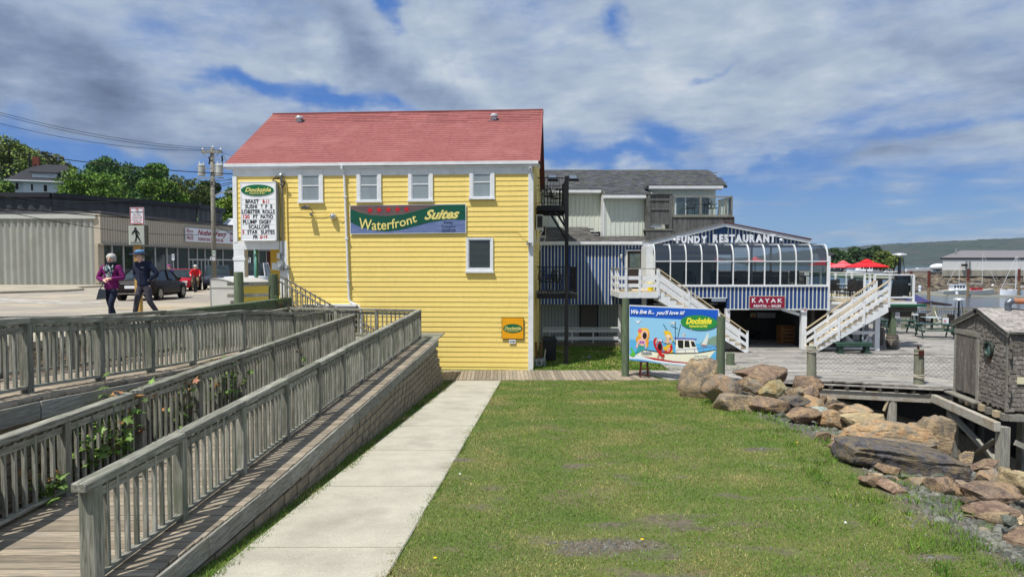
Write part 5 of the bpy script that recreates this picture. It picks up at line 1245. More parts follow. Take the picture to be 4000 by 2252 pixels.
# lower opening under the sunroom
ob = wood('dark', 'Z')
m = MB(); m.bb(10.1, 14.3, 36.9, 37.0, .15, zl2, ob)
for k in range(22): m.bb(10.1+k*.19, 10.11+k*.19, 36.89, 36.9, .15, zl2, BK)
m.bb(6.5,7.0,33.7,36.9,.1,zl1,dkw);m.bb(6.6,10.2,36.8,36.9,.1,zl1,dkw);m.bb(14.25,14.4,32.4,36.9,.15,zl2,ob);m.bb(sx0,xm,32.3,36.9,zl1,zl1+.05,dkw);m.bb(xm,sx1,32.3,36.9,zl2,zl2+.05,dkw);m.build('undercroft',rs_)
for (u,v0,v1,w) in ((2840,1204,1375,.2),(3138,1204,1366,.24)): m =MB();p =WY(u,v1,32.1);m.bb(p.x-w/2,p.x+w/2,32.05,32.3,.12,zS(v0,32.1),WHT);m.build('white_post',rs_)
m =MB();p =WY(3138,1220,32.0);m.bb(p.x-.45,p.x+.25,32.1,32.3,zl2-.12,zl2,WHT);m.beam((p.x-.9,32.3,zl2-.05),(p.x-.1,32.2,zl2-.3),.1,.14,WHT);m.build('bracket',rs_)
ns =thing('notice_row','row of white notices pinned inside the dark undercroft','notices',(12.5,36.8,1.5))
for k in range(7): m =MB();p,q =WY(2958+k*14.2,1220,36.8),WY(2970.5+k*14.2,1241,36.8);m.bb(p.x,q.x,36.84,36.88,q.z,p.z,flat('paper',206,208,206,.7));m.build('sheet',ns)
p,q =WY(2931,1222,36.6),WY(2952,1239,36.6);t =thing('no_smoking_sign','cream no smoking sign left of the row of notices','sign',tuple(q));m =MB();m.bb(p.x,q.x,36.6,36.62,q.z,p.z,flat('sign_cream',210,200,160,.6));m.build('panel',t)
def nosmoke(cx, cz, r, y, par):
  m = MB(); rd_ = flat('prohibit_red', 200, 60, 60, .5); n = 20
  V =[(cx+r*math.cos(k/n*6.283),y,cz+r*math.sin(k/n*6.283)) for k in range(n)]+[(cx+r*.75*math.cos(k/n*6.283),y,cz+r*.75*math.sin(k/n*6.283)) for k in range(n)];m.add(V,[(k,(k+1) % n,n+(k+1) % n,n+k) for k in range(n)],rd_);m.beam((cx-r*.6,y,cz+r*.6),(cx+r*.6,y,cz-r*.6),.004,r*.2,rd_);m.bb(cx-r*.5,cx+r*.5,y+.002,y+.004,cz-r*.1,cz+r*.1,BLK);m.build('symbol',par)
nosmoke((p.x+q.x)/2, (p.z+q.z)/2-.03, .08, 36.59, t)
p,q =WY(3128,1203,32),WY(3150,1218,32);t =thing('no_smoking_sign','white no smoking sign on top of the white post by the right stair','sign',tuple(q));m =MB();m.bb(p.x,q.x,31.98,32.0,q.z,p.z,WHT);m.build('panel',t);nosmoke(q.x-.07,(p.z+q.z)/2,.055,31.97,t)
# kayak sign
FKy =Matrix.Translation((0,31.9,0));x0,z0,x1,z1 =Sbox(FKy,2928,1157,3065,1202);ky =thing('kayak_sign','maroon sign offering kayak rental and sales below the sunroom','sign',(x0,31.9,z0));mar =flat('sign_maroon',140,26,52,.45)
m =MB();m.bb(x0,x1,31.9,31.96,z0,z1,mar);m.bb(x0-.02,x1+.02,31.91,31.95,z0-.02,z1+.02,CRM);m.build('panel',ky)
lettering('K',FKy,Sbox(FKy,2937,1163,2953,1181),-.006,LW,ky,bold=.03);lettering('AYAK',FKy,Sbox(FKy,2962,1165,3056,1181),-.006,LW,ky,bold=.03,spacing=1.5);lettering('RENTAL – SALES',FKy,Sbox(FKy,2944,1189,3050,1199),-.006,LW,ky,bold=.03,spacing=1.1)
# trolley and stacked crates in the dark
t =thing('flatbed_trolley','dark flatbed trolley on wheels inside the undercroft','trolley',(12.0,36,.15));m =MB();m.bb(11.2,13.1,35.6,36.4,.45,.55,dkw);m.build('bed',t)
for (x,y) in ((11.4,35.7),(12.9,35.7),(11.4,36.3),(12.9,36.3)): m =MB();m.cyl((x,y-.04,.3),(x,y+.04,.3),.15,.15,BK,14);m.build('wheel',t)
for k in range(5):
  t =thing('wooden_tray',('bottom','second','third','fourth','top')[k]+' wooden tray of the stack in the undercroft','tray',(13.9,34.5,.15+k*.18),'wooden trays stacked in the undercroft');m =MB();m.bb(13.55,14.2,34.2,34.9,.16+k*.18,.31+k*.18,flat('tray_orange',176,120,66,.7));m.bb(13.6,14.15,34.19,34.2,.2+k*.18,.27+k*.18,dkw);m.build('tray',t)
# ---------------- white stairs and landing ----------------
def white_stair(t, x0, z0, x1, z1, ya, yb, n):
  d = Vector((x1-x0, 0, z1-z0)); tr = wood('cream', 'Y'); sg_ = 1 if x1 > x0 else -1
  for y in (ya, yb):   # sawtooth stringers
    P = [(x0, z0-.02)]
    for k in range(n): P += [(x0+(x1-x0)*(k+1)/n,z0+(z1-z0)*k/n-.02),(x0+(x1-x0)*(k+1)/n,z0+(z1-z0)*(k+1)/n-.02)]
    P = P[:-1]+[(x1, z1-.0-.02), (x1-sg_*.05, z1-.03), (x0, z0-.42)]
    m = MB(); m.prism(P, y-.02, y+.02, WHT); m.build('stringer', t)
    o = Vector((0, y, 0)); a, b = Vector((x0, 0, z0))+o, Vector((x1, 0, z1))+o
    for hgt,w in ((.38,.14),(.72,.14)): m =MB();m.beam(a+Vector((0,-.04,hgt)),b+Vector((0,-.04,hgt-.06)),.03,w,WHT);m.build('rail',t)
    m =MB();m.beam(a+Vector((0,-.02,1.0)),b+Vector((0,-.02,.92)),.12,.04,wood('cream','X'));m.build('handrail',t)
    for f in (.0, .34, .68, 1.0):
      q =a.lerp(b,f);m =MB();m.bb(q.x-.045,q.x+.045,y-.08,y+.0,q.z-.2*(f < 1),q.z+.98,WHT);m.build('post',t)
  for k in range(n):
    xx = x0+(x1-x0)*(k+.5)/n; zz = z0+(z1-z0)*k/n; w = abs(x1-x0)/n
    m =MB();m.bb(xx-w/2-.02,xx+w/2+.02,ya-.03,yb+.03,zz-.03,zz+.01,tr,R.random());m.build('tread',t)
    xr_ =x0+(x1-x0)*k/n;m =MB();m.bb(xr_-.012+sg_*.0,xr_+.012,ya+.02,yb-.02,zz,zz+abs(z1-z0)/n-.03 if False else zz-.03,WHT) if False else m.bb(xx+sg_*w/2-.012,xx+sg_*w/2+.012,ya+.02,yb-.02,zz-abs(z1-z0)/n+.02,zz-.03,WHT);m.build('riser',t)
ls =thing('left_stair','white stair with landing and rails leading to the brown restaurant door','stair',(7,31.4,.1))
zL = zS(1137, 30.8); lx0, lx1 = xS(2421, 1137, 30.8), xS(2568, 1137, 30.8)
m = MB(); m.bb(lx0, lx1, 30.8, 33.5, zL-.04, zL, wood('cream', 'X')); m.build('landing', ls)
m =MB();m.bb(lx0,lx1,30.76,30.8,zL-.3,zL-.04,WHT);m.bb(lx0-.04,lx0,30.76,33.5,zL-.3,zL-.04,WHT);m.bb(lx0,lx1,30.8,30.85,zL-.32,zL-.28,WHT);m.build('skirt_board',ls)
m =MB();p =WY(2438,1165,31.0);m.bb(p.x-.12,p.x+.12,30.95,31.2,.1,zL-.3,wood('green','Z'));m.build('landing_post',ls);m =MB();m.bb(lx1-.3,lx1-.1,32.8,33.0,.1,zL-.3,WHT);m.build('landing_post',ls)
for z0_,z1_ in ((.18,.34),(.52,.68)): m =MB();m.bb(lx0,lx1,30.82,30.86,zL+z0_,zL+z1_,WHT);m.bb(lx0-.02,lx0+.02,30.86,33.4,zL+z0_,zL+z1_,WHT);m.build('rail',ls)
m =MB();m.bb(lx0-.08,lx1+.05,30.77,30.89,zL+1.0,zL+1.035,wood('greyer','X'));m.bb(lx0-.06,lx0+.06,30.89,33.4,zL+1.0,zL+1.035,wood('greyer','Y'));m.build('handrail',ls)
for (x,y) in ((lx0+.28,30.8),(lx0+.9,30.8),(lx1,30.8),(lx0,31.3),(lx0,32.0),(lx0,33.3)): m =MB();m.bb(x-.05,x+.05,y-.05,y+.05,zL-.28,zL+1.0,WHT);m.build('post',ls)
white_stair(ls, lx1+.05, zL, WZ(2908, 1372, .15).x, .15, 30.8, 31.9, 15)
p =WY(2541,1130,31.5);t =thing('yellow_bucket','yellow plastic bucket on the landing by the brown door','bucket',(p.x,31.5,zL));m =MB();m.lathe((p.x,31.5,zL),[(.13,0),(.155,.3),(.165,.3),(.165,.36)],flat('bucket_yellow',238,214,40,.4),18);m.build('pail',t)
m =MB();m.cyl((p.x,31.5,zL+.36),(p.x,31.5,zL+.375),.165,.16,flat('bucket_lid',232,226,130,.4),18);m.build('lid',t)
p =WY(2458,1130,31.6);t =thing('metal_pot','dented metal pot on the landing floor','pot',(p.x,31.6,zL));m =MB();m.lathe((p.x,31.6,zL),[(.09,0),(.12,.04),(.12,.14),(.13,.15)],cg,14);m.build('pot',t)
# ================= grey annex behind the restaurant =================
ga =thing('grey_annex','pale grey ribbed metal building with mottled shingle roof behind the blue wall','building',(7,38,2))
PG = mk('grey_metal', srgb(216, 221, 210), srgb(207, 212, 201), scale=3, rough=.45, var=.02,spec=.4)
RY, EY = 39.5, 34.3
rz = WY(2400, 664, RY).z; ez = WY(2440, 757, EY).z; slp = (rz-ez)/(RY-EY)
def ribbed(x0, x1, y, z0, z1, nm='siding'):
  m = MB(); m.bb(x0, x1, y, y+.1, z0, z1, PG); m.build(nm, ga); m = MB(); x = x0+.1; k = 0
  while x < x1-.03: m.bb(x-.02, x+.02, y-.025, y+.0, z0+.01, z1, PG); x += .23
  m.build('rib', ga, kind='stuff')
sx ={'a': (1.6,xS(2353,800,35.5)),'b': (xS(2358,800,34.5),xS(2522,800,34.5)),'c': (xS(2538,800,36.2),xS(2795,800,36.2))}
def roofz(y): return ez+slp*(y-EY)
ribbed(*sx['a'],35.5,zS(905,35.5),roofz(35.3)-.15);ribbed(*sx['b'],34.5,zS(937,34.5),roofz(34.5)-.2);ribbed(*sx['c'],36.2,4.5,roofz(36.1)-.15)
m =MB();m.bb(sx['b'][0]-.04,sx['b'][0]+.04,34.44,35.5,zS(940,34.5),roofz(34.5)-.1,WHT);m.bb(sx['b'][0],sx['b'][1],34.44,34.5,zS(940,34.5),zS(936,34.5),WHT);m.bb(sx['b'][1]-.06,sx['b'][1],34.5,36.2,zS(940,34.5),roofz(34.5)-.1,PG);m.bb(sx['b'][0],sx['b'][0]+.05,34.5,35.5,zS(937,34.5),roofz(34.6),PG);m.bb(sx['c'][1]-.08,sx['c'][1]+.0,36.3,42.0,4.5,roofz(36.2)-.2,PG);m.build('corner_trim',ga)
m = MB(); m.bb(1.5, sx['c'][1]-.1, 36.4, 42.4, 2, roofz(36.2)-.3, PG); m.build('core', ga)
RXR = WY(2746, 655, RY).x
msh =mk('mottled_shingle',srgb(88,88,90),srgb(72,72,76),scale=2,st=(.5,1,2),rough=.95,var=.16,tvar=.3,c3=srgb(80,84,76),s3=2.2,t3=(.48,.56),fine=40)
ext = {'a': 35.2, 'b': 34.2, 'c': 35.95}
rf = MB()
for (a,b,y0) in ((1.2,sx['b'][0]-.02,35.15),(sx['b'][0]-.02,sx['b'][1]+.05,34.15),(sx['b'][1]+.05,RXR+.3,35.95)):
  rf.slab([(a, y0, roofz(y0)), (b, y0, roofz(y0)), (b, RY, rz), (a, RY, rz)], .12, msh)
rf.slab([(1.2, RY, rz), (RXR+.3, RY, rz), (RXR+.3, 43.5, rz-1.6), (1.2, 43.5, rz-1.6)], .12, msh)
rf = rf.build('roof', ga)
# individual shingle courses, uneven tabs
its =[];k =0;s =0;L_ =math.hypot(RY-34.15,rz-roofz(34.15));dvv =Vector((0,RY-34.15,rz-roofz(34.15))).normalized();nvv =Vector((0,-dvv.z,dvv.y));msh2 =[mk('mottled_tab_%d' % i,srgb(*c),None,scale=8,rough=.95,var=.12,fine=40) for i,c in enumerate(((84,85,88),(72,73,82),(76,79,70),(60,61,66)))]
while s < L_-.14:
  y = 34.15+dvv.y*s; x = 1.2+R.uniform(0, .3)
  while x < RXR+.25:
    w = R.uniform(.14, .36)
    ok = (y > 35.15 or x > sx['b'][0]) and (y > 35.95 or x < sx['b'][1])
    if ok: c =Vector((x+w/2,34.15,roofz(34.15)))+dvv*(s+.07)+nvv*(.01+R.uniform(0,.006));its.append((Matrix(((w-.004,0,0,c.x),(0,-nvv.y*.012,dvv.y*.15,c.y),(0,-nvv.z*.012,dvv.z*.15,c.z),(0,0,0,1))),R.choice(msh2)))
    x += w
  s += .145
R.shuffle(its); pieces('shingle', its, rf, 290, rest='shingle_courses')
for (a,b,y0) in ((1.5,sx['b'][0]-.05,35.15),(sx['b'][0]-.05,sx['b'][1]+.1,34.15),(xS(2535,720,35.9),WY(2822,718,36).x,35.95)):
  m =MB();m.bb(a,b,y0-.1,y0+.02,roofz(y0)-.17,roofz(y0)-.03,WHT);m.bb(a,b,y0+.02,y0+.3,roofz(y0)-.2,roofz(y0)-.16,WHT);m.build('gutter',ga)
m =MB();a =WY(2545,758,34.0);m.tube([(sx['b'][1],34.05,roofz(34.15)-.15),(a.x,34.0,a.z+.02),(sx['b'][1]+.08,34.2,a.z-.15),(sx['b'][1]+.05,34.35,a.z-.35)],.05,WHT,8);m.build('downspout',ga,smooth=True)
for (u0, u1) in ((2139, 2177), (2220, 2257)):
  y = 37.5; p = WY((u0+u1)/2, 702, y);
  for _ in range(12): y += (p.z-roofz(y))/(slp)*.5; p = WY((u0+u1)/2, 702, y)
  w = (u1-u0)/2666*y/2; q = Vector((p.x, y, p.z)); m = MB(); f =flat('skylight_frame',30,30,34,.5)
  m.slab([q+Vector((-w,0,0))-dvv*.45+nvv*.14,q+Vector((w,0,0))-dvv*.45+nvv*.14,q+Vector((w,0,0))+dvv*.45+nvv*.14,q+Vector((-w,0,0))+dvv*.45+nvv*.14],.14,f);o =m.build('skylight',rf);w -= .06
  m =MB();m.slab([q+Vector((-w,0,0))-dvv*.36+nvv*.16,q+Vector((w,0,0))-dvv*.36+nvv*.16,q+Vector((w,0,0))+dvv*.38+nvv*.16,q+Vector((-w,0,0))+dvv*.38+nvv*.16],.02,mk('skylight_glass',srgb(120,130,140),None,rough=.03,spec=1,metal=.6));m.build('pane',o)
# string lights along the skirt
m = MB();
for (u0, u1, v, Y) in ((2140, 2350, 902, 35.3), (2360, 2520, 939, 34.3)):
  n = 9
  for k in range(n): p =WY(u0+(u1-u0)*k/(n-1),v+2,Y);m.lathe((p.x,Y,p.z-.05),[(.02,0),(.035,.03),(.02,.06)],LW,6)
m.build('light_string', ga, kind='stuff')
# upper terrace with weathered screen and glass rail
tb_ =thing('upper_terrace','weathered timber terrace with glass railing on the grey annex','terrace',(9,35,6))
TY = 34.0; tz = zS(849, TY); tx0, tx1 = xS(2627, 800, TY), xS(2860, 800, TY)
ds =wood('greyer','Z');ds2 =mk('silver_board',srgb(108,108,106),srgb(80,80,80),scale=12,st=(1,1,.08),rough=.9,var=.2,c3=srgb(70,68,66),s3=2)
its = []; x = tx0-.0
while x < tx1: its.append((beamM((x+.07, TY, 4.6), (x+.07,TY,tz),.137,.03,up=(0,1,0)),ds2));x += .14
x = xS(2522, 800, TY)
while x < tx0+.02: its.append((beamM((x+.07,TY-.05,zS(945,TY)),(x+.07,TY-.05,zS(896,TY)),.137,.03,up=(0,1,0)),ds2));x += .14
pieces('skirt_board', its, tb_)
m =MB();m.bb(tx0,tx1+.08,TY-.06,36.2,tz,tz+.05,ds);m.bb(xS(2519,890,TY),tx0,TY-.1,TY+1.4,zS(900,TY),zS(894,TY),ds);m.build('deck',tb_)
# screen
a, b = xS(2530, 800, TY), xS(2624, 800, TY); z0, z1 = zS(893, TY), zS(760, TY); its = []; x = a+.14
while x < b-.1: its.append((beamM((x+.06,TY-.02,z0+.22),(x+.06,TY-.02,z1-.05),.125,.02,up=(0,1,0)),ds2));x += .13
pieces('screen_board', its, tb_)
m = MB();
for zz in (z0+.2, z0+(z1-z0)*.55, z0+(z1-z0)*.82, z1-.05): m.bb(a, b, TY-.07, TY-.03, zz,zz+.08,ds2)
m.bb(a-.02,a+.13,TY-.08,TY+.06,z0,z1,ds2);m.bb(b-.14,b+.01,TY-.08,TY+.06,z0,z1,ds2);m.bb(a-.1,b+.04,TY-.1,TY+.1,z1,z1+.06,ds2);m.bb(a+.14,b-.5,TY,TY+.03,z0+.05,z0+.2,WHT)
m.bb(a-.06, a-.02, TY, TY+1.5, z0, z1, ds2); m.build('screen_frame', tb_)
rt_, rbz = zS(766, TY), zS(841, TY); gw = wood('greyer', 'Z'); gx_ = wood('greyer', 'X')
m =MB();m.bb(tx0,tx1,TY-.04,TY+.04,rt_-.06,rt_,gx_);m.bb(tx0,tx1,TY-.03,TY+.03,rbz-.04,rbz+.03,gx_);m.bb(tx1-.06,tx1+.02,TY+.04,36.2,rt_-.06,rt_,gx_);m.bb(tx1-.05,tx1+.01,TY+.03,36.2,rbz-.04,rbz+.03,gx_);m.build('rail',tb_)
gterr = glassmat('terrace_glass', (.82, .88, .88), 1.45, .01)
for k,(x,y) in enumerate(((tx0+.05,TY),(xS(2736,800,TY),TY),(tx1-.03,TY),(tx1-.03,34.9),(tx1-.03,36.0))):
  m = MB(); m.bb(x-.04, x+.04, y-.045, y+.045, tz, rt_-.02, gw); m.build('post', tb_)
for (p,q) in (((tx0+.1,TY),(xS(2736,800,TY)-.05,TY)),((xS(2736,800,TY)+.05,TY),(tx1-.08,TY)),((tx1-.03,TY+.06),(tx1-.03,34.85)),((tx1-.03,34.96),(tx1-.03,35.95))):
  m =MB();m.add([(p[0],p[1],rbz+.03),(q[0],q[1],rbz+.03),(q[0],q[1],rt_-.06),(p[0],p[1],rt_-.06)],[(0,1,2,3)],gterr);m.build('glass_pane',tb_)
# sliding door on the annex wall
m =MB();y =36.15;a,b =xS(2636,800,y),xS(2772,800,y);zt_,zb_ =zS(772,y),tz+.05;dg =mk('slider_glass',srgb(56,70,74),srgb(84,98,102),scale=1.5,st=(2,1,.5),rough=.06,spec=.9)
m.bb(a, b, y-.02, y+.04, zb_, zt_+.06, WHT); m.build('door_frame', ga)
for (p,q) in ((2641,2674),(2680,2730),(2740,2768)): m =MB();m.bb(xS(p,800,y),xS(q,800,y),y-.04,y-.021,zb_+.08,zt_,dg);m.build('door_pane',ga)
for x,y,r,l in ((xS(2782,830,35.2),35.2,.4,'ornate dark chair at the right end of the upper terrace'),(xS(2694,830,35.3),35.3,-.5,'ornate dark chair behind the glass of the upper terrace')): copy_tree(cc,TR(x,y,tz+.05,r,1.15),label=l)
cafe_table('round dark table on the upper terrace', xS(2750, 830, 35.2), 35.2, tz+.05, .35)
# ================= street side: signs, pole, wires, buildings, cars =================
def wz(n): return n
ZP = zstreet(18.5)
p =WY(538,1200,18.5);ps =thing('sign_post','yellow-brown wooden post carrying the street signs behind the couple','post',(p.x,18.5,ZP))
pw = mk('post_wood', srgb(186, 150, 84), srgb(160, 124, 66), scale=14,st=(1,1,.06),rough=.8,var=.03)
m = MB(); m.bb(p.x-.07, p.x+.07, 18.5, 18.64, ZP, WY(538, 812, 18.5).z, pw); m.build('shaft', ps)
FP = Matrix.Translation((0, 18.42, 0)); x0, z0, x1, z1 = Sbox(FP, 502, 880, 567, 957)
t =thing('pedestrian_sign','grey-white lightbox pedestrian crossing sign with a walking figure','sign',(p.x,18.4,z0));m =MB();dkc =flat('sign_case',64,66,62,.5)
m.bb(x0,x1+.05,18.42,18.5,z0,z1,dkc);m.build('case',t);m =MB();m.bb(x0+.012,x1-.012,18.405,18.42,z0+.012,z1-.012,flat('sign_frame_pale',200,204,194,.4));m.bb(x0+.03,x1-.03,18.40,18.405,z0+.03,z1-.03,mk('sign_face_grey',srgb(176,180,170),srgb(162,168,158),scale=9,rough=.4));m.build('face',t)
def sp1(x, y): return hit(x/1.933, 500+y/1.933, FP)
fig = MB(FP);
def q1(*pts): fig.prism([sp1(*a) for a in pts], -.03, -.021, BLK)
fig.prism(ellipse(*sp1(1026,758),abs(sp1(1035,758)[0]-sp1(1026,758)[0]),abs(sp1(1035,758)[0]-sp1(1026,758)[0]),14),-.03,-.021,BLK)
q1((1018,768),(1034,768),(1048,812),(1030,816));q1((1020,770),(1022,779),(1006,800),(998,798),(1010,776));q1((1036,768),(1046,778),(1056,790),(1060,803),(1054,804),(1046,790),(1034,782))
q1((1031,810),(1046,808),(1068,852),(1060,856),(1044,828));q1((1030,812),(1040,816),(1033,852),(1018,854),(1018,850),(1025,848));q1((990,862),(1076,862),(1076,865),(990,865));fig.build('figure',t)
x0,z0,x1,z1 =Sbox(FP,506,810,561,875);t =thing('no_parking_sign','white no parking sign with red border above the pedestrian sign','sign',(p.x,18.4,z0));m =MB();m.bb(x0,x1,18.44,18.47,z0,z1,LW);m.build('plate',t)
m = MB(FP); b = .012; rr_ = flat('border_red', 190, 50, 60, .5)
for (a_,b_,c_,d_) in ((x0+.01,x1-.01,z0+.01,z0+.02),(x0+.01,x1-.01,z1-.02,z1-.01),(x0+.01,x0+.02,z0+.02,z1-.02),(x1-.02,x1-.01,z0+.02,z1-.02)): m.bb(a_,b_,.01,.018,c_,d_,rr_)
m.build('border', t)
for s_,v0,v1,c in (('NO PARKING',824,831,BLK),('Bus Zone',834,839,BLK),('2 Hour Parking',841,844,rr_),('Time : 9:00 - 17:00',844.5,847.5,rr_),('Loading Zone',848,853,BLK),('30 Minutes Limit',855,858,rr_),('Time 9:00 - 17:00',858.5,861.5,rr_),('Taxi Zone',863,868,BLK),('Time : 17:00 - 9:00',869,872,rr_)):
  w =23 if len(s_) < 11 else 20;cx =534;w =24 if s_ == 'NO PARKING' else (14 if 'Zone' in s_ and len(s_) < 11 else 19);lettering(s_,FP,Sbox(FP,cx-w,v0,cx+w,v1),.014,c,t,bold=.02)
cxz = hit(534, 817, FP); nosmoke(cxz[0], cxz[1], .035, 18.425, t)
# utility pole
UPY =38.0;p =WY(829,580,UPY);ux =p.x;uz0 =zstreet(UPY);up =thing('utility_pole','weathered wooden utility pole with transformers and a crossarm','pole',(ux,UPY,uz0));pwm =wood('greyer','Z')
m = MB(); m.cyl((ux, UPY, uz0-.2), (ux, UPY, p.z), .135,.105,pwm,14);m.build('shaft',up,smooth=True)
za =WY(829,595,UPY).z;m =MB();m.bb(ux-.52,ux+.6,UPY-.2,UPY-.1,za-.06,za+.06,pwm);m.beam((ux-.5,UPY-.15,za-.05),(ux,UPY-.12,za-.45),.03,.03,cg);m.beam((ux+.45,UPY-.15,za-.05),(ux,UPY-.12,za-.45),.03,.03,cg);m.build('crossarm',up)
ins = flat('insulator', 226, 228, 226, .3)
IN = [(ux-.46, UPY-.15, za+.08), (ux+.54, UPY-.15, za+.08), (ux+.03, UPY-.0, p.z+.02)]
for q in IN: m =MB();m.lathe(q,[(.02,-.02),(.03,.04),(.06,.06),(.045,.1),(.02,.13)],ins,8);m.build('insulator',up)
gcm = mk('transformer_grey', srgb(188, 192, 188), None, scale=5, rough=.4, var=.04)
for (u, dy) in ((791, 0), (850, .25), (861, -.25)):
  q =WY(u,668,UPY+dy);m =MB();m.lathe((q.x,q.y-.1,q.z-.48),[(.16,.2),(.19,.24),(.19,.72),(.205,.73),(.205,.78),(.14,.84),(.04,.86)],gcm,16);m.cyl((q.x-.1,q.y-.1,q.z+.34),(q.x-.12,q.y-.1,q.z+.5),.035,.025,ins,8);m.cyl((q.x+.1,q.y-.1,q.z+.34),(q.x+.12,q.y-.1,q.z+.5),.035,.025,ins,8);m.build('transformer',up,smooth=False)
m =MB();zq =WY(829,660,UPY).z;m.bb(ux-.85,ux+.7,UPY-.25,UPY-.18,zq-.03,zq+.03,cg);m.bb(ux-.85,ux+.7,UPY-.25,UPY-.18,zq-.55,zq-.49,cg);m.build('bracket',up)
m = MB();
for (u,v) in ((818,627),(867,623)): q =WY(u,v,UPY-.3);m.tube([(q.x,q.y,q.z+.2),(q.x+.03,q.y,q.z),(q.x-.02,q.y,q.z-.2)],.05,flat('fuse_dark',44,44,46,.5),6);m.tube([(q.x,q.y,q.z),(ux,UPY-.15,q.z+.15)],.015,cg,4)
m.build('fuse_switch', up)
# pole signs
for (u0,v0,u1,v1,lab,nm) in ((831,979,841,997,'small white and green parking sign on the utility pole','g'),(821,1003,831,1016,'tiny white marker plate low on the utility pole','d'),(832,998,841,1017,'small white text plate on the utility pole','t')):
  a,b =WY(u0,v0,37.7),WY(u1,v1,37.7);t =thing('pole_sign',lab,'sign',tuple(b));m =MB();m.bb(a.x,b.x,37.7,37.72,b.z,a.z,LW);m.build('plate',t);m =MB();cx,cz =(a.x+b.x)/2,(a.z+b.z)/2
  if nm == 'g': m.prism(ellipse(cx,cz+.03,.055,.055,14),37.69,37.699,flat('sign_teal',30,130,90,.5));m.bb(cx-.05,cx+.05,37.69,37.699,b.z+.02,b.z+.04,BLK)
  elif nm == 'd': m.prism([(cx-.04,cz+.01),(cx,cz-.04),(cx+.04,cz+.01),(cx,cz+.02)],37.69,37.699,BLK)
  else: m.bb(cx-.05,cx+.05,37.69,37.699,cz+.05,cz+.09,BLK);m.bb(cx-.04,cx+.04,37.69,37.699,cz-.05,cz-.03,flat('sign_blue',90,120,170,.5))
  m.build('print', t)
# street lamp arm
t =thing('street_lamp','street lamp on a curved arm fixed to the utility pole','lamp',(ux+.1,UPY,WY(840,770,UPY).z));a,b,c =WY(836,770,UPY),WY(860,753,UPY),WY(895,749,UPY);m =MB();m.tube([tuple(a),(a.x+.15,UPY,a.z+.12),tuple(b),tuple(c)],.03,gcm,6);m.build('arm',t);m =MB();m.box((c.x+.2,UPY,c.z),(.5,.2,.1),gcm);m.build('head',t)
# wires
def catenary(a,b,sag,n=14): a,b =Vector(a),Vector(b);return [a.lerp(b,k/n)-Vector((0,0,sag*4*(k/n)*(1-k/n))) for k in range(n+1)]
def wire(label, a, b, sag, r=.012, g='overhead wires'):
  m =MB();m.tube(catenary(a,b,sag),r,flat('wire_black',26,27,30,.6),4);o =m.build('overhead_wire');tag(o,label,'wire',g);return o
LX = -75*.6
def Lw(v, Y=30): return WY(-300, v, Y)
wire('topmost thin power line running left from the pole top',Lw(350),IN[2],.5);wire('second power line from the crossarm running left',Lw(358),IN[1],.55);wire('third power line from the left crossarm insulator',Lw(398),IN[0],.55)
wire('thick twisted cable crossing the sky in front of the trees to the yellow house corner',Lw(530,26),tuple(WY(925,680,27.2)),.25,.022)
wire('upper bundled cable crossing the dark building',WY(-100,800,30),WY(828,867,UPY-.2),.1,.03);wire('lower bundled cable across the corrugated wall',WY(-100,745,28),WY(940,880,45),.35,.03);wire('long cable passing in front of the pedestrian sign',WY(-100,800,22),WY(935,905,40),.5,.014)
wire('thin cable sloping before the trees below the twisted one',WY(-60,635,40),WY(925,700,34),.6,.012);wire('low thin cable over the house and trees',WY(-60,742,40),WY(925,706,30),.8,.014)
wire('service drop from the pole to the yellow house weatherhead',IN[1],WY(925,690,27),.05,.012);wire('short sloping line from the crossarm to the roof edge',(IN[2][0],IN[2][1],IN[2][2]),WY(912,612,30),.02,.01)
for k in range(4): wire(('service cable fanning to the house corner, highest','service cable fanning to the house corner, second','service cable fanning to the house corner, third','service cable fanning to the house corner, lowest')[k],(ux,UPY-.2,WY(829,700+k*22,UPY).z),WY(930,690+k*12,27.2),.12+.05*k,.014)
wire('cable from the pole running behind the marquee sign', WY(832, 875, UPY),WY(990,940,45),.1,.02)
# ---- corrugated building, shop, dark block ----
cor =mk('corrugated_metal',srgb(160,161,152),srgb(140,142,134),scale=1.5,st=(1,1,.15),rough=.5,var=.03,metal=.0,c3=srgb(140,140,130),s3=.3)
cb_ =thing('corrugated_building','grey corrugated metal building wall across the street at the left','building',(-45,58,2.2));CY =58;xr_ =WY(377,1000,CY).x;zt_ =WY(100,854,CY).z;zb_ =2.2
V = []; F = []; x = -75; k = 0; nseg = int((xr_+75)/.14)
for i in range(nseg+1):
  x = -75+(xr_+75)*i/nseg; y = CY-.07*(1 if i % 4 in (0, 1) else -1);V += [(x,y,zb_-.1),(x,y,zt_)]
npmesh('wall', V, [(2*i, 2*i+2, 2*i+3, 2*i+1) for i in range(nseg)], [cor], parent=cb_)
m =MB();m.bb(-75,xr_+.1,CY-.2,CY+.3,zt_,zt_+.35,flat('fascia_pale',188,190,184,.5));m.bb(-75,xr_,CY+.1,CY+14,zt_-.2,zt_,dkw);m.build('parapet',cb_)
m = MB(); m.bb(-75, xr_, CY-.12, CY+.1, 1.9, 2.25, flat('plinth',96,94,88,.9));m.build('plinth',cb_)
sh_ =thing('furniture_shop','beige furniture shop with long glass front receding along the street','shop',(-34,66,2.2))
A_ = Vector((xr_+.1, CY,0));B_ =WY(1010,900,88);B_ =Vector((A_.x+4.2,100,0));FSH =frame(A_,(B_-A_));
beige =mk('beige_panel',srgb(184,174,156),srgb(174,164,146),scale=2,rough=.6,var=.03);brk =mk('pale_brick',srgb(186,176,158),srgb(160,150,132),scale=9,rough=.9)
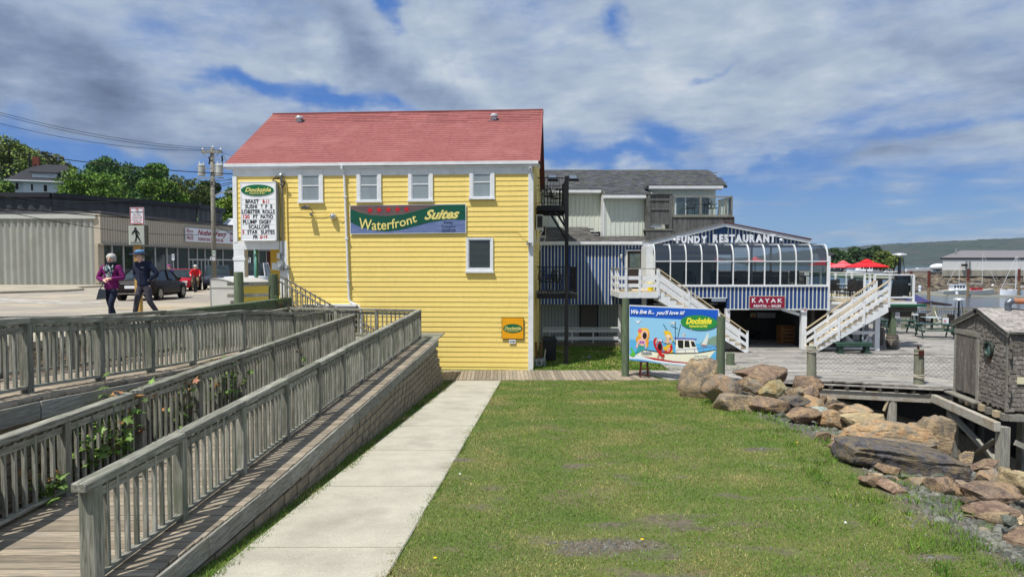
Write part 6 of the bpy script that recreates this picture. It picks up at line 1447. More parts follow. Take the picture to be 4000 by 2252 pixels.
Lsh = (B_-A_).length; z4 = hit(383, 830, FSH)[1]; z3 = hit(390, 952, FSH)[1]
m = MB(FSH); m.bb(0, Lsh, -.3, 10, z3, z4-.1, beige); m.build('fascia', sh_)
mm = MB(FSH); x = .2
while x < Lsh: mm.bb(x, x+.03, -.32, -.3, z3, z4-.2, flat('panel_joint', 140, 132, 118,.7));x += .33
mm.build('panel_rib', sh_, kind='stuff')
m =MB(FSH);m.bb(0,Lsh,-.4,10.1,z4-.1,z4+.12,flat('roof_edge',90,90,92,.6));m.bb(0,Lsh,-.5,-.3,z3-.1,z3,flat('soffit_trim',140,136,128,.6));m.bb(0,.75,-.05,.3,2.1,z3,brk);m.bb(0,Lsh,.02,.2,2.0,2.5,brk);m.build('trim',sh_)
gsh = mk('shop_glass', srgb(30, 38, 36), srgb(44, 54, 50), scale=.5, rough=.03, spec=.9, var=.1);
xs_ =[.8]+[hit(u,1000,FSH)[0] for u in (437,482,523,560,606,651,693,736,770,800,832,870,912,940,965,990,1010,1040)]
alum = flat('aluminium', 176, 178, 176, .35)
for a, b in zip(xs_, xs_[1:]):
  m =MB(FSH);m.bb(a+.06,b-.06,.04,.06,2.5,z3-.12,gsh);m.build('shop_window',sh_);m =MB(FSH);m.bb(b-.07,b+.07,-.06,.04,2.2,z3-.1,alum);m.build('mullion',sh_)
m = MB(FSH); m.bb(xs_[8], xs_[14], -.04, .03, z3-1.35, z3-1.2, alum); m.build('transom', sh_)
for u in (752,785,812,850): x =hit(u,1000,FSH)[0];m =MB(FSH);m.bb(x-.06,x+.06,-.06,.03,2.2,z3-1.3,alum);m.build('door_stile',sh_)
# shop sign
FSS =FSH @ Matrix.Translation((0,-.5,0));aa =hit(726,888,FSS);bb2 =hit(922,900,FSS);cA =hit(726,941,FSS);cB =hit(922,956,FSS)
t =thing('shop_sign','white furniture shop sign with dark red script on the beige fascia','sign',FSS @ Vector((aa[0],0,cA[1])));m =MB(FSS);zt1,zb1_ =hit(740,889,FSS)[1],hit(740,943,FSS)[1]
m.bb(aa[0], bb2[0], 0, .12, zb1_, zt1, LW); m.build('panel', t)
def shx(u): return hit(u, 900, FSS)[0]
H_ = zt1-zb1_; mr_ = flat('script_maroon', 150, 30, 44, .5)
for s_,u0,u1,f0,f1,shr in (('Nothing Fancy',772,885,.40,.92,.35),('FURNITURE WAREHOUSE',774,872,.10,.34,0),('THE',729,739,.84,.93,0),('PROOF',729,754,.64,.82,0),('IS IN THE',729,754,.44,.56,0),('PRICE!',729,755,.14,.38,0),('THE',898,908,.84,.93,0),('PROOF',898,919,.64,.82,0),('IS IN THE',898,919,.44,.56,0),('PRICE!',898,920,.14,.38,0)):
  lettering(s_, FSS, (shx(u0), zb1_+H_*f0, shx(u1), zb1_+H_*f1), -.01, mr_, t, bold=.03,shear=shr)
dkm = mk('charcoal_metal', srgb(74, 74, 76), srgb(62, 62, 64), scale=1,st=(1,1,.2),rough=.5,var=.05)
db =thing('charcoal_building','charcoal ribbed metal building rising behind the shop','building',(-48,84,2))
P3 =[Vector((-95,75,0)),Vector((WY(202,760,75).x,75,0)),Vector((WY(770,803,90).x,90,0)),Vector((WY(872,822,97).x,97,0))];Zt =[WY(100,762,75).z,WY(202,762,75).z,WY(770,805,90).z,WY(872,822,97).z]
for i in range(3):
  a,b =P3[i],P3[i+1];L_ =(b-a).length;n =int(L_/.3);V =[];nrm =Vector(((b-a).y,-(b-a).x,0)).normalized()
  for k in range(n+1):
    q =a.lerp(b,k/n)+nrm*(.08 if k % 4 in (0,1) else -.08);zt0 =Zt[i]+(Zt[i+1]-Zt[i])*k/n;V += [(q.x,q.y,2),(q.x,q.y,zt0)]
  npmesh('wall', V, [(2*k, 2*k+2, 2*k+3, 2*k+1) for k in range(n)], [dkm], parent=db)
  m =MB();m.beam(tuple(a+nrm*.15+Vector((0,0,Zt[i]))),tuple(b+nrm*.15+Vector((0,0,Zt[i+1]))),.5,.5,flat('roof_edge_dark',44,44,48,.6));m.build('roof_edge',db)
m =MB();m.add([(-95,75.3,Zt[0]+.2),tuple(P3[1]+Vector((0,.3,Zt[1]+.2))),tuple(P3[2]+Vector((0,.3,Zt[2]+.2))),tuple(P3[3]+Vector((0,.3,Zt[3]+.2))),(-60,110,Zt[3]+.3),(-95,110,Zt[0]+.5)],[(0,1,2,3,4,5)],flat('roof_felt',50,50,54,.9));m.build('roof',db)
t =thing('brick_building','small red-brown building with pale roof glimpsed left of the marquee sign','building',(-38,95,2));a =WY(872,873,95);b =WY(990,895,95);m =MB();m.bb(a.x,b.x+2,95,100,2,a.z-.8,flat('brick_red',118,62,50,.9));m.build('wall',t);m =MB();m.slab([(a.x-.5,94.2,a.z-.75),(b.x+2,94.2,a.z-.75),(b.x+2,98,a.z+.9),(a.x-.5,98,a.z+.9)],.2,flat('roof_white',190,196,200,.6));m.build('roof',t)
# distant small street signs
for (u,v0,v1,Y,lab) in ((677,992,1016,52,'small white parking sign on a thin pole by the shop windows'),(975,1006,1025,50,'small white street sign seen under the porch of the yellow house')):
  a,b =WY(u-5,v0,Y),WY(u+5,v1,Y);t =thing('street_sign',lab,'sign',(a.x,Y,2.3));m =MB();m.bb(a.x,b.x,Y-.03,Y,b.z,a.z,LW);m.build('plate',t);m =MB();m.cyl(((a.x+b.x)/2,Y+.03,2.2),((a.x+b.x)/2,Y+.03,a.z),.03,.03,cg,6);m.build('pole',t);m =MB();m.bb(a.x+.03,b.x-.03,Y-.04,Y-.031,a.z-.15,a.z-.08,BLK);m.bb(a.x+.04,b.x-.04,Y-.04,Y-.031,a.z-.32,a.z-.22,flat('sign_blue',90,120,170,.5));m.build('print',t)
# house on the hill
HY =125.0;a =WY(90,700,HY);hz =WY(60,800,HY).z-4;hs =thing('hill_house','white wooden house with dark hipped roof among the trees on the hill','house',(a.x,HY,hz));hw =flat('house_white',206,212,220,.6);hr =flat('house_roof',52,52,58,.9)
FH =frame((a.x,HY,0),(1,.35));W1 =hit(290,740,FH)[0];W0 =hit(40,740,FH)[0];ze =hit(92,704,FH)[1];zr =hit(130,640,FH,4.5)[1];xc =0
m =MB(FH);m.bb(xc,W1,0,9,hz,ze,hw);m.prism([(W0,hz),(xc,hz),(xc,ze),(W0,ze)],.6,9,hw);m.build('wall',hs)
m =MB(FH);r0,r1 =xc+1.0,W1-2.2;m.add([(W0-.6,-.6,ze),(W1+.6,-.6,ze),(W1+.6,9.6,ze),(W0-.6,9.6,ze),(r0,4.5,zr),(r1,4.5,zr)],[(0,1,5,4),(1,2,5),(2,3,4,5),(3,0,4)],hr);o =m.build('roof',hs)
m = MB(FH); m.bb(W0-.7, W1+.7, -.75, -.5, ze-.25, ze, WHT); m.build('eave', hs)
m =MB(FH);cx,cz =hit(143,652,FH,4.5);m.bb(cx-.5,cx+.5,4,5,zr-.4,zr+1.3,flat('chimney_brick',124,66,52,.9));m.build('chimney',o);m =MB(FH);cx,cz =hit(112,650,FH,3);m.cyl((cx,3.5,zr-1.5),(cx,3.5,zr+1.6),.16,.16,BK,8);m.build('flue',o)
m =MB(FH);cx,cz =hit(178,700,FH,1);m.bb(cx-1.9,cx+1.9,.3,4,ze+.2,ze+1.6,hw);m.slab([(cx-2.3,-.1,ze+1.6),(cx+2.3,-.1,ze+1.6),(cx+2.3,4.2,ze+2.1),(cx-2.3,4.2,ze+2.1)],.15,hr);m.build('dormer',o)
for (u0, u1, v0, v1) in ((121, 130, 718, 744), (61, 73, 714,740),(171,185,722,748),(36,44,726,742)):
  x0,z0,x1,z1 =Sbox(FH,u0,v0,u1,v1,-.05 if u0 > 90 else .5);yy =-.05 if u0 > 90 else .5;m =MB(FH);m.bb(x0-.12,x1+.12,yy,yy+.1,z0-.1,z1+.1,WHT);w_ =m.build('window',hs);m =MB(FH);m.bb(x0,x1,yy-.04,yy-.001,z0,z1,BK);m.build('pane',w_)
x0, z0,x1,z1 =Sbox(FH,170,696,183,707,.2);m =MB(FH);m.bb(x0,x1,.2,.29,z0,z1,BK);m.build('window',hs)
# ---------------- trees ----------------
def tree(label,x,y,z,h,w,cols,n,seed,lobes=7,trunk=True,sparse=0,leaf=.5,group='trees on the town hill',name='broadleaf_tree',lo=.25):
  rs = np.random.RandomState(seed); t = thing(name, label, 'tree', (x, y, z), group)
  C = [];
  for k in range(lobes):
    a =rs.uniform(0,6.28);f =rs.uniform(lo,1);r =(w/2)*(.42+.25*rs.rand())*(1 if f < .75 else .75);d =(w/2-r*.75)*rs.uniform(.3,1)*(1-.5*max(0,f-.6)/.4);C.append((x+d*math.cos(a),y+d*math.sin(a)*.8,z+h*f-r*.5*(f > .8),r))
  C =np.array(C);k =rs.randint(0,lobes,n);u =rs.normal(size=(n,3));u /= np.linalg.norm(u,axis=1)[:,None];rad =C[k,3]*(rs.uniform(.3,1,n)**.45);
  P = C[k, :3]+u*rad[:, None]*np.array([1, 1, .82]); P += rs.normal(size=(n, 3))*leaf*.35
  nz =np.array([noise.noise(tuple(q*(1.7/w*4))) for q in P]);keep =nz > (-.28+sparse);P =P[keep];u =u[keep];n =len(P)
  P = P[P[:, 2] > z+h*.08]; u = u[:len(P)]; n = len(P)
  nr = u*.7+rs.normal(size=(n, 3))*.6+np.array([0, 0,.35]);nr /= np.linalg.norm(nr,axis=1)[:,None]
  t1 =np.cross(nr,rs.normal(size=(n,3)));t1 /= np.linalg.norm(t1,axis=1)[:,None];t2 =np.cross(nr,t1);s =(leaf*rs.uniform(.5,1.3,n))[:,None]
  V =np.stack([P-t1*s*.5-t2*s*.35,P+t1*s*.55-t2*s*.25,P+t1*s*.35+t2*s*.5,P-t1*s*.45+t2*s*.4],1).reshape(-1,3)
  npmesh('crown', V, np.arange(4*n).reshape(-1, 4), [cols], parent=t, tint=rs.rand(n))
  if trunk:
    m = MB(); bk = mk('bark', srgb(96, 84, 72), srgb(70,62,54),scale=4,rough=.95);th =w*.035+.08
    m.tube([(x, y, z-.5), (x+.1*w*.1, y, z+h*.3), (x-.05*w*.2, y, z+h*.6)], th, bk, 8,taper=.45)
    for q in C[:7]: s_ =Vector((x,y,z+h*rs.uniform(.2,.45)));e =Vector(q[:3]);m.tube([s_,s_.lerp(e,.5)+Vector((0,0,.04*h)),e+Vector((0,0,q[3]*.3))],th*.45,bk,5,taper=.3)
    m.build('trunk', t)
  return t
def leafm(nm,a,b,c=None,var=.3): m =mk(nm,srgb(*a),srgb(*b),scale=.5,rough=.7,var=0,tvar=0,c3=srgb(*(c or a)),s3=.25,spec=.2,fine=0);return m
def leafv(nm, a, b, c=None):
  m = mk(nm, srgb(*a), srgb(*b), scale=.6, rough=.65, var=.34, c3=srgb(*(c or a)), s3=.25,spec=.2)
  return m
g1 =leafv('leaf_olive',(112,128,58),(90,108,50),(130,136,64));g2 =leafv('leaf_dark',(70,100,48),(54,82,42),(84,108,52));g3 =leafv('leaf_bright',(108,138,50),(88,122,44),(126,146,56));g4 =leafv('leaf_mid',(90,126,48),(72,106,42),(104,130,54));g5 =leafv('leaf_pale',(140,144,96),(112,122,76))
def tsp(label, u, vt, vb, wpx, Y, col, n, seed, **k):
  a =WY(u,vt,Y);b =WY(u,vb,Y);w =wpx*Y/2666;n =int(n*1.7);k.setdefault('leaf',.0026*Y);tree(label,a.x,Y,b.z,a.z-b.z,w,col,n,seed,**k)
tsp('tall olive green tree at the far left edge behind the white house',30,548,830,330,150,g1,9000,1,lobes=11)
tsp('sparse pale tree whose branches show the sky, above the white house',140,560,800,170,155,g5,2600,2,lobes=7,sparse=.12,lo=.45)
tsp('thin pale tree right of the house chimney, sky showing through',215,600,800,150,158,g5,2200,3,lobes=7,sparse=.14,lo=.4)
tsp('olive tree crown just right of the white house', 255, 650, 830, 190, 140, g1, 5000, 4, lobes=8)
tsp('bright yellow-green tree in front of the white house, right side',345,668,850,270,112,g3,8500,5,lobes=10)
tsp('small yellow-green tree at the far left before the house',-8,700,840,130,105,g3,3000,6,lobes=6)
tsp('big dark green tree in the middle of the hill with a ragged top',455,622,850,300,150,g2,11000,7,lobes=12)
tsp('dark green tree behind the middle of the hill, rounded crown',600,648,850,190,156,g4,6000,8,lobes=8)
tsp('bright light green tree right of the dark middle tree', 620, 700,860,210,118,g3,6500,9,lobes=8)
tsp('mid green tree behind the bright one, brownish top', 715, 690, 860, 210,130,g1,6000,10,lobes=8)
tsp('dark green tree just behind the utility pole', 810, 700, 860, 170, 135, g2, 5000, 11, lobes=7)
tsp('fresh green tree behind the street lamp, low', 885, 770, 900, 150, 110, g3, 5000, 12, lobes=6)
tsp('green tree partly behind the marquee sign', 930, 720, 900, 170, 140, g4, 5000, 13, lobes=7)
tsp('dark low tree filling the gap left of the bright tree', 540,740,870,170,135,g2,4000,14,lobes=6)
# ================= patio deck, right stair, furniture on the wharf =================
pa =thing('patio_deck','raised patio deck with white framed glass railing right of the sunroom','deck',(17,36,.15))
PZ = zS(1176, 32.2); PX0, PX1 = sx1+.12, xS(3568, 1100, 32.2); cd = wood('cream', 'X')
m = MB(); m.bb(PX0, PX1, 32.15, 44, PZ-.05, PZ, cd); m.build('floor', pa)
m =MB();m.bb(PX0,PX1+.1,32.08,32.15,PZ-.14,PZ-.02,WHT);m.bb(PX0,16.4,32.16,32.3,PZ-.55,PZ-.14,WHT);m.build('fascia',pa)
GP =flat('green_paint',28,84,58,.5);m =MB();m.bb(16.6,PX1+.5,31.95,32.1,PZ-.24,PZ-.13,GP);m.tube([(16.7,32.0,PZ-.2),(16.65,32.0,PZ-.45),(16.45,32.05,PZ-.6),(16.45,32.1,.3)],.05,GP,8);m.build('gutter',pa)
m = MB(); m.bb(16.6, PX1, 32.3, 32.5, PZ-.75, PZ-.24, wood('dark', 'X')); m.build('beam', pa)
m =MB();m.bb(PX0,PX1-.2,36,36.2,PZ-.5,PZ-.06,wood('dark','X'));m.bb(PX0,PX1-.2,40,40.2,PZ-.5,PZ-.06,wood('dark','X'));m.build('beam',pa)
RT = zS(1073, 32.2); RB = zS(1161, 32.2); pgl = glassmat('patio_glass', (.74, .78, .78), 1.45, .015)
def grail(p, q, n, sec=True, top=None):
  p,q =Vector((*p,0)),Vector((*q,0));m =MB();m.beam(p+Vector((0,0,RT)),q+Vector((0,0,RT)),.07,.05,WHT);m.build('top_rail',pa);m =MB();m.beam(p+Vector((0,0,RB)),q+Vector((0,0,RB)),.05,.07,WHT);m.build('bottom_rail',pa)
  for k in range(n+1): c =p.lerp(q,k/n);m =MB();m.bb(c.x-.045,c.x+.045,c.y-.045,c.y+.045,PZ-.1,RT,WHT);m.build('post',pa)
  for k in range(n):
    a,b =p.lerp(q,(k+.03)/n),p.lerp(q,(k+.97)/n);m =MB();m.add([(a.x,a.y,RB),(b.x,b.y,RB),(b.x,b.y,RT),(a.x,a.y,RT)],[(0,1,2,3)],pgl);m.build('glass_pane',pa)
xg0, xg1, xg2 = xS(3376, 1100, 32.2), xS(3416, 1100, 32.2), PX1
grail((PX0+.05,32.2),(xg0,32.2),1);grail((xg1,32.2),(xg2,32.2),1);grail((xg2,32.3),(xg2,43.8),6);grail((PX0+.3,43.9),(xg2-.1,43.9),3)
m = MB(); m.bb(PX0-.02, PX0+.06, 32.1, 32.25, PZ, PZ+2.0, WHT); m.build('tall_post', pa)
# right stair
rs2 =thing('right_stair','white wooden stair with sawtooth stringers climbing right to the patio deck','stair',(15,31.4,.15))
q0 = WZ(3128, 1362, .15); white_stair(rs2, xg1-.05, PZ, q0.x+.15, .15, 30.9, 32.0, 14)
# undercroft framing right of the stair
uf =thing('undercroft_frame','white frame with dark mesh panels under the patio deck','frame',(16.3,31.8,.15))
a = xS(3402, 1300, 31.5); b = xS(3432, 1300, 31.5)
m = MB(); m.bb(b-.22, b, 31.4, 31.6, .15, PZ-.2, WHT); m.build('post', uf)
for v0,v1 in ((1292,1304),(1356,1363)): m =MB();m.bb(xS(3285,1300,31.5)-.3*(v0 > 1340)*3,b-.22,31.42,31.5,zS(v1,31.5),zS(v0,31.5),WHT);m.build('rail',uf)
m =MB();m.beam((xS(3300,1310,31.8),31.8,zS(1306,31.8)),(xS(3336,1345,31.8),31.8,zS(1342,31.8)),.03,.14,CRM);m.build('brace',uf)
m =MB();m.bb(13.9,b-.25,33.4,33.45,.15,PZ-.1,flat('mesh_dark',34,38,36,.8));m.build('mesh_panel',uf)
m =MB();m.bb(xS(3380,1300,33.3),xS(3392,1300,33.3),33.3,33.38,.15,PZ-.1,cg);m.bb(xS(3288,1300,33.3),xS(3298,1300,33.3),33.3,33.38,.15,zS(1300,33.3),cg);m.bb(14.5,b-.3,33.3,33.37,zS(1290,33.3),zS(1284,33.3),cg);m.build('mesh_frame',uf)
for k, u in enumerate((3308, 3364, 3392)):
  p =WY(u,1352,32.7);t =thing('propane_tank',('left white propane tank behind the green bench','middle white propane tank behind the green bench','right white propane tank behind the green bench')[k],'tank',(p.x,32.7,.15));m =MB();m.lathe((p.x,32.7,.15),[(.12,0),(.15,.04),(.16,.12),(.16,.3),(.12,.38),(.04,.42),(.04,.46)],LW,16);m.build('body',t,smooth=True);m =MB();m.lathe((p.x,32.7,.56),[(.09,0),(.1,.12)],LW,12,cap=False);m.build('collar',t)
# bench
p,q =WY(3258,1345,30.6),WY(3400,1345,30.6);bg_ =mk('bench_green',srgb(52,80,68),srgb(42,68,58),scale=8,rough=.6,var=.06);t =thing('green_bench','low dark green wooden bench before the propane tanks','bench',((p.x+q.x)/2,30.6,.15))
m = MB();m.bb(p.x,q.x,30.4,30.8,.58,.62,bg_);m.bb(p.x,q.x,30.38,30.42,.48,.58,bg_);m.build('seat',t)
for x in (p.x+.25,q.x-.2): m =MB();m.bb(x-.09,x+.09,30.45,30.75,.19,.58,bg_);m.bb(x-.14,x+.14,30.4,30.82,.15,.22,bg_);m.build('leg',t)
# barrels
bw_ =mk('barrel_wood',srgb(134,124,112),srgb(104,96,88),scale=14,st=(1,1,.08),rough=.85,var=.12);hoop =flat('barrel_hoop',84,80,76,.5,metal=.5)
def barrel(label, x, y, r, h):
  t =thing('barrel',label,'barrel',(x,y,.15),'oak barrels on the wharf');pr =[(r*(.80+.2*math.sin(k/8*math.pi)),h*k/8) for k in range(9)]
  for j in range(18):
    a0,a1 =j/18*6.283+.02,(j+1)/18*6.283-.02;V =[(x+rr*math.cos(a),y+rr*math.sin(a),.15+z) for rr,z in pr for a in (a0,a1)]+[(x+rr*.9*math.cos(a),y+rr*.9*math.sin(a),.15+z) for rr,z in pr for a in (a0,a1)]
    m =MB();n =len(pr);m.add(V,[(2*i,2*i+1,2*i+3,2*i+2) for i in range(n-1)]+[(0,2*n,2*n+1,1),(2*n-2,2*n-1,4*n-1,4*n-2)],bw_);m.build('stave',t)
  for z in (.06,.22,.78,.94): rr =r*(.80+.2*math.sin(z*math.pi))+.008;m =MB();m.lathe((x,y,.15+h*z-.02),[(rr,0),(rr,.045)],hoop,20,cap=False);m.build('hoop',t)
  m = MB(); m.cyl((x, y, .15+h-.03), (x, y, .15+h-.01), r*.78, r*.78, bw_, 18); m.build('head', t)
p =WZ(3496,1362,.15);barrel('grey oak barrel around the foot of the green post',p.x,p.y+.25,.29,.66);BX,BY =p.x,p.y+.25
p = WZ(3440, 1346, .15);barrel('second oak barrel half hidden by the white post',p.x,p.y+.2,.28,.85)
t =thing('timber_post','green weathered square post rising out of the barrel to the deck beam','post',(BX,BY,.8));m =MB();m.bb(BX-.13,BX+.11,BY-.12,BY+.12,.78,PZ-.5,wood('green','Z'));m.bb(BX-.5,BX+1.1,BY-.1,BY+.1,PZ-.5,PZ-.25,wood('dark','X'));m.build('shaft',t)
p,q =WY(3499,1219,BY-.2),WY(3516,1242,BY-.2);t =thing('no_smoking_sign','pale no smoking notice on the green post above the barrel','sign',tuple(q));m =MB();m.bb(p.x,q.x,BY-.16,BY-.14,q.z,p.z,flat('notice_grey',190,186,196,.5));m.build('panel',t);m =MB();m.add([((p.x+q.x)/2+.06*math.cos(k/12*6.283),BY-.165,(p.z+q.z)/2-.02+.06*math.sin(k/12*6.283)) for k in range(12)],[tuple(range(12))],cg);m.build('symbol',t)
p =WY(3567,1201,33.0);t =thing('dish_lamp','round white lamp hanging under the corner of the patio deck','lamp',tuple(p));m =MB();m.lathe((p.x,33,p.z-.1),[(.06,0),(.2,.03),(.24,.1),(.2,.17),(.02,.2)],LW,16);m.build('shade',t,smooth=True)
# picnic tables
def picnic(label, u, v, Y, rz, w):
  t = thing('picnic_table', label, 'table', (0, 0, 0), 'green picnic tables on the wharf');
  for k in range(5): m =MB();m.bb(-w/2,w/2,-.36+k*.145,-.225+k*.145,.72,.76,bg_);m.build('top_board',t)
  for s in (-1, 1):
    for k in (0,1): m =MB();yy =s*(.62+.13*k);m.bb(-w/2,w/2,yy-.06,yy+.06,.42,.455,bg_);m.build('seat_board',t)
    x =s*(w/2-.28);m =MB();m.bb(x-.02,x+.02,-.8,.8,.33,.42,bg_);m.bb(x-.02,x+.02,-.34,.34,.64,.72,bg_);m.build('cross_beam',t)
    for r in (-1,1): m =MB();m.beam((x+.045*s,r*.72,0),(x+.045*s,r*.2,.72),.04,.1,bg_,up=(0,1,0));m.build('leg',t)
  p = WZ(u, v, DZ); t.matrix_basis = TR(p.x, p.y, DZ, rz); return t
picnic('nearer green picnic table beside the shingled shed',3650,1318,36,-.28,1.95);picnic('further green picnic table left of the first, partly behind the green post',3505,1300,38,-.15,2.0)
# dining tables & wicker chairs
wk =mk('wicker_dark',srgb(50,44,42),srgb(36,32,31),scale=30,rough=.7,var=.08);tt =flat('table_top_pale',196,206,208,.3)
def dchair(label, x, y, z, rz, h=.46, group='dark wicker chairs'):
  t =thing('wicker_chair',label,'chair',(0,0,0),group);m =MB();m.bb(-.24,.24,-.22,.24,h-.06,h,wk);m.build('seat',t);m =MB();m.bb(-.24,.24,.22,.27,h,h+.5,wk);m.build('backrest',t)
  for sx_ in (-1, 1):
    for sy in (-1,1): m =MB();m.cyl((sx_*.21,sy*.2,0),(sx_*.21,sy*.2,h-.06),.018,.018,BK,6);m.build('leg',t)
    m =MB();m.tube([(sx_*.25,-.2,h),(sx_*.25,-.2,h+.2),(sx_*.25,.24,h+.22)],.015,wk,5);m.build('armrest',t)
  t.matrix_basis = TR(x, y, z, rz); return t
def dtable(label, x, y, z, w=.9, h=.74, top=None):
  t =thing('dining_table',label,'table',(x,y,z),'dining tables of the restaurant');m =MB();m.bb(x-w/2,x+w/2,y-w/2,y+w/2,z+h-.03,z+h,top or tt);m.build('table_top',t);m =MB();m.bb(x-.04,x+.04,y-.04,y+.04,z+.03,z+h-.03,BK);m.bb(x-.3,x+.3,y-.3,y+.3,z,z+.03,BK);m.build('pedestal',t)
base_ch =dchair('wicker chair at the pale table right of the nearer rope post',*WZ(3700,1290,DZ)[:2],DZ,-1.3)
for u,v,r,l in ((3612,1282,1.9,'high wicker chair at the table near the rope fence'),(3570,1262,.1,'wicker chair facing the water with its back to the viewer'),(3474,1268,0,'wicker chair behind the further picnic table, left'),(3452,1262,.5,'wicker chair at the far left table under the deck edge'),(3497,1258,-.3,'wicker chair furthest back beneath the patio corner')): copy_tree(base_ch,TR(*WZ(u,v,DZ)[:2],DZ,r),label=l)
for u,v,l in ((3580,1272,'pale square table below the rope fence'),(3640,1285,'pale table right of the high chair by the rope posts'),(3470,1272,'left pale table seen under the patio deck'),(3460,1256,'far pale table under the patio deck')): p =WZ(u,v,DZ);dtable(l,p.x,p.y,DZ)
# rope posts and picket fence at the wharf edge
rope = flat('rope', 206, 200, 184, .9); RP = []
for (u,vt,vb,l) in ((3531,1223,1284,'short lichened rope post at the left of the seating area'),(3649,1196,1270,'tall lichened rope post in the picket fence line'),(3688,1233,1292,'lichened rope post carrying a small no smoking sign'),(3768,1210,1262,'lichened rope post behind the shed roof'),(3556,1200,1262,'lichened rope post under the round white lamp')):
  p =WZ(u,vb,DZ);z1 =WY(u,vt,p.y).z;t =thing('rope_post',l,'post',(p.x,p.y,DZ),'rope posts on the wharf');m =MB();m.cyl((p.x,p.y,DZ-.1),(p.x,p.y,z1),.17,.15,wood('pile','Z'),12);m.build('shaft',t);RP.append(Vector((p.x,p.y,z1-.25)))
for a,b,l in ((0,2,'rope swagged between the short post and the sign post'),(4,1,'rope swagged along the picket fence, left'),(1,2,'rope from the tall post down to the sign post'),(2,3,'rope running right towards the shed')):
  m =MB();m.tube(catenary(RP[a],RP[b],.35),.025,rope,5);tag(m.build('rope'),l,'rope','ropes between the posts')
p =RP[2];t =thing('no_smoking_sign','small white no smoking sign on a lichened rope post by the far tables','sign',(p.x-.1,p.y-.2,p.z-.2));m =MB();m.bb(p.x-.22,p.x+.12,p.y-.2,p.y-.18,p.z-.25,p.z+.15,LW);m.build('panel',t);nosmoke(p.x-.1,p.z-.05,.08,p.y-.21,t)
pf =thing('picket_fence','weathered picket fence along the water side of the wharf','fence',(22,45.2,DZ));x =18.2
while x < 33:
  m =None;piece('picket',wood('greyer','Z'),beamM((x,45.3,DZ),(x,45.3,DZ+1.05),.05,.03,up=(0,1,0)),pf);x += .155
for z in (.2,.95,1.06): wbeam('rail',(18,45.25,DZ+z),(33,45.25,DZ+z),.05,.1 if z < 1 else .05,'greyer',pf)
# patio heaters
def heater(label, x, y, z, h):
  t =thing('patio_heater',label,'heater',(x,y,z),'pyramid patio heaters');s =h/2.3;m =MB();c =lambda r,zz: [(x+a*r,y+b*r,z+zz) for a,b in ((-1,-1),(1,-1),(1,1),(-1,1))]
  m.add(c(.27*s,.04)+c(.2*s,.95*s),[(3,2,1,0),(0,1,5,4),(1,2,6,5),(2,3,7,6),(3,0,4,7),(4,5,6,7)],flat('heater_black',30,32,34,.35));m.build('base',t)
  for a,b in ((-1,-1),(1,-1),(1,1),(-1,1)): m =MB();m.beam((x+a*.2*s,y+b*.2*s,z+.95*s),(x+a*.1*s,y+b*.1*s,z+2.1*s),.02,.02,BK);m.build('strut',t)
  for k in range(9): m =MB();zz =.98+k*.125;r =(.2-.1*(zz-.95)/1.15)*s;P =c(r,zz*s);m.tube(P+[P[0]],.005,BK,4);m.build('guard_wire',t)
  m =MB();m.cyl((x,y,z+.95*s),(x,y,z+2.05*s),.05*s,.05*s,flat('heater_tube',60,70,78,.15,metal=.4),12);m.build('tube',t)
  m =MB();m.lathe((x,y,z+2.1*s),[(.12*s,0),(.12*s,.06),(.33*s,.08),(.3*s,.12),(.1*s,.17)],flat('heater_cap',206,210,212,.3,metal=.3),16);m.build('reflector',t)
p =WY(3518,1172,33.3);heater('tall patio heater inside the glass rail at the patio corner',p.x-.1,33.3,PZ,2.32)
p =WZ(3742,1310,DZ);heater('patio heater on the wharf just behind the shed',p.x,p.y,DZ,zS(1163,p.y)-DZ+.02)
# umbrellas
def umbrella(label, x, y, z, h, r, col, rot=0):
  t =thing('patio_umbrella',label,'umbrella',(x,y,z),'red patio umbrellas');m =MB();n =6;R0 =[(r*math.cos(rot+k/n*6.283),r*math.sin(rot+k/n*6.283)) for k in range(n)]
  V =[(x+a,y+b,z+h-.5*r*.55) for a,b in R0]+[(x+a*.2,y+b*.2,z+h-.06) for a,b in R0]+[(x+a,y+b,z+h-.5*r*.55-.05) for a,b in R0];m.add(V,[(k,(k+1) % n,n+(k+1) % n,n+k) for k in range(n)]+[(2*n+k,2*n+(k+1) % n,(k+1) % n,k) for k in range(n)],col);m.build('canopy',t)
  m =MB();V =[(x+a*.3,y+b*.3,z+h-.06) for a,b in R0]+[(x,y,z+h+.1)];m.add(V,[(k,(k+1) % n,n) for k in range(n)],col);m.build('vent_cap',t)
  m =MB();m.cyl((x,y,z),(x,y,z+h+.12),.025,.025,flat('umbrella_pole',90,88,90,.4),8);m.build('pole',t)
  for k in range(n): m =MB();a,b =R0[k];m.beam((x,y,z+h-.15),(x+a*.98,y+b*.98,z+h-.5*r*.55-.02),.015,.015,flat('umbrella_pole',90,88,90,.4));m.build('rib',t)
ured =mk('umbrella_red',srgb(232,34,42),srgb(222,28,38),scale=3,rough=.7,var=.03);upk =mk('umbrella_pink',srgb(240,104,112),srgb(236,92,100),scale=3,rough=.7,var=.03)  # pink is a paler second colour for the same canopy
def ump(label,u,vt,vb,wpx,Y,col,rot=.2): a =WY(u,vt,Y);b =WY(u,vb,Y);r =wpx/2*Y/2666;umbrella(label,a.x,Y,PZ,a.z-PZ-.1,r,col,rot)
ump('bright red open umbrella above the patio, nearest of the three',3386,1010,1036,166,39.5,ured);ump('pink umbrella left of the red one',3293,1016,1040,140,41.5,upk);ump('red umbrella cut by the right edge of the sunroom',3215,1011,1035,110,43.2,ured)
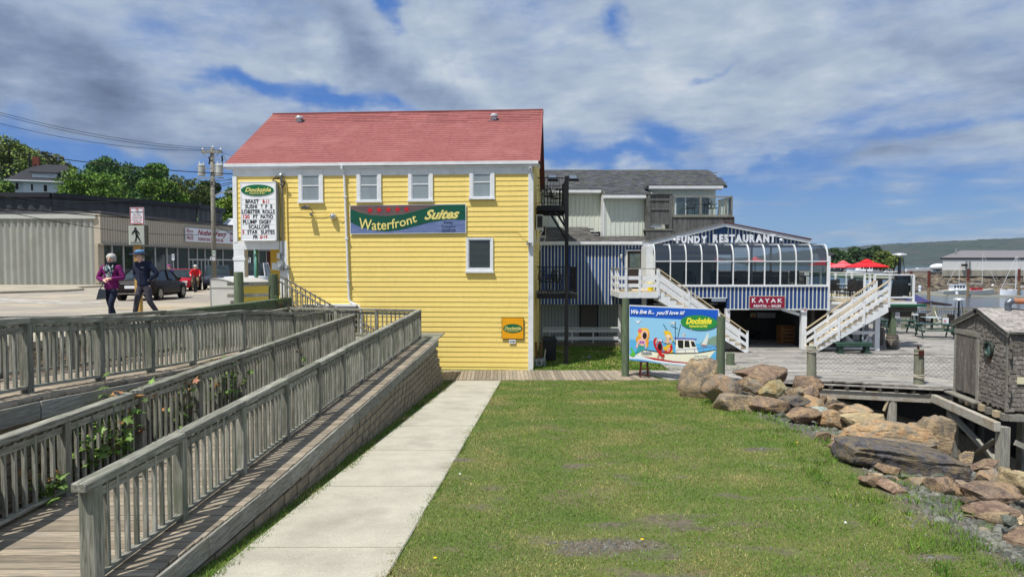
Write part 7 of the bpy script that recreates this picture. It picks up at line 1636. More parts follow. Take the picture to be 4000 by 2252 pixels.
for u,Y,l in ((2680,41.0,'red umbrella seen through the left panes of the sunroom'),(2800,41.5,'red umbrella seen through the middle panes of the sunroom'),(2950,40.8,'red umbrella seen through the right panes of the sunroom')): ump(l,u,1000,1020,90,Y,upk)
# back patio floor, added dark wall hiding the sky behind the sunroom glass
m =MB();m.bb(sx0-1,PX0,37.4,44,PZ-.05,PZ,cd);m.build('rear_floor',pa);m =MB();m.bb(5,13.2,43.9,44.1,PZ,PZ+3.6,dkw);m.build('sky_blocking_wall',pa)
# patio tables & chairs
for u,Y,l in ((3320,35.0,'patio table with pale top seen through the left glass panel'),(3372,34.4,'patio table with pale top behind the handrail of the right stair')): p =WY(u,1150,Y);dtable(l,p.x,Y,PZ,.95)
for u,Y,r,l in ((3258,34.4,.0,'dark chair at the far left of the patio behind the glass'),(3292,36,1.4,'dark chair left of the first patio table'),(3322,33.9,3.1,'dark high-backed chair with its back to the glass'),(3352,34.0,3.1,'dark chair between the two patio tables'),(3400,34.6,-1.5,'dark chair by the gap at the stair top'),(3345,36.4,.4,'dark chair behind the patio tables')): copy_tree(base_ch,TR(WY(u,1100,Y).x,Y,PZ,r),label=l)
# tables and chairs inside the sunroom
ik = 0
for k in range(6):
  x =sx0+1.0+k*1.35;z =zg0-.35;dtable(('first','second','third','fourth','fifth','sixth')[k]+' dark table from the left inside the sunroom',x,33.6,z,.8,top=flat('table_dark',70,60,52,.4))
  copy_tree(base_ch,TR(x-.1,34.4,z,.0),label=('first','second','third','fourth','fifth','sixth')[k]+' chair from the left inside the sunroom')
tarp =thing('blue_canopy','dark blue peaked canopy roof behind the patio corner','canopy',(22,48,0));a,b,c =WY(3480,1182,48),WY(3636,1178,48),WY(3565,1143,50);m =MB();nv_ =flat('canopy_navy',58,56,104,.7);m.add([tuple(a),tuple(b),(b.x,52,b.z),(a.x,52,a.z),tuple(c)],[(0,1,4),(1,2,4),(2,3,4),(3,0,4)],nv_);m.build('cloth',tarp)
for (x,y) in ((a.x,48),(b.x,48),(b.x,52),(a.x,52)): m =MB();m.cyl((x,y,WATER_Z),(x,y,a.z),.04,.04,cg,6);m.build('pole',tarp)
# ================= chain-link, mooring posts, shed, mural board, boulders =================
CP_ = []
for (u,vt,vb,Y,r,l) in ((3172,1352,1478,23.75,.165,'lichened mooring post with rope at the left end of the wire fence'),(3592,1364,1492,22.75,.16,'lichened mooring post with a rusty iron pipe on top')):
  a =WY(u,vt,Y);t =thing('mooring_post',l,'post',(a.x,Y,DZ));m =MB();m.cyl((a.x,Y,DZ-.1),(a.x-.02,Y,a.z),r,r*.92,wood('pile','Z'),18);m.lathe((a.x-.02,Y,a.z),[(r*.92,0),(r*.8,.02),(.01,.025)],wood('pile','Z'),18);m.build('shaft',t);CP_.append(Vector((a.x,Y,a.z)))
  for k,z in enumerate((a.z-.08,a.z-.12,a.z-.17)) if u < 3300 else enumerate((a.z-.14,DZ+.22,DZ+.27,DZ+.32)): m =MB();P =[(a.x-.01+(r+.02)*math.cos(j/14*6.283),Y+(r+.02)*math.sin(j/14*6.283),z+.02*math.sin(j*.9+k)) for j in range(15)];m.tube(P,.012,rope,5);m.build('rope_turn',t)
  if u > 3300:
    m =MB();rust =mk('rust',srgb(96,46,34),srgb(60,34,30),scale=20,rough=.8);m.tube([(a.x-.06,Y-.08,a.z-.12),(a.x-.08,Y-.08,a.z+.02),(a.x-.13,Y-.1,a.z+.14)],.035,rust,8);m.bb(a.x-.13,a.x+.04,Y-.19,Y-.15,a.z-.2,a.z-.02,rust);m.build('iron_pipe',t)
cf =thing('chainlink_fence','sagging chain-link fence along the wharf edge between the mooring posts','fence',(12.5,23,DZ));wr =flat('wire_grey',96,98,98,.5,metal=.4)
ends = [CP_[0], CP_[1], Vector((14.3, 21.6, CP_[1].z-.02))]
mb = MB()
for a, b in zip(ends, ends[1:]):
  L_ = (b-a).length; n = int(L_/.075); top = a.z-.12; bot = DZ+.24; H = top-bot; rows =int(H/.075)
  P =lambda i,j: Vector((a.x+(b.x-a.x)*i/n,a.y+(b.y-a.y)*i/n-.02+.03*math.sin(i*.3),bot+(H*j/rows)-.05*math.sin(math.pi*i/n)*(j/rows)+.03*noise.noise((i*.2,j*.3,2))))
  for i in range(n):
    for j in range(rows):
      if (i+j) % 2 == 0: s = [(P(i, j), P(i+1, j+1))]
      else: s = [(P(i, j+1), P(i+1, j))]
      for p, q in s: mb.beam(p, q, .0048, .0048, wr)
  for zz in (0, rows):
    m =MB();m.tube([P(i,zz)+Vector((0,-.01,0)) for i in range(0,n+1,3)],.011 if zz == 0 else .008,flat('wire_black',26,27,30,.6) if zz else rope,5);m.build('edge_wire',cf)
mb.build('mesh', cf, kind='stuff')
# ---- shingled shed ----
PA_,PB_ =Vector((13.95,21.35,0)),Vector((13.42,18.35,0));FG =frame(PA_,PB_-PA_);WG =(PB_-PA_).length;FF_ =frame(PB_,(FG.to_3x3().col[1].x,FG.to_3x3().col[1].y))
sd =thing('shingled_shed','small grey cedar shingled shed with plank door and porthole at the wharf edge','shed',(15,20,.2));SH =mk('cedar_shingle',srgb(134,127,118),srgb(100,95,89),scale=24,st=(1,1,.1),rough=.9,bump=.004,bscale=50,bst=(1,1,.08),var=.24,c3=srgb(156,150,142),s3=5,t3=(.55,.7))
z0s =.27;zc0 =hit(3737,1262,FG)[1];zpk =hit(3840,1215,FG)[1];zc1 =hit(3950,1290,FG)[1];zc0 =zc1 =(zc0+zc1)/2;xpk =WG/2;DS =3.0;core_ =flat('shed_core',58,54,50,.95)
m = MB(FG); m.prism([(0.0,z0s),(WG,z0s),(WG,zc0),(xpk,zpk),(0,zc0)],.02,DS,core_);m.build('core',sd)
xd1 = hit(3822, 1400, FG)[0]; xd0 = .1
def gable_top(x): return zc0+(zpk-zc0)*(1-abs(x-xpk)/xpk)
its = []; rr = random.Random(2); z = z0s-.05
pcx, pcz = hit(3869, 1363, FG); pr_ = .2
while z < zpk:
  x = -.02; h = .125
  while x < WG+.02:
    w = rr.uniform(.06, .17); cx = x+w/2; dz = rr.choice((0, 0, .0,-.035,-.05,.02));zc =z+h/2+dz
    indoor = xd0-.02 < cx < xd1+.1 and zc < 2.0
    if zc+.0 < gable_top(min(max(cx,0),WG))-.02 and not indoor and math.hypot(cx-pcx,zc-pcz) > pr_+.03: its.append((FG @ Matrix(((w-.006,0,0,cx),(0,.03,.0,-.012+rr.uniform(-.006,.003)),(0,0,h+.05,zc+.02),(0,0,0,1))),SH))
    x += w
  z += .118
pieces('wall_shingle', its, sd, 296, wedge=True)
its = []; z = z0s-.05
while z < zc0-.02:
  x = 0
  while x < 2.9: w =rr.uniform(.07,.18);its.append((FF_ @ Matrix(((w-.006,0,0,x+w/2),(0,.03,0,-.012+rr.uniform(-.006,.003)),(0,0,.18,z+.08+rr.choice((0,0,-.03,.015))),(0,0,0,1))),SH));x += w
  z += .125
fw =MB(FF_);fw.bb(0,2.9,.0,.03,z0s,zc0,core_);fwo =fw.build('front_wall',sd);pieces('wall_shingle',its,fwo,290,wedge=True)
# roof: two slopes, ridge along local y of FG
def rshing(side):
  its =[];e =Vector((-.12 if side == 0 else WG+.12,0,zc0-.02));rdg =Vector((xpk,0,zpk+.06));d =rdg-e;L_ =d.length;dn =d/L_;nn =Vector((-dn.z,0,dn.x)) if side == 0 else Vector((dn.z,0,-dn.x));s =0
  m =MB(FG);m.slab([e+Vector((0,-.12,0)),e+Vector((0,DS+.1,0)),rdg+Vector((0,DS+.1,0)),rdg+Vector((0,-.12,0))],.04,ds);o =m.build('roof',sd)
  while s < L_-.05:
    y = -.14
    while y < DS+.1: w =rr.uniform(.08,.2);c =e+dn*(s+.09+rr.uniform(-.012,.012))+nn*(.018+rr.uniform(0,.008))+Vector((0,y+w/2,0));X =Vector((0,w-.006,0));Z =dn*.16+nn*.012;Yv =nn*.014;its.append((FG @ Matrix(((X.x,Yv.x,Z.x,c.x),(X.y,Yv.y,Z.y,c.y),(X.z,Yv.z,Z.z,c.z),(0,0,0,1))),mk('roof_cedar',srgb(168,162,156),srgb(128,122,118),scale=24,st=(.1,1,1),rough=.9,var=.25)));y += w
    s += .13
  pieces('roof_shingle', its, o, 290)
rshing(0); rshing(1)
gd = wood('greyer', 'Z'); m = MB(FG)
for s in (0, 1): m.beam((-.14 if s == 0 else WG+.14, -.09, zc0-.09), (xpk, -.09, zpk+.0),.03,.12,gd)
m.build('rake_board',sd);m =MB(FG);m.bb(-.03,.1,-.05,.0,z0s-.1,zc0-.05,gd);m.build('corner_board',sd);m =MB(FG);m.bb(WG-.05,WG+.02,-.05,.0,z0s-.1,zc0-.1,gd);m.build('corner_board',sd)
m =MB(FG);m.bb(.0,xd1+.12,-.07,-.0,2.02,2.16,gd);m.build('door_lintel',sd);m =MB(FG);m.bb(xd1,xd1+.1,-.06,.0,z0s-.1,2.16,gd);m.build('door_jamb',sd)
dkd =mk('door_board',srgb(128,120,112),srgb(84,80,76),scale=14,st=(1,1,.12),rough=.9,bump=.004,bscale=40,bst=(1,1,.08),var=.14,c3=srgb(158,152,146),s3=9,t3=(.6,.7));m =MB(FG);m.bb(xd0,xd1,-.02,-.0,z0s,2.02,dkw);door_ =m.build('door',sd);n =7
for k in range(n): a,b =xd0+(xd1-xd0)*k/n,xd0+(xd1-xd0)*(k+1)/n;piece('door_board',dkd,FG @ Matrix(((b-a-.008,0,0,(a+b)/2),(0,.03,0,-.035),(0,0,2.0-z0s,(z0s+2.02)/2),(0,0,0,1))),door_)
m = MB(FG); brz = mk('bronze_green', srgb(70,84,76),srgb(52,60,56),scale=20,rough=.5,metal=.3);n =22
V =[(pcx+rr_*math.cos(k/n*6.283),y,pcz+rr_*math.sin(k/n*6.283)) for rr_,y in ((pr_+.04,-.02),(pr_+.03,-.09),(pr_-.03,-.09),(pr_-.05,-.03)) for k in range(n)];m.add(V,[(j*n+k,j*n+(k+1) % n,(j+1)*n+(k+1) % n,(j+1)*n+k) for j in range(3) for k in range(n)],brz)
for a in (.7,2.4,4.2,5.4): m.cyl((pcx+(pr_+.02)*math.cos(a),-.12,pcz+(pr_+.02)*math.sin(a)),(pcx+(pr_+.02)*math.cos(a),-.05,pcz+(pr_+.02)*math.sin(a)),.02,.02,brz,6)
po =m.build('porthole',sd);m =MB(FG);m.add([(pcx+(pr_-.04)*math.cos(k/n*6.283),-.04,pcz+(pr_-.04)*math.sin(k/n*6.283)) for k in range(n)],[tuple(range(n))[::-1]],mk('porthole_glass',srgb(48,92,84),srgb(84,130,116),scale=5,rough=.05,spec=1));m.build('glass',po)
m =MB(FG);m.bb(pcx-.1,pcx+.1,-.034,-.03,pcz-.36,pcz-.24,mk('rust_stain',srgb(120,84,58),srgb(100,80,64),scale=18,rough=.9));m.build('rust_stain',sd)
# sill step, joist blocks, support beam
m = MB(FG); m.bb(-.1, 1.7, -.28, .0, z0s-.16, z0s-.11, gd); m.build('step', sd)
for k in range(7): x =.5+k*.4;m =MB(FG);m.bb(x,x+.18,-.12,.5,z0s-.34,z0s-.16,wood('cream','X') if k % 2 else wood('greyer','X'));m.build('joist_block',sd)
for k in range(5): m =MB(FF_);x =.2+k*.5;m.bb(x,x+.16,-.05,.3,z0s-.34,z0s-.15,wood('greyer','Y'));m.build('joist_block',sd)
wbeam('support_beam',FG @ Vector((-.9,-.28,z0s-.5)),FG @ Vector((WG+.1,-.28,z0s-.5)),.16,.26,'beam',sd,chamfer=.01);wbeam('support_beam',FF_ @ Vector((0,-.05,z0s-.25)),FF_ @ Vector((3,-.05,z0s-.25)),.12,.16,'greyer',sd)
for (x,y) in ((WG+.0,-.1),(.1,-.1),(WG,1.9),(.1,1.9)): q =FG @ Vector((x,y,0));m =MB();m.bb(q.x-.12,q.x+.12,q.y-.12,q.y+.12,-4,z0s-.5,gd);m.build('leg',sd)
wbeam('brace',FG @ Vector((.2,-.2,-.5)),FG @ Vector((WG-.3,.5,-1.9)),.05,.2,'greyer',sd,up=(1,0,0));wbeam('brace',FG @ Vector((WG-.1,-.2,-.6)),FG @ Vector((.3,.3,-1.9)),.05,.2,'greyer',sd,up=(1,0,0));wbeam('brace',FF_ @ Vector((.1,-.2,-.6)),FF_ @ Vector((2.2,-.2,-1.6)),.05,.14,'greyer',sd);wbeam('brace',FF_ @ Vector((.1,-.1,-1.7)),FF_ @ Vector((2.4,-.1,-.4)),.05,.2,'greyer',sd)
# stove pipe, floodlight, label on the shed
q =WY(3936,1245,19.6);st_ =thing('stove_pipe','rusty galvanised stove pipe elbow above the shed roof','pipe',(q.x,19.6,2.4));gv =mk('galv_pipe',srgb(126,132,140),srgb(92,98,108),scale=9,rough=.4,metal=.5,var=.03);rst =mk('rust_orange',srgb(176,92,44),srgb(142,118,100),scale=14,rough=.8)
z1 =WY(3936,1188,19.6).z;m =MB();m.cyl((q.x,19.6,2.3),(q.x,19.6,z1),.085,.085,gv,16,caps=False);m.build('pipe',st_,smooth=True)
m =MB();m.tube([(q.x,19.6,z1-.02),(q.x+.01,19.6,z1+.04),(q.x+.06,19.6,z1+.09),(q.x+.13,19.59,z1+.1)],.092,gv,16);m.build('elbow',st_);m =MB();m.cyl((q.x+.12,19.59,z1+.1),(q.x+.36,19.45,z1+.095),.08,.08,rst,16,caps=False);m.cyl((q.x+.34,19.462,z1+.095),(q.x+.35,19.455,z1+.095),.074,.074,BK,16);m.build('outlet',st_)
q =WY(3812,1216,20.0);t =thing('floodlight','black solar floodlight perched on the peak of the shed roof','lamp',tuple(q));m =MB();m.box((q.x,20,q.z+.02),(.2,.06,.12),BK,rz=.5);m.build('head',t);m =MB();m.cyl((q.x+.1,20,q.z-.05),(q.x+.22,20,q.z+.02),.04,.05,cg,8);m.build('bracket',t)
x,z =hit(3968,1484,FF_);t =thing('name_plate','cream rectangular plate on the shed wall at the right edge','plate',FF_ @ Vector((x,0,z-.09)));m =MB(FF_);m.bb(x,x+.55,-.07,-.045,z-.09,z+.09,flat('cream_plate',226,218,182,.5));m.build('plate',t)
# ---- mural board on two posts ----
MLp =WY(2458,1300,24.4);MRp =WY(2806,1300,23.0);FMU =frame((MLp.x,24.4,0),(MRp.x-MLp.x,-1.4));S6 =lambda x,y: (2430+x/4.532,1170+y/4.532)
def mp(x, y): return hit(*S6(x, y), FMU)
mu =thing('mural_board','painted photo board with boat, mermaid, lobster and fisherman on green posts','sign',((MLp.x+MRp.x)/2,23.7,.7))
C_ = [mp(122, 92), mp(1712, 168), mp(1690, 1232), mp(128, 1066)]
m = MB(FMU); m.prism(C_, 0, .05, WHT); m.build('board', mu)
LY = [-.003]
def art(pts, col, raw=False, name='painted_shape'):
  P =[p if raw else mp(*p) for p in pts];LY[0] -= .0004;nm ='paint_%d_%d_%d' % col;mt =flat(nm,*col,.4,scale=20);m =MB(FMU);m.prism(P,LY[0]-.0003,LY[0]+.0001 if LY[0] > -.0035 else LY[0],mt);return m.build(name,mu)
def oval(cx,cy,rx,ry,col,n=24,rot=0,name='painted_shape'): art([(cx+rx*math.cos(a)*math.cos(rot)-ry*math.sin(a)*math.sin(rot),cy+rx*math.cos(a)*math.sin(rot)+ry*math.sin(a)*math.cos(rot)) for a in [k/n*6.283 for k in range(n)]],col,name=name)
def line(pts, w, col):
  for (a, b), (c, d) in zip(pts, pts[1:]):
    L_ =math.hypot(c-a,d-b) or 1;nx,ny =-(d-b)/L_*w/2,(c-a)/L_*w/2;art([(a+nx,b+ny),(c+nx,d+ny),(c-nx,d-ny),(a-nx,b-ny)],col)
art([(132,112),(1700,180),(1698,400),(132,300)],(30,92,196));art([(132,300),(1698,384),(1694,800),(132,700)],(150,206,240));art([(132,698),(1694,798),(1690,1224),(132,1058)],(96,180,228))
art([(1370, 782), (1440, 720), (1540, 690), (1600, 655), (1695, 628), (1694, 812)], (132, 160, 140))
art([(132,985),(240,975),(420,1010),(560,1062),(760,1090),(1000,1110),(1240,1135),(1240,1150),(1690,1200),(1690,1226),(132,1060)],(226,236,244))
art([(132,1042),(300,1050),(500,1080),(760,1130),(1000,1160),(1250,1180),(1250,1192),(132,1064)],(84,158,216))
art([(395,882),(640,925),(960,950),(1300,945),(1500,920),(1662,888),(1600,960),(1530,1050),(1400,1130),(900,1080),(420,1010),(250,975),(330,910)],(240,238,216))
art([(395,878),(640,915),(960,940),(1300,935),(1500,905),(1662,880),(1655,895),(1500,925),(1300,955),(960,962),(640,935),(400,896)],(26,26,34));art([(370,1002),(600,1030),(900,1085),(1300,1120),(1290,1135),(900,1108),(560,1060),(430,1022)],(196,34,44))
art([(950,705),(1270,700),(1350,935),(950,940)],(240,238,222));art([(905,662),(1330,684),(1312,714),(940,698)],(110,116,190))
for q in (((985,712),(1085,716),(1085,860),(1000,852),(988,800)),((1108,718),(1185,722),(1202,842),(1106,838)),((1214,732),(1272,736),(1310,832),(1236,828))): art(list(q),(40,40,42))
line([(965,885),(1320,868),(1672,812)],9,(118,130,196));[line([(x,880-(x-965)*.05),(x+6,938)],9,(118,130,196)) for x in (968,1116,1282)];line([(1432,852),(1444,912)],9,(118,130,196));line([(1550,836),(1566,896)],9,(118,130,196));line([(1672,808),(1632,880)],7,(118,130,196))
line([(940,390),(946,800)],10,(24,24,28));line([(730,430),(800,545)],10,(24,24,28));line([(1038,440),(986,660)],10,(24,24,28));line([(862,460),(984,508)],9,(24,24,28));line([(900,720),(946,784)],9,(24,24,28))
art([(820,404),(930,390),(932,434)],(226,224,218));art([(1070,610),(1090,588),(1122,586),(1122,612),(1104,616),(1106,664),(1072,662)],(206,202,196))
art([(1522,566),(1534,640),(1522,722),(1500,800),(1400,792),(1470,680)],(222,226,224));art([(1384,798),(1516,806),(1490,820),(1420,818)],(190,120,96))
for pts in (((200,350),(250,362),(280,384),(310,362),(355,352),(318,376),(296,416),(270,414),(256,388),(232,366)),((1200,520),(1230,520),(1270,506),(1244,524),(1232,542),(1216,536))): art(list(pts),(240,244,246))
# mermaid (cut-out face), lobster, fisherman
art([(300,520),(350,500),(430,496),(475,530),(486,600),(480,660),(462,700),(476,740),(460,790),(470,820),(430,850),(410,780),(300,780),(244,730),(248,660),(280,650),(290,620)],(238,166,52));art([(296,510),(350,498),(430,496),(478,540),(470,600),(400,560),(340,600),(330,660),(290,640),(276,570)],(244,192,60))
art([(300,690),(350,680),(420,700),(436,860),(416,850),(396,760),(384,822),(318,800),(306,740),(276,850),(244,850),(270,740)],(238,192,176));oval(395,620,62,84,(238,192,176));oval(402,634,38,60,(36,34,34),name='face_hole');oval(332,750,24,22,(160,92,190));oval(376,752,24,22,(160,92,190));oval(318,546,32,34,(226,40,120));oval(318,546,9,9,(250,230,190))
art([(306,800),(386,822),(402,880),(330,910),(262,945),(230,935),(280,880)],(64,160,158));art([(310,800),(384,820),(380,836),(320,822)],(36,150,90));art([(140,836),(190,870),(215,920),(236,950),(228,990),(180,1002),(138,975),(180,930)],(96,190,60));
oval(660,700,0.1,0.1,(0,0,0));art([(552,740),(566,690),(600,668),(632,676),(600,700),(592,760),(616,850),(660,880),(640,910),(600,880),(564,810)],(196,30,34));art([(612,690),(630,690),(628,730),(606,780),(592,770),(596,720)],(232,170,160))
oval(668,836,50,92,(206,36,38));oval(672,830,36,62,(32,32,34),name='face_hole');oval(660,712,22,22,(236,240,244));oval(696,716,22,22,(236,240,244));oval(664,730,6,8,(20,20,24));oval(690,732,6,8,(20,20,24));line([(650,700),(664,686),(678,690)],8,(20,20,24));line([(696,690),(714,700),(722,722)],8,(20,20,24))
art([(726,545+5),(820,546),(868,580),(888,640),(904,730),(890,740),(860,640),(800,614),(760,640),(756,590)],(244,200,50));oval(820,650,52,40,(236,202,160));art([(730,752),(770,680),(800,720),(860,700),(888,782),(820,760),(800,770)],(190,184,200));oval(812,716,26,58,(236,190,140));oval(822,640,20,14,(244,244,240));oval(826,642,4,4,(20,20,24))
art([(800,790),(870,780),(890,840),(904,932),(840,936),(730,876),(732,826),(780,822)],(236,190,50));art([(700,905),(760,912),(810,880),(870,790),(892,800),(894,870),(870,920),(810,942),(740,930)],(206,36,38));oval(828,876,22,46,(236,170,160),rot=.5)
art([(636,912),(700,910),(700,950),(756,960),(752,1002),(700,998),(660,980),(640,950)],(206,36,38));[line([(a,b),(a-6+k,b+44)],8,(180,30,34)) for k,(a,b) in enumerate(((636,975),(650,980),(706,1000),(722,1002),(738,1002)))]
oval(1366, 400, 326, 130, (46, 140, 70), 40, .05, name='painted_oval')
ly = LY[0]-.0012; CRT = flat('paint_white', 240, 242, 246,.4);PY =flat('paint_yellow',244,232,70,.4)
def mlet(s_, a, b, c, d, dz, mt, bold, shear):
  x0,z1 =mp(a,b);x1,z0 =mp(c,d);sk_ =mp(c,b)[1]-z1;lettering(s_,FMU,(x0,z0-(mp(c,d)[1]-mp(a,d)[1])*1.0,x1,z1),ly,mt,mu,bold=bold,shear=shear,warp=lambda fx,fz,x,z: (x,z+fx*(mp(c,d)[1]-mp(a,d)[1])))
mlet('We live it...',165,172,572,250,0,CRT,.03,.35);mlet("you'll love it!",602,192,1112,282,0,CRT,.03,.35);mlet('Dockside',1132,318,1592,430,0,PY,.05,.35);mlet('Restaurant and Bar',1196,438,1516,484,0,PY,.03,0);mlet('Dockside',342,905,525,958,0,flat('paint_slate',86,96,130,.4),.03,.3);mlet('Fundy Complex',1278,982,1528,1008,0,flat('paint_slate',86,96,130,.4),.03,.3)
lettering('RESTAURANT & BAR',FMU,(mp(366,952)[0],mp(366,968)[1],mp(476,970)[0],mp(476,974)[1]+.02),ly,flat('paint_slate',86,96,130,.4),mu,bold=.02)
for (u0,u1,vt,vb,Y,r,l) in ((2432,2461,1165,1476,24.35,.135,'left'),(2803,2838,1236,1458,22.9,.15,'right')):
  a =WY((u0+u1)/2,vt,Y);m =MB();m.cyl((a.x,Y+.12,-.1),(a.x,Y+.12,a.z),r,r*.95,wood('green','Z'),16);m.build('post',mu)
m =MB();a =mp(1712,168);b =mp(1690,1232);m.bb(a[0]-.02,a[0]+.05,-.02,.12,b[1]-.0,a[1],flat('bracket_grey',104,110,104,.6));m.build('side_bracket',mu)
t =thing('round_post','short green round timber post behind the mural board on the wharf','post',tuple(WZ(2857,1425,DZ)));p =WZ(2857,1425,DZ);m =MB();m.cyl((p.x,p.y+.15,0),(p.x,p.y+.15,WY(2857,1380,p.y).z),.165,.16,wood('green','Z'),16);m.build('shaft',t)
# small stool under the board
p =WZ(2518,1475,.12);t =thing('step_stool','dark red wooden step stool standing under the mural board','stool',(p.x,p.y,.1));rd2 =flat('stool_red',84,34,36,.5);zt_ =WY(2518,1415,p.y).z;w =.155
for s in (-1, 1):
  for y in (0,.25): m =MB();m.beam((p.x+s*w,p.y+y,.08),(p.x+s*w*.72,p.y+.03+y*.6,zt_),.035,.035,rd2);m.build('leg',t)
for z,k in ((.2,.95),(.42,.85)): m =MB();m.bb(p.x-w*k,p.x+w*k,p.y-.01,p.y+.02,z,z+.035,rd2);m.build('rung',t)
m = MB(); m.bb(p.x-w*.95, p.x+w*.95, p.y-.02, p.y+.3, zt_, zt_+.03, rd2); m.build('seat', t)
# ---- boulders ----
import bmesh
def rmat(nm,a,b,c,**k): return mk('rock_'+nm,srgb(*a),srgb(*b),scale=5,rough=.95,var=.05,c3=srgb(*c),s3=3.2,t3=(.44,.62),bump=.045,bscale=8,bst=(.7,.7,2.2),det=12,dist=1.2,fine=24,spec=.15,**k)
RK ={'tan': rmat('tan',(176,156,126),(138,118,94),(124,116,104)),'grey': rmat('grey',(152,142,128),(122,112,100),(158,132,104)),'red': rmat('red',(136,114,98),(106,88,78),(150,130,108)),'brown': rmat('brown',(136,118,102),(98,86,78),(156,132,104)),
      'orange': rmat('orange',(188,162,126),(158,126,92),(142,132,116)),'pale': rmat('pale',(176,166,134),(150,144,112),(168,144,100)),'slate': rmat('slate',(112,109,110),(62,60,64),(118,106,86)),'teal': rmat('teal',(152,164,156),(128,138,132),(164,168,158)),'cream': rmat('cream',(184,168,134),(158,138,104),(142,128,102)),'grn': rmat('grn',(104,108,98),(80,86,78),(122,120,108))}
def rock(label, u0, u1, v0, v1, Y, kind, seed, tilt=0, depth=.85, cuts=9, strat=0, sub=4, boxy=1):
  a,b =WY(u0,v0,Y),WY(u1,v1,Y);cx,cz =(a.x+b.x)/2,(a.z+b.z)/2;hx,hz =(b.x-a.x)/2,(a.z-b.z)/2;hy =hx*depth;rs =random.Random(seed)
  bm = bmesh.new(); bmesh.ops.create_icosphere(bm, subdivisions=sub, radius=1)
  pl =[(Vector((rs.gauss(0,1),rs.gauss(0,1),rs.gauss(0,.9))).normalized(),rs.uniform(.34,.68)) for _ in range(cuts+5)]+[(Vector((rs.uniform(-.5,.5),-1,rs.uniform(-.1,.4))).normalized(),rs.uniform(.4,.6)),(Vector((rs.uniform(-.3,.3),rs.uniform(-.4,.1),1)).normalized(),rs.uniform(.5,.7)),(Vector((rs.uniform(-1,1),-.6,-.5)).normalized(),rs.uniform(.45,.65))]
  sc = Vector((hx, hy, hz))
  for v in bm.verts:
    p = v.co.copy()
    if boxy < 1: p = Vector([math.copysign(abs(c)**boxy, c) for c in p])/1.25
    for n, d in pl:
      e = p.dot(n)-d
      if e > 0: p -= n*e
    q =p*3.2+Vector((seed,0,0));p += p.normalized()*(.03*noise.noise(q*.6)+.03*noise.noise(q*1.6)-.05*abs(noise.noise(q*2.6))+.02*noise.noise(q*8))
    if strat: p += Vector((0, -1, .3))*.05*noise.noise((p.x*1.2, p.y*2, p.z*hz*22))
    v.co = p
  lo =[min(v.co[i] for v in bm.verts) for i in range(3)];hi =[max(v.co[i] for v in bm.verts) for i in range(3)]
  V = []; ct, s_ = math.cos(tilt), math.sin(tilt)
  for v in bm.verts:
    p =Vector([(v.co[i]-(lo[i]+hi[i])/2)/((hi[i]-lo[i])/2) for i in range(3)]);x,z =p.x*hx,p.z*hz;V.append((cx+x*ct-z*s_,Y+hy*.6+p.y*hy,cz+x*s_+z*ct-hz*.04))
  F = [tuple(l.index for l in f.verts) for f in bm.faces]; bm.free()
  o =npmesh('boulder',V,F,[RK[kind]],smooth=False);tag(o,label,'rock','riprap boulders at the lawn edge');return o
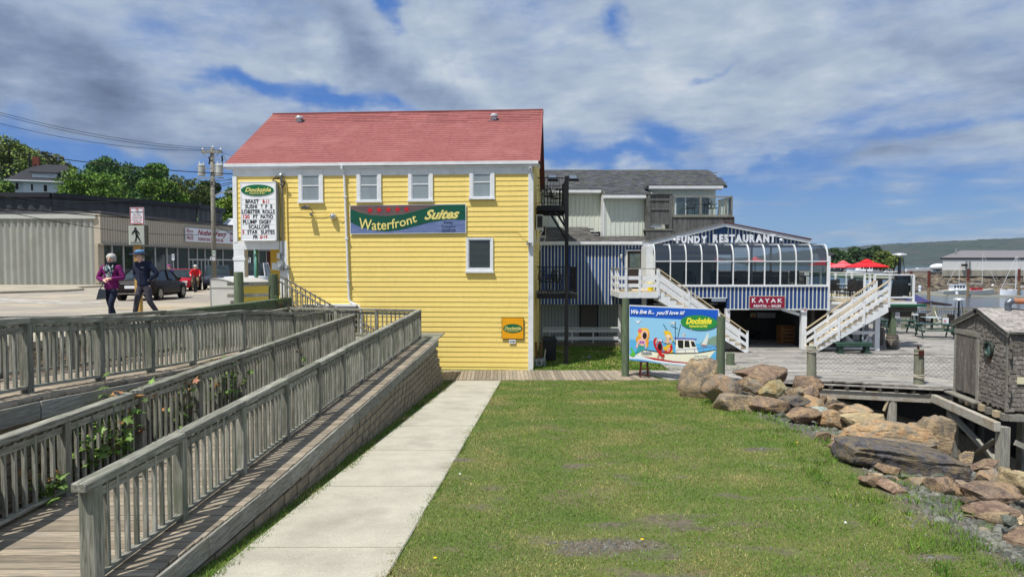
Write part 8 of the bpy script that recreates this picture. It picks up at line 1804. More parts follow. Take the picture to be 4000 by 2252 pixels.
ROCKS =[('tall pointed tan and grey boulder beside the right post of the mural board',2650,2816,1396,1566,19.4,'tan'),('upright grey square-faced boulder in front of the tall pointed one',2757,2926,1463,1606,17.9,'grey'),
 ('low tan boulder with a dark hollow at the front of the pile by the grass',2800,2946,1536,1620,17.1,'tan'),('brown angular boulder right of the low tan one, dark beneath',2940,3100,1550,1632,16.7,'brown'),('long reddish brown boulder forming the top ridge of the pile',2892,3112,1432,1516,20.4,'red'),
 ('broad brown boulder just below the reddish ridge',2868,3060,1458,1535,19.4,'brown'),('pale rounded greenish-cream boulder in the middle of the pile',2968,3086,1480,1566,18.1,'pale'),('tan wedge between the square boulder and the pale rounded one',2912,2990,1474,1545,18.8,'tan'),
 ('black layered slate boulder in the middle of the pile',3056,3180,1542,1608,17.0,'slate'),('orange streaked boulder right of the black slate',3136,3240,1546,1602,17.5,'orange'),('tan block behind the black slate boulder',3078,3152,1510,1560,18.6,'tan'),('brown leaning boulder at the foot of the left mooring post',3108,3212,1468,1550,20.2,'brown'),
 ('brown slab right of the leaning boulder',3144,3214,1508,1570,18.9,'brown'),('brown and tan boulder at the front where the gravel begins',3076,3224,1598,1674,15.4,'brown'),('flat pale teal slab among the front boulders',3160,3262,1588,1630,16.5,'teal'),('wide tan boulder right of the front brown one',3204,3350,1598,1674,15.3,'orange'),
 ('whitish tan boulder behind the big log-shaped rock, left part',3322,3480,1620,1690,14.6,'cream'),('tan boulder peeking above the whitish one',3282,3420,1588,1640,16.0,'orange'),('biggest smooth tan boulder lying behind the dark log-shaped rock',3322,3716,1658,1806,12.8,'orange'),('dark log-shaped layered rock lying at the lawn edge',3304,3770,1752,1872,11.3,'slate'),
 ('tall split tan boulder standing in front of the timber pile',3598,3760,1618,1812,13.6,'tan'),('small brown rock at the left end of the log-shaped rock',3246,3330,1722,1774,12.6,'red'),('flat tan rock with a light stripe below the log-shaped rock',3546,3706,1868,1936,10.2,'tan'),('dark faceted wedge rock lying on the gravel',3652,3792,1868,1970,9.9,'brown'),
 ('rounded reddish rock below the shed',3820,3914,1790,1856,11.6,'red'),('smooth grey rounded rock below the reddish one',3822,3944,1838,1926,10.8,'grey'),('large cream boulder cut by the right edge of the photo',3932,4090,1842,1952,10.4,'cream'),('small banded rock between the reddish rock and the cream boulder',3904,3976,1830,1866,11.4,'cream'),
 ('brown upright rock behind the right end of the log-shaped rock',3752,3808,1760,1850,12.2,'tan'),('long brown slab right of the wedge rock',3800,4010,1910,1972,9.6,'brown'),('wide flat reddish rock half buried at the right',3795,4030,1975,2105,8.7,'red'),('reddish rock at the lower right corner',3972,4100,2062,2225,7.6,'red'),
 ('grey-green stone on the gravel left of the flat reddish rock',3790,3888,1964,2020,9.0,'grn'),('flat grey-green stone resting on the flat reddish rock',3918,3998,2014,2066,8.0,'grn'),('dark stone at the grass edge below the wedge rock',3630,3724,1966,2028,9.1,'grn'),('small dark wedge under the striped rock',3580,3648,1904,1948,10.0,'grn'),
 ('small brown stone in the gravel by the grass tuft',3776,3832,2012,2058,8.7,'red'),('brown stone at the back of the pile under the wharf',3198,3240,1538,1594,19.0,'brown'),('tan stone leaning under the wharf edge',3232,3282,1548,1594,18.4,'tan'),('dark brown stone behind the wide tan boulder',3242,3318,1574,1612,17.2,'brown'),('orange flat stone before the round timber pile',3534,3606,1652,1690,14.8,'orange')]
for i,(l,a,b,c,d,Y,k) in enumerate(ROCKS): rock(l,a,b,c,d,Y,k,11+i*3,tilt={19: -.13,18: -.12,30: -.15}.get(i,0),strat=1 if k == 'slate' else 0,sub=5 if i in (18,19) else 4,boxy={19: .5,1: .5,18: .8}.get(i,1),cuts=-4 if i == 19 else 6 if k in ('cream','grey') and i > 20 else 9,depth=.6 if i in (18,19) else .85)
rs_f = random.Random(77); rub = []
for k in range(60):   # broken stones wedged between the boulders
  y =rs_f.uniform(8.0,20);x =lerp(XB,y)+rs_f.uniform(-.1,2.8);q =rs_f.uniform(.07,.2);z =zground(x,y);d =2666/y;uv =pr_px(x,y,z)
  rub.append(rock('x',uv[0]-q*d,uv[0]+q*d,uv[1]-q*d*.9,uv[1]+q*d*.25,y,rs_f.choice(('tan','brown','grey','grn','red','grn')),200+k,sub=2))
mb = MB()
for o in rub:
  mb.add([o.matrix_basis @ v.co for v in o.data.vertices],[tuple(p.vertices) for p in o.data.polygons],o.data.materials[0],rs_f.random());bpy.data.objects.remove(o)
mb.build('stone_rubble', kind='stuff')
# black tarred patch and weed under the shed
m =MB();n =24;V =[(11.4+2.6*math.cos(k/n*6.28)*R.uniform(.85,1.1),15.6+2.2*math.sin(k/n*6.28)*R.uniform(.8,1.1)) for k in range(n)]
m.add([(11.4,15.6,zground(11.4,15.6)+.1)]+[(x,y,zground(x,y)+.02) for x,y in V],[(0,1+k,1+(k+1) % n) for k in range(n)],mk('tarry_weed',srgb(36,36,36),srgb(20,20,20),scale=5,rough=.8,bump=.03,bscale=14,c3=srgb(120,110,70),s3=16,t3=(.66,.72)));m.build('seaweed_patch',kind='structure')
# ================= people, vehicles =================
def skinmesh(name, chains, mat, parent, sub=2, label=None):
  """chains: lists of (x, y, z, rx[, ry]); the first vertex of a later chain that repeats an earlier point shares it"""
  V = []; E = []; Rr = []; idx = {}
  for ch in chains:
    prev = None
    for q in ch:
      k = tuple(round(c, 3) for c in q[:3])
      if k not in idx: idx[k] =len(V);V.append(q[:3]);Rr.append((q[3],q[4] if len(q) > 4 else q[3]))
      if prev is not None: E.append((prev, idx[k]))
      prev = idx[k]
  me =bpy.data.meshes.new(name);me.from_pydata(V,E,[]);o =bpy.data.objects.new(name,me);COL.objects.link(o)
  m1 =o.modifiers.new('s','SKIN');m2 =o.modifiers.new('u','SUBSURF');m2.levels =m2.render_levels =sub
  if not me.skin_vertices: me.skin_vertices.new()
  for i, s in enumerate(me.skin_vertices[0].data): s.radius = Rr[i]; s.use_root = i == 0
  dg =bpy.context.evaluated_depsgraph_get();nm =bpy.data.meshes.new_from_object(o.evaluated_get(dg));bpy.data.objects.remove(o)
  nm.materials.clear();nm.materials.append(mat);nm.polygons.foreach_set('use_smooth',[True]*len(nm.polygons));at =nm.attributes.new('tint','FLOAT','FACE');at.data.foreach_set('value',[.5]*len(nm.polygons))
  r =bpy.data.objects.new(name,nm);linkobj(r,parent,MW[parent.name].copy() if parent else Matrix.Identity(4));return r
def ell(name, c, r, mat, parent, n=14, rings=9, zcut=-1):
  m = MB(F=MW[parent.name]); V = [];
  for j in range(rings+1): a =-math.pi/2+math.pi*j/rings;V += [(c[0]+r[0]*math.cos(a)*math.cos(k/n*6.283),c[1]+r[1]*math.cos(a)*math.sin(k/n*6.283),c[2]+r[2]*max(zcut,math.sin(a))) for k in range(n)]
  m.add(V,[(j*n+k,j*n+(k+1) % n,(j+1)*n+(k+1) % n,(j+1)*n+k) for j in range(rings) for k in range(n)],mat);return m.build(name,parent,smooth=True)
skin = flat('skin', 238, 192, 170, .6)
def person(label, M, H, J, cols, hair, seat=None, extra=None):
  """J: joints in local metres for a 1.7 m figure, facing -y. cols: top, legs, shoes"""
  t =bpy.data.objects.new('person',None);linkobj(t,None,M @ Matrix.Scale(H/1.7,4));tag(t,label,'person');top,leg,shoe =cols
  hd = Vector(J['head']); pel = Vector(J['pel']); ch = Vector(J['chest']); nk = Vector(J['neck'])
  body =[[(*pel,.10,.08),(*((pel+ch)/2),.10,.08),(*ch,.13,.09),(*nk,.05,.05),(*(hd+Vector((0,0,-.07))),.055,.06),(*hd,.086,.105),(*(hd+Vector((0,0,.075))),.065,.08)]]
  tops =[[(*(pel+Vector((0,0,-.12))),.185,.145),(*(pel+Vector((0,0,-.02))),.18,.14),(*((pel+ch)/2),.16,.125),(*ch,.175,.125),(*(nk-Vector((0,0,.04))),.085,.075)]];legs =[[(*pel,.15,.12),(pel.x,pel.y,pel.z-.06,.155,.125)]]
  for s in 'lr':
    sh,el,wr =[Vector(q) for q in J['arm'+s]];d =(wr-el).normalized();side =Vector((1 if s == 'l' else -1,0,0));body.append([(*ch,.13,.09),(*sh,.05),(*el,.042),(*wr,.028),(*(wr+d*.05),.034,.016)])
    palm = wr+d*.06; fx = d.orthogonal().normalized()
    for k in range(4): f0 =palm+fx*(k-1.5)*.017;b_ =(J.get('inward',Vector((0,-.2,-.3))))*.05;body.append([(*(wr+d*.05),.034,.016),(*f0,.011),(*(f0+d*(.035+.006*(k in (1,2)))+b_*.4),.009),(*(f0+d*.055+b_*1.1),.008)])
    body.append([(*(wr+d*.05),.034,.016),(*(wr+d*.035+fx*.035),.012),(*(wr+d*.06+fx*.05),.010)])
    tops.append([(*ch,.175,.125),(*sh,.082),(*((sh+el)/2),.07),(*el,.064),(*((el+wr)/2),.056),(*(el.lerp(wr,.93)),.048)])
    hp,kn,an =[Vector(q) for q in J['leg'+s]];body.append([(*pel,.10,.08),(*hp,.07),(*kn,.052),(*an,.036),(an.x,an.y-.14,an.z-.04,.03)])
    legs.append([(pel.x,pel.y,pel.z-.06,.155,.125),(*hp,.11),(*(hp.lerp(kn,.5)),.088),(*kn,.068),(*(kn.lerp(an,.5)),.06),(*(kn.lerp(an,.95)),.052)])
    if shoe: m =MB(F=MW[t.name]);m.tube([(an.x,an.y+.05,an.z-.03),(an.x,an.y-.05,an.z-.035),(an.x,an.y-.17,an.z-.055)],.048,shoe,8,taper=.7);m.build('shoe',t,smooth=True)
  skinmesh('body', body, skin, t); skinmesh('jacket', tops, top,t);skinmesh('trousers',legs,leg,t)
  f =Vector(J.get('face',(0,-1,0))).normalized();r_ =Vector((-f.y,f.x,0)).normalized();MT =MW[t.name]
  m =MB(F=MT);m.tube([hd+f*.085+Vector((0,0,.02)),hd+f*.118+Vector((0,0,-.025)),hd+f*.09+Vector((0,0,-.035))],.013,skin,6);m.build('nose',t,smooth=True)
  m = MB(F=MT); e1 = flat('eye_dark', 40, 34, 32, .3); gp_ = flat('glasses', 50, 40, 44, .3)
  for s in (-1, 1): c = hd+f*.092+r_*s*.033+Vector((0, 0, .012)); m.cyl(c,c+f*.006,.008,.008,e1,8)
  m.build('eyes',t);m =MB(F=MT);c =hd+f*.092+Vector((0,0,-.062));m.tube([c-r_*.026,c+f*.008+Vector((0,0,-.004)),c+r_*.026],.005,flat('lips',176,96,92,.5),5);m.build('mouth',t)
  for s in (-1, 1): ell('ear', hd+r_*s*.08-f*.005, (.014, .02, .032), skin, t, 8, 5)
  if extra: extra(t, hd, f, r_, MT)
  return t
def glasses(t, hd, f, r_, MT):
  m = MB(F=MT); g = flat('glasses', 50, 40, 44, .3)
  for s in (-1, 1):
    c =hd+f*.108+r_*s*.036+Vector((0,0,.012));m.tube([c+r_*.026*math.cos(k/8*6.283)+Vector((0,0,.018*math.sin(k/8*6.283))) for k in range(9)],.003,g,4);m.tube([c+r_*s*.027,c-f*.1+r_*s*.018],.003,g,4)
  m.build('glasses', t)
purp =mk('fleece_purple',srgb(120,30,98),srgb(98,22,84),scale=14,rough=.95,bump=.004,bscale=30,bst=(1,1,1),var=.02);navy =mk('fleece_navy',srgb(30,40,66),srgb(22,30,52),scale=14,rough=.9,bump=.004,bscale=30,bst=(1,1,1),var=.02);jean =mk('jeans_navy',srgb(24,32,58),srgb(16,22,40),scale=16,rough=.85,var=.02);char_ =mk('trousers_grey',srgb(78,76,84),srgb(60,58,66),scale=12,rough=.85,var=.02);shb =flat('shoe_dark',36,34,36,.6)
def wextra(t, hd, f, r_, MT):
  glasses(t,hd,f,r_,MT);hm =mk('hair_silver',srgb(196,194,188),srgb(160,158,152),scale=40,st=(1,1,.2),rough=.6,var=.02);ell('hair',hd+Vector((0,.03,.035)),(.112,.115,.10),hm,t);ell('hair_side',hd+Vector((0,.05,-.03)),(.108,.085,.09),hm,t)
  sc_ =MB(F=MT);cols_ =[flat('scarf_navy',20,30,44,.9),flat('scarf_white',214,222,220,.9),flat('scarf_teal',60,130,160,.9)];base =hd+Vector((0,0,-.17))
  for j in range(9):
    for k in range(10):
      w =.115*(1-j/13) if j > 2 else .1+.012*j;x =(k-4.5)/4.5*w;y =-.10-.07*math.sqrt(max(0,1-(x/(w+.01))**2))*(1 if j < 3 else .8)-.01*j*.2;c =base+Vector((x,y+.02+(.05 if j < 1 else 0),-.035*j));sc_.box(c,(w*.23,.03,.036),cols_[R.choice((0,0,0,1,1,2))])
  sc_.build('scarf',t);m =MB(F=MT);m.tube([hd+Vector((0,0,-.12))+Vector((.09*math.cos(a),.08*math.sin(a),0)) for a in [k/10*6.283 for k in range(11)]],.035,cols_[0],6);m.build('scarf_loop',t)
pw_ = WY(436, 1100, 16.3); zgd = zstreet(16.3)
wom =person('older woman with silver hair, glasses, purple fleece and patterned scarf, hands clasped',TR(pw_.x,16.3,zgd,.12),1.66,dict(pel=(0,0,.92),chest=(0,0,1.28),neck=(0,0,1.43),head=(0,-.015,1.575),arml=((.18,0,1.36),(.29,-.03,1.10),(.06,-.24,1.09)),armr=((-.18,0,1.36),(-.29,-.03,1.10),(-.06,-.23,1.05)),legl=((.09,0,.86),(.05,-.16,.5),(.02,-.12,.09)),legr=((-.09,0,.86),(-.06,.02,.48),(-.02,.22,.11)),face=(0,-1,0),inward=Vector((0,.3,-.4))),(purp,jean,shb),None,extra=wextra)
t =thing('handbag','dark leather handbag hanging at the hip of the woman in purple','bag',(pw_.x-.3,16.25,zgd+.8));hb =flat('leather_dark',44,48,56,.4);bx,bz =WY(400,1160,16.2).x,WY(400,1148,16.2).z;m =MB();m.add([(bx-.12,16.15,bz-.13),(bx+.12,16.15,bz-.11),(bx+.10,16.17,bz+.1),(bx-.06,16.17,bz+.12),(bx-.12,16.29,bz-.13),(bx+.12,16.29,bz-.11),(bx+.10,16.27,bz+.1),(bx-.06,16.27,bz+.12)],[(0,1,2,3),(7,6,5,4),(0,4,5,1),(1,5,6,2),(2,6,7,3),(3,7,4,0)],hb);m.build('bag',t);m =MB();m.tube([(bx-.05,16.2,bz+.12),(bx+.02,16.22,bz+.25),(bx+.14,16.25,bz+.5)],.01,hb,5);m.build('strap',t)
def mextra(t, hd, f, r_, MT):
  glasses(t,hd,f,r_,MT);ell('hair',hd+Vector((.0,.04,.0)),(.09,.075,.08),flat('hair_grey',150,144,136,.8),t);m =MB(F=MT);hn =flat('hat_navy',26,36,66,.8);c =hd+Vector((0,.01,.075));n =24
  V =[(c.x+rr_*math.cos(k/n*6.283),c.y+rr_*math.sin(k/n*6.283),c.z+dz-.03*abs(math.sin(k/n*6.283))*(rr_ > .15)) for rr_,dz in ((.105,.0),(.225,-.012),(.225,-.02),(.1,-.012)) for k in range(n)];m.add(V,[(j*n+k,j*n+(k+1) % n,(j+1)*n+(k+1) % n,(j+1)*n+k) for j in range(3) for k in range(n)],hn);m.build('hat_brim',t,smooth=True)
  m =MB(F=MT);m.lathe(c,[(.108,0),(.10,.04),(.075,.065),(.02,.072)],flat('hat_blue',92,140,180,.8),18);m.build('hat_crown',t,smooth=True);m =MB(F=MT);m.bb(.05,.13,-.155,-.14,1.275,1.285,LW);m.build('chest_logo',t);m =MB(F=MT);m.tube([(0,-.1,1.40),(0,-.145,1.28),(0,-.15,1.05),(0,-.16,.92)],.006,flat('zip',70,78,96,.5),4);m.build('zip',t)
pm_ = WY(563, 1100, 16.9)
man =person('older man in a navy fleece and blue brimmed hat with hands in his pockets',TR(pm_.x,16.9,zstreet(16.9),-.25),1.76,dict(pel=(0,0,.92),chest=(0,-.03,1.27),neck=(-.01,-.05,1.42),head=(-.03,-.10,1.555),arml=((.19,-.02,1.36),(.33,.06,1.12),(.13,-.03,.97)),armr=((-.19,-.02,1.36),(-.29,.04,1.10),(-.12,-.03,.97)),legl=((.10,0,.86),(.14,.0,.48),(.24,.2,.12)),legr=((-.09,0,.86),(-.10,-.12,.5),(-.19,-.12,.09)),face=(-.45,-1,-.15),inward=Vector((0,.3,-.4))),(navy,char_,shb),None,extra=mextra)
# ---- cars ----
tyre =flat('tyre',26,26,27,.8);rim =flat('rim',176,172,160,.3,metal=.7);cg_ =mk('car_glass',srgb(30,38,42),srgb(54,66,70),scale=2,rough=.08,spec=.3,var=.05)
def car(label, x, y, rz, col, L=4.8, W=1.85, Hh=1.46, kind='sedan', cat='car', z=None):
  z =zstreet(y) if z is None else z;t =bpy.data.objects.new('parked_car',None);linkobj(t,None,TR(x,y,z+.012,rz));tag(t,label,cat);F =MW[t.name];hs =L/2;w =W/2;pt =mk('car_%d_%d_%d' % col,srgb(*col),None,scale=1,rough=.4,metal=.0,spec=.12,coat=0,var=.0)
  # stations along y (front = +y): (y, z low, z top, half width)
  if kind == 'truck': S =[(-1,.5,.98,.9),(-.97,.4,1.02,1),(-.3,.32,1.02,1),(-.05,.3,1.02,1),(.45,.32,1.03,1),(.9,.38,.98,.97),(1,.5,.85,.86)];G =[(-.12,.34),(-.05,.25)];roof =[(-.1,1.02),(-.06,Hh),(.32,Hh),(.5,1.02)]
  elif kind == 'suv': S =[(-1,.45,.98,.86),(-.95,.33,1.02,.97),(-.5,.27,1.02,1),(.35,.27,1.0,1),(.85,.3,.94,.97),(.97,.36,.86,.9),(1,.45,.78,.8)];roof =[(-.97,1.0),(-.82,Hh-.05),(-.5,Hh),(.12,Hh-.02),(.42,1.0)]
  else: S =[(-1,.42,.86,.8),(-.96,.3,.96,.92),(-.7,.24,.99,.99),(-.2,.2,.95,1),(.35,.2,.92,1),(.8,.24,.80,.96),(.95,.3,.70,.86),(1,.38,.6,.72)];roof =[(-.74,.97),(-.36,Hh-.02),(-.1,Hh),(.12,Hh-.03),(.5,.9)]
  V = []; n = 8
  for (a,zb,zt,k) in S: V += [(0,a*hs,zb),(w*k*.9,a*hs,zb),(w*k,a*hs,zb+.14),(w*k*1.0,a*hs,(zb+zt)/2+.04),(w*k*.96,a*hs,zt-.06),(w*k*.86,a*hs,zt),(w*k*.4,a*hs,zt+.02),(0,a*hs,zt+.025)]
  V2 = V+[(-a, b, c) for a, b, c in V]; N0 = len(V); Fc = []
  for i in range(len(S)-1):
    for j in range(n-1): q =(i*n+j,i*n+j+1,(i+1)*n+j+1,(i+1)*n+j);Fc += [q[::-1],tuple(N0+k for k in q)]
  Fc += [tuple(range(n)),tuple(N0+k for k in range(n))[::-1],tuple((len(S)-1)*n+k for k in range(n))[::-1],tuple(N0+(len(S)-1)*n+k for k in range(n))]
  m = MB(F); m.add(V2, Fc, pt); m.build('body', t, smooth=True)
  V = []; tw = .76
  for (a, zz) in roof: k = .88 if zz < 1.1 else tw; V += [(w*k, a*hs, zz), (-w*k, a*hs, zz)]
  r0 =[(p[0],p[1],p[2]) for p in V];m =MB(F);nr =len(roof);m.add(r0,[(2*i,2*i+1,2*i+3,2*i+2)[::-1] for i in range(nr-1)]+[tuple(2*i for i in range(nr))[::-1],tuple(2*i+1 for i in range(nr))],cg_);m.build('windows',t)
  m = MB(F); pr = [(p[0]*1.0, p[1], p[2]) for p in r0]
  for i in range(1,nr-2): a,b =r0[2*i],r0[2*i+2];m.add([(a[0],a[1],a[2]+.012),(-a[0],a[1],a[2]+.012),(-b[0],b[1],b[2]+.012),(b[0],b[1],b[2]+.012),(a[0]*1.02,a[1],a[2]-.05),(-a[0]*1.02,a[1],a[2]-.05),(-b[0]*1.02,b[1],b[2]-.05),(b[0]*1.02,b[1],b[2]-.05)],[(3,2,1,0),(0,4,7,3),(1,2,6,5)],pt)
  for s in (0, 1):
    for i in (0, nr-2): m.beam(Vector(r0[2*i+s])*1.005, Vector(r0[2*i+2+s])*1.005, .05, .07, pt)
    ym =(roof[1][0]*.35+roof[-2][0]*.65-.04)*hs;sg =1 if s == 0 else -1;m.beam((sg*w*.885,ym,.96),(sg*w*.775,ym-.03,Hh-.03),.03,.08,pt)
  m.build('roof', t)
  wr_ = .33 if kind == 'sedan' else .37
  for sy, yy in ((-1, -.59), (1, .60)):
    for s in (-1, 1):
      m =MB(F);yy_ =yy*hs;m.cyl((s*(w-.2),yy_,wr_),(s*(w+.01),yy_,wr_),wr_,wr_,tyre,20);wh =m.build('wheel',t);m =MB(F);m.cyl((s*(w+.012),yy_,wr_),(s*(w+.02),yy_,wr_),wr_*.64,wr_*.6,rim,14);m.build('rim',wh)
      for k in range(5): a =k/5*6.283+.3;m =MB(F);m.beam((s*(w+.021),yy_+math.cos(a)*.07,wr_+math.sin(a)*.07),(s*(w+.021),yy_+math.cos(a)*wr_*.55,wr_+math.sin(a)*wr_*.55),.012,.03,tyre);m.build('spoke_gap',wh)
      m =MB(F);m.cyl((s*(w-.18),yy_,wr_+.02),(s*(w+.004),yy_,wr_+.02),wr_*1.14,wr_*1.14,flat('arch_dark',18,18,19,.8),20);m.build('wheel_arch',t)
  for s in (-1, 1):
    m =MB(F);m.bb(s*w*.5,s*w*.84,hs*.955,hs*.985,.58,.7,flat('headlight',226,232,236,.1));m.build('headlight',t);m =MB(F);m.bb(s*w*.56,s*w*.9,-hs*1.0,-hs*.95,.74,.86,flat('tail_lamp',150,20,24,.2));m.build('tail_lamp',t);m =MB(F);m.box((s*(w+.1),hs*.26,1.0),(.16,.1,.12),pt);m.build('mirror',t)
    m = MB(F); m.bb(s*(w+.002), s*(w+.012), -.02, .16, .84, .87, cg); m.build('handle', t)
  m =MB(F);m.bb(-.28,.28,-hs-.012,-hs+.02,.6,.74,LW);m.build('number_plate',t);m =MB(F);m.bb(-w*.6,w*.6,hs*.985,hs+.004,.42,.58,tyre);m.bb(-w*.75,w*.75,-hs-.01,-hs+.02,.36,.38,flat('chrome',214,216,220,.15,metal=.9));m.bb(-w*.5,w*.5,-hs-.006,-hs+.02,.82,.845,flat('chrome',214,216,220,.15,metal=.9));m.build('trim',t)
  return t
def carat(label, u, v, Y, rz, col, **k): a = WY(u, v, Y); return car(label, a.x, Y, rz, col, **k)
carat('dark brown sedan driving away behind the walking couple',598,1150,34.0,.1,(40,34,34));carat('red sedan coming along the street beyond the dark one',712,1100,47,-2.9,(178,22,40),L=4.5)
carat('dark blue-grey sport utility car facing the viewer behind the cyclist',850,1100,50.5,-2.75,(58,64,76),kind='suv',Hh=1.72,cat='suv');carat('white pickup seen through the porch of the yellow house',985,1110,44,.1,(214,216,218),kind='truck',L=5.6,W=2.0,Hh=1.85,cat='pickup')
# ---- cyclists ----
def bike(label, x, y, z, rz, fc):
  t =bpy.data.objects.new('bicycle',None);linkobj(t,None,TR(x,y,z,rz));tag(t,label,'bicycle');F =MW[t.name];fm_ =flat('frame_%d' % fc[0],*fc,.4)
  for yy in (-.55,.55): m =MB(F);m.tube([(0,yy+.31*math.cos(k/18*6.283),.34+.31*math.sin(k/18*6.283)) for k in range(19)],.045,tyre,6);w_ =m.build('wheel',t);m =MB(F);[m.beam((0,yy,.34),(0,yy+.28*math.cos(k),.34+.28*math.sin(k)),.006,.006,rim) for k in range(6)];m.build('spokes',w_)
  m =MB(F);[m.tube(p,.025,fm_,6) for p in ([(0,.55,.34),(0,.2,.36),(0,.3,.85)],[(0,.2,.36),(0,-.4,.85),(0,.3,.8)],[(0,-.55,.34),(0,-.38,.9),(0,-.36,1.05)])];m.build('frame',t);m =MB(F);m.tube([(-.3,-.25,1.08),(0,-.36,1.05),(.3,-.25,1.08)],.015,BK,6);m.build('handlebar',t);m =MB(F);m.box((0,.3,.88),(.16,.26,.06),BK);m.build('saddle',t);return t
def rider(label, x, y, z, rz, top, hel, legc):
  return person(label,TR(x,y,z,rz),1.72,dict(pel=(0,.28,.98),chest=(0,.12,1.32),neck=(0,.07,1.47),head=(0,.02,1.60),arml=((.18,.1,1.4),(.3,-.02,1.2),(.27,-.22,1.1)),armr=((-.18,.1,1.4),(-.3,-.02,1.2),(-.27,-.22,1.1)),legl=((.1,.25,.92),(.16,-.12,.74),(.13,.02,.36)),legr=((-.1,.25,.92),(-.18,-.1,.66),(-.15,.1,.2))),(top,legc,shb),None,extra=lambda t,hd,f,r_,MT: ell('helmet',hd+Vector((0,.01,.05)),(.11,.13,.09),hel,t,zcut=-.3))
a =WY(764,1100,44);za_ =zstreet(44);bike('dark fat-tyred bicycle ridden by the cyclist in red',a.x,44,za_,.35,(36,38,40));rider('cyclist in a red jersey, khaki shorts and white helmet',a.x,44,za_,.35,flat('jersey_red',206,24,36,.8),flat('helmet_white',226,220,222,.4),flat('shorts_khaki',104,104,76,.8))
a =WY(660,1100,41);za_ =zstreet(41);bike('bicycle of the purple cyclist, hidden behind the dark sedan',a.x,41,za_,-.5,(70,40,60));rider('cyclist in purple with a magenta helmet behind the dark sedan',a.x,41,za_,-.5,flat('jersey_purple',78,44,110,.8),flat('helmet_magenta',150,50,130,.4),flat('legs_dark',40,40,48,.8))
# ================= marina =================
def boat(label, u, v, Y, L, W, rz, cabin='', mast=0, hull=None, name='sailboat', rake=0):
  p =WZ(u,v,WATER_Z);x,y =(p.x,p.y) if Y is None else (WY(u,v,Y).x,Y);z =WATER_Z if Y is None or Y > 0 and Y < 190 else .3;t =bpy.data.objects.new(name,None);linkobj(t,None,TR(x,y,z,rz));tag(t,label,'boat','boats in the marina');F =MW[t.name];hc =hull or LW;V =[];n =9
  for i in range(n+1):
    f =i/n;k =math.sin(min(1,(1-f)*1.6+.0)*math.pi/2)**.7 if f > .35 else .86+.14*f/.35;k =max(k,.02);xx =(f-.5)*L;zt =1.25+.5*f*f;V += [(xx,-W/2*k,zt),(xx-.0,-W/2*k*.8,.2),(xx,0,-.25+.5*f**4),(xx,W/2*k*.75,.15),(xx,W/2*k,zt)]
  m =MB(F);m.add(V,[(i*5+j,(i+1)*5+j,(i+1)*5+j+1,i*5+j+1) for i in range(n) for j in range(4)]+[(0,1,2,3,4)],hc);m.build('hull',t,smooth=False);m =MB(F);m.add([q for i,q in enumerate(V) if i % 5 in (0,4)],[(2*i,2*i+1,2*i+3,2*i+2)[::-1] for i in range(n)],flat('boat_deck',226,222,210,.5));m.build('deck',t)
  if cabin:
    a,b,h =dict(low=(-.15,.2,.35),house=(-.2,.22,1.5),dodger=(-.28,.1,.7))[cabin];m =MB(F);m.prism([(a*L,1.2),(b*L,1.25),(b*L-.35*h,1.3+h),(a*L+.1,1.3+h)],-W*.3,W*.3,flat('dodger_red',170,44,56,.7) if cabin == 'dodger' else LW);cb__ =m.build('cabin',t);m =MB(F)
    for k in range(4): q =a*L+.25+k*(b-a)*L*.2;m.bb(q,q+(b-a)*L*.14,-W*.3-.02,W*.3+.02,1.3+h*.45,1.3+h*.8,BK)
    m.build('cabin_window', cb__, kind='stuff')
    if cabin == 'house': m =MB(F);m.bb(a*L-.3,b*L-.1,-W*.34,W*.34,1.3+h,1.4+h,LW);m.build('cabin_roof',t)
  if mast:
    m =MB(F);m.cyl((0,0,.8),(rake,0,mast),.07,.05,flat('mast_white',220,222,226,.4),8);m.build('mast',t);m =MB(F);m.tube([(0,0,2.3),(-L*.38,0,2.4)],.07,LW,6);m.build('boom',t);m =MB(F);m.tube([(rake,0,mast),(L*.49,0,1.1)],.045,LW,4);m.tube([(rake,0,mast),(-L*.49,0,1.0)],.02,cg,4);m.build('stay',t);m =MB(F);m.beam((rake*.5,-.8,mast*.55),(rake*.5,.8,mast*.55),.05,.05,LW);m.build('spreader',t)
  return t
hg = flat('hull_grey', 170, 172, 166, .5); hn_ = flat('hull_navy', 30, 36, 62, .5)
for a_ in (('white motor cruiser with a row of cabin windows, left in the marina',3740,1152,None,9.5,3,.05,'house',0,hg,'motor_boat'),('grey-hulled sailboat with a red dodger right of the motor cruiser',3820,1152,None,8.6,2.7,.0,'dodger',0,hg),('sailboat with the tallest twin-looking mast, bow towards the right',3835,1136,None,10,3,0,'low',11.7),('small dinghy with outboard right of the tall mast',3885,1138,None,4.6,1.8,.1,'',0,hn_,'dinghy'),
 ('white sailboat with low cabin at the far right pontoon',3970,1138,None,10.5,3,0,'low',10.8),('cream-decked sailboat nearer the right edge, dark stripe',3965,1154,None,8.0,2.5,3.1,'low',10.4),('sailboat with a slanting furled sail behind the motor cruiser',3745,1136,None,8,2.6,3.0,'low',9.2),('thin-masted yacht just inside the right edge',3998,1134,None,8,2.6,0,'low',9.8)): boat(*a_)
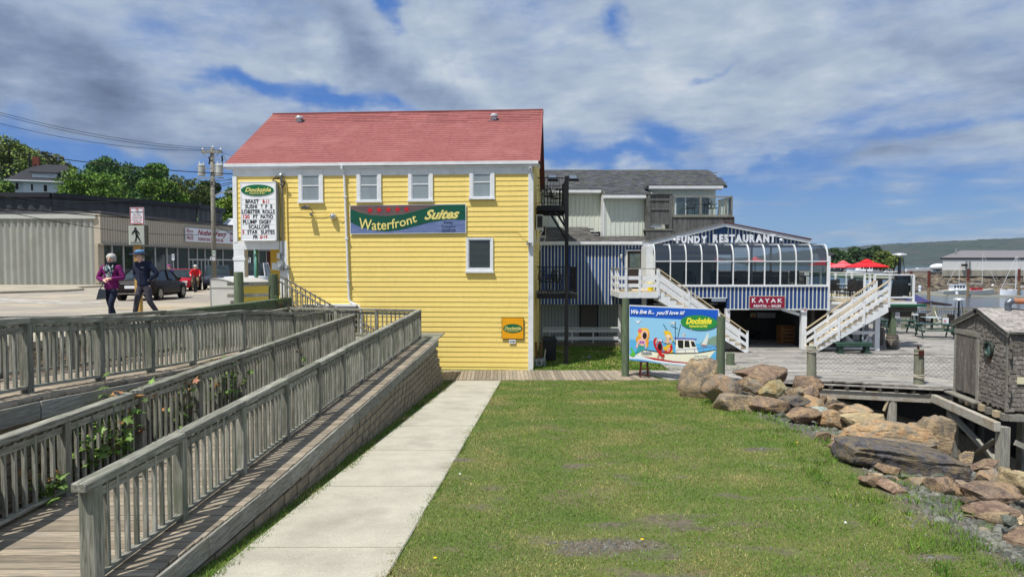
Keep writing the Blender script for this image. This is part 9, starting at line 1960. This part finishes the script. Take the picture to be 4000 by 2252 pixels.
for u,vt,vb,l in ((3626,1057,1200,'rust-topped mooring pile left of the boats'),(3733,1031,1125,'tall rust-red pile behind the motor cruiser'),(3755,1057,1120,'shorter pile right of the tall rust-red one'),(3780,1049,1158,'thick pile in front of the red dodger'),(3853,1045,1125,'pile between the masts of the twin-masted boat'),(3978,1050,1156,'rusty pile at the right edge of the marina'),(3557,1058,1150,'pile seen through the patio glass corner'),(3476,1056,1080,'rust-brown pile top above the glass railing'),(3438,1052,1080,'rust-brown pile top right of the beached boat')):
  p =WZ(u,max(vb,1110),WATER_Z);zt =WY(u,vt,p.y).z;t =thing('mooring_pile',l,'pile',(p.x,p.y,WATER_Z),'mooring piles');r =.22*p.y/200+.12;m =MB();zm =zt-(zt-WATER_Z)*.45;m.cyl((p.x,p.y,WATER_Z-1),(p.x,p.y,zm),r,r,flat('pile_tan',128,108,84,.9),10);m.build('lower_pile',t);m =MB();m.cyl((p.x,p.y,zm),(p.x,p.y,zt),r,r,flat('pile_rust',96,44,34,.8),10);m.build('sleeve',t)
fl_ =thing('floating_pontoon','long pale floating pontoon along which the boats are moored','pontoon',(110,178,WATER_Z));pn =flat('pontoon_deck',170,166,146,.8)
for (u0,v0,u1,v1) in ((3560,1147,3700,1156),(3700,1156,4100,1159),(3590,1141,3700,1143)): a,b =WZ(u0,v0,WATER_Z),WZ(u1,v1,WATER_Z);wb_ =MB();wb_.beam((a.x,a.y,WATER_Z+.15),(b.x,b.y,WATER_Z+.15),1.5,.3,pn);wb_.build('float',fl_)
for u,v,l in ((3592,1144,'white pedestal on the pontoon left of the boats'),(3737,1156,'white pedestal on the pontoon below the motor cruiser'),(3877,1137,'white pedestal behind the dinghy')): p =WZ(u,v,WATER_Z);t =thing('dock_pedestal',l,'pedestal',(p.x,p.y,WATER_Z+.5),'power pedestals');m =MB();m.lathe((p.x,p.y,WATER_Z+.5),[(.35,0),(.3,.9),(.42,1.0),(.42,1.4),(.1,1.7)],LW,10);m.build('pedestal',t)
t =thing('rusty_walkway','long rusty brown walkway slanting down over the water behind the patio','walkway',(60,110,-3));a,b =WY(3575,1176,60),WY(3700,1190,100);m =MB();m.beam(tuple(a),tuple(b),1.2,.25,flat('rust_plank',110,70,56,.9));m.build('walkway',t)
# warehouse
WH =222;zl_ =.2;a =WY(3684,1006,WH);zz1 =a.z;t =thing('warehouse','long grey warehouse with concrete plinth across the marina','warehouse',(a.x+60,WH,zl_));wg =flat('warehouse_grey',216,216,214,.7);m =MB();zpl =WY(3700,1054,WH).z;m.bb(a.x,a.x+130,WH,WH+.5,zpl,zz1,wg);m.add([(a.x+.01,WH+.5,zpl),(a.x+28,WH+41,zpl),(a.x+28,WH+41,zz1),(a.x+.01,WH+.5,zz1)],[(0,1,2,3)],wg);m.build('wall',t);m =MB();m.bb(a.x-.3,a.x+130,WH-.4,WH,WY(3700,1078,WH).z,zpl,mk('plinth_concrete',srgb(176,172,158),srgb(142,138,126),scale=.4,st=(1,1,.2),rough=.9));m.build('plinth',t)
m =MB();zr_ =WY(3850,978,WH+22).z;m.add([(a.x-1,WH-.2,zz1),(a.x+131,WH-.2,zz1),(a.x+131,WH+20,zr_),(a.x+19,WH+20,zr_),(a.x+27,WH+41,zz1)],[(0,1,2,3),(0,3,4)],flat('warehouse_roof',122,118,120,.8));m.bb(a.x-1,a.x+131,WH-.25,WH-.05,zz1-.5,zz1,BK);m.build('roof',t);m =MB();q =WY(3733,990,WH+8);m.cyl((q.x,WH+8,zz1),(q.x,WH+8,WY(3733,970,WH+8).z),.3,.3,cg,6);m.build('chimney',t)
t =thing('wall_equipment','grey antenna-like fittings mounted on the warehouse wall','fitting',tuple(WY(3780,1035,WH-1)));q =WY(3780,1035,WH-1);m =MB();[m.bb(q.x+k,q.x+k+.4,WH-1.2,WH-.6,q.z-1.3,q.z+1.2,cg) for k in (-.6,.5)];m.box((q.x-1.2,WH-1.2,q.z),(1.6,.8,.7),BK);m.build('fitting',t)
# vehicles and boat on the far land
for u,Y,col,k,l in ((3664,235,(96,102,112),'truck','dark grey pickup parked left of the warehouse'),(3478,238,(206,208,210),'truck','white pickup parked by the far trees'),(3250,236,(40,44,50),'suv','dark car parked under the pink umbrella line')): carat(l,u,1060,Y,1.5,col,kind=k,L=5.6,W=2,Hh=1.85,cat='vehicle',z=.25)
t =boat('white motor boat propped on land between the umbrellas and far trees',3375,1050,215,11,3.4,3.14,'house',0,LW,'beached_boat');t =boat('long white boat under cover beyond the far shore',3600,1045,300,14,3,0,'low',0,LW,'covered_boat')
t =thing('covered_load','white tarpaulin heap behind the grey pickup','tarpaulin',tuple(WY(3668,1050,240)));q =WY(3668,1050,240);ell('tarpaulin',(0,0,.6),(3.4,1.5,1.3),LW,t)
t =thing('shore_house','dark-roofed house peeping out beside the sunroom','house',tuple(WY(3232,1020,250)));a,b =WY(3205,985,250),WY(3256,1030,250);m =MB();m.bb(a.x,b.x-1,250,258,.2,a.z-.5,hw);m.build('wall',t);m =MB();m.slab([(a.x-1,249,a.z-1),(b.x,249,a.z-1),(b.x-2,254,a.z+1.6),(a.x,254,a.z+1.6)],.3,hr);m.build('roof',t)
gR = leafv('leaf_shore', (66, 88, 50), (50, 74, 44), (84, 100, 56))
for i,(u,vt,w,Y,l) in enumerate(((3252,962,60,262,'thin-topped tree right of the shore house'),(3290,978,80,255,'rounded dark tree above the pink umbrella'),(3350,967,100,265,'broad dark tree behind the red umbrella'),(3405,966,100,268,'tallest dark tree right of the red umbrella'),(3452,985,90,262,'lighter green tree near the patio heater'),(3490,995,70,258,'low light green tree at the right of the shore group'))): tsp(l,u,vt,1056,w,Y,gR if i < 4 else g1,2600,40+i,lobes=7,leaf=.7,group='trees on the far shore')
# ================= air =================
m = MB(); m.bb(-2100, 4400, -110, 3500, -8.4, 170, flat('x', 1,1,1));o =m.build('haze',kind='stuff')
hm = bpy.data.materials.new('haze'); hm.use_nodes = True; nt_ = hm.node_tree; nt_.nodes.clear()
pv =nt_.nodes.new('ShaderNodeVolumePrincipled');pv.inputs['Color'].default_value =(.72,.84,1,1);pv.inputs['Density'].default_value =.00007;pv.inputs['Anisotropy'].default_value =.2
ou =nt_.nodes.new('ShaderNodeOutputMaterial');nt_.links.new(pv.outputs[0],ou.inputs['Volume']);o.data.materials.clear();o.data.materials.append(hm)
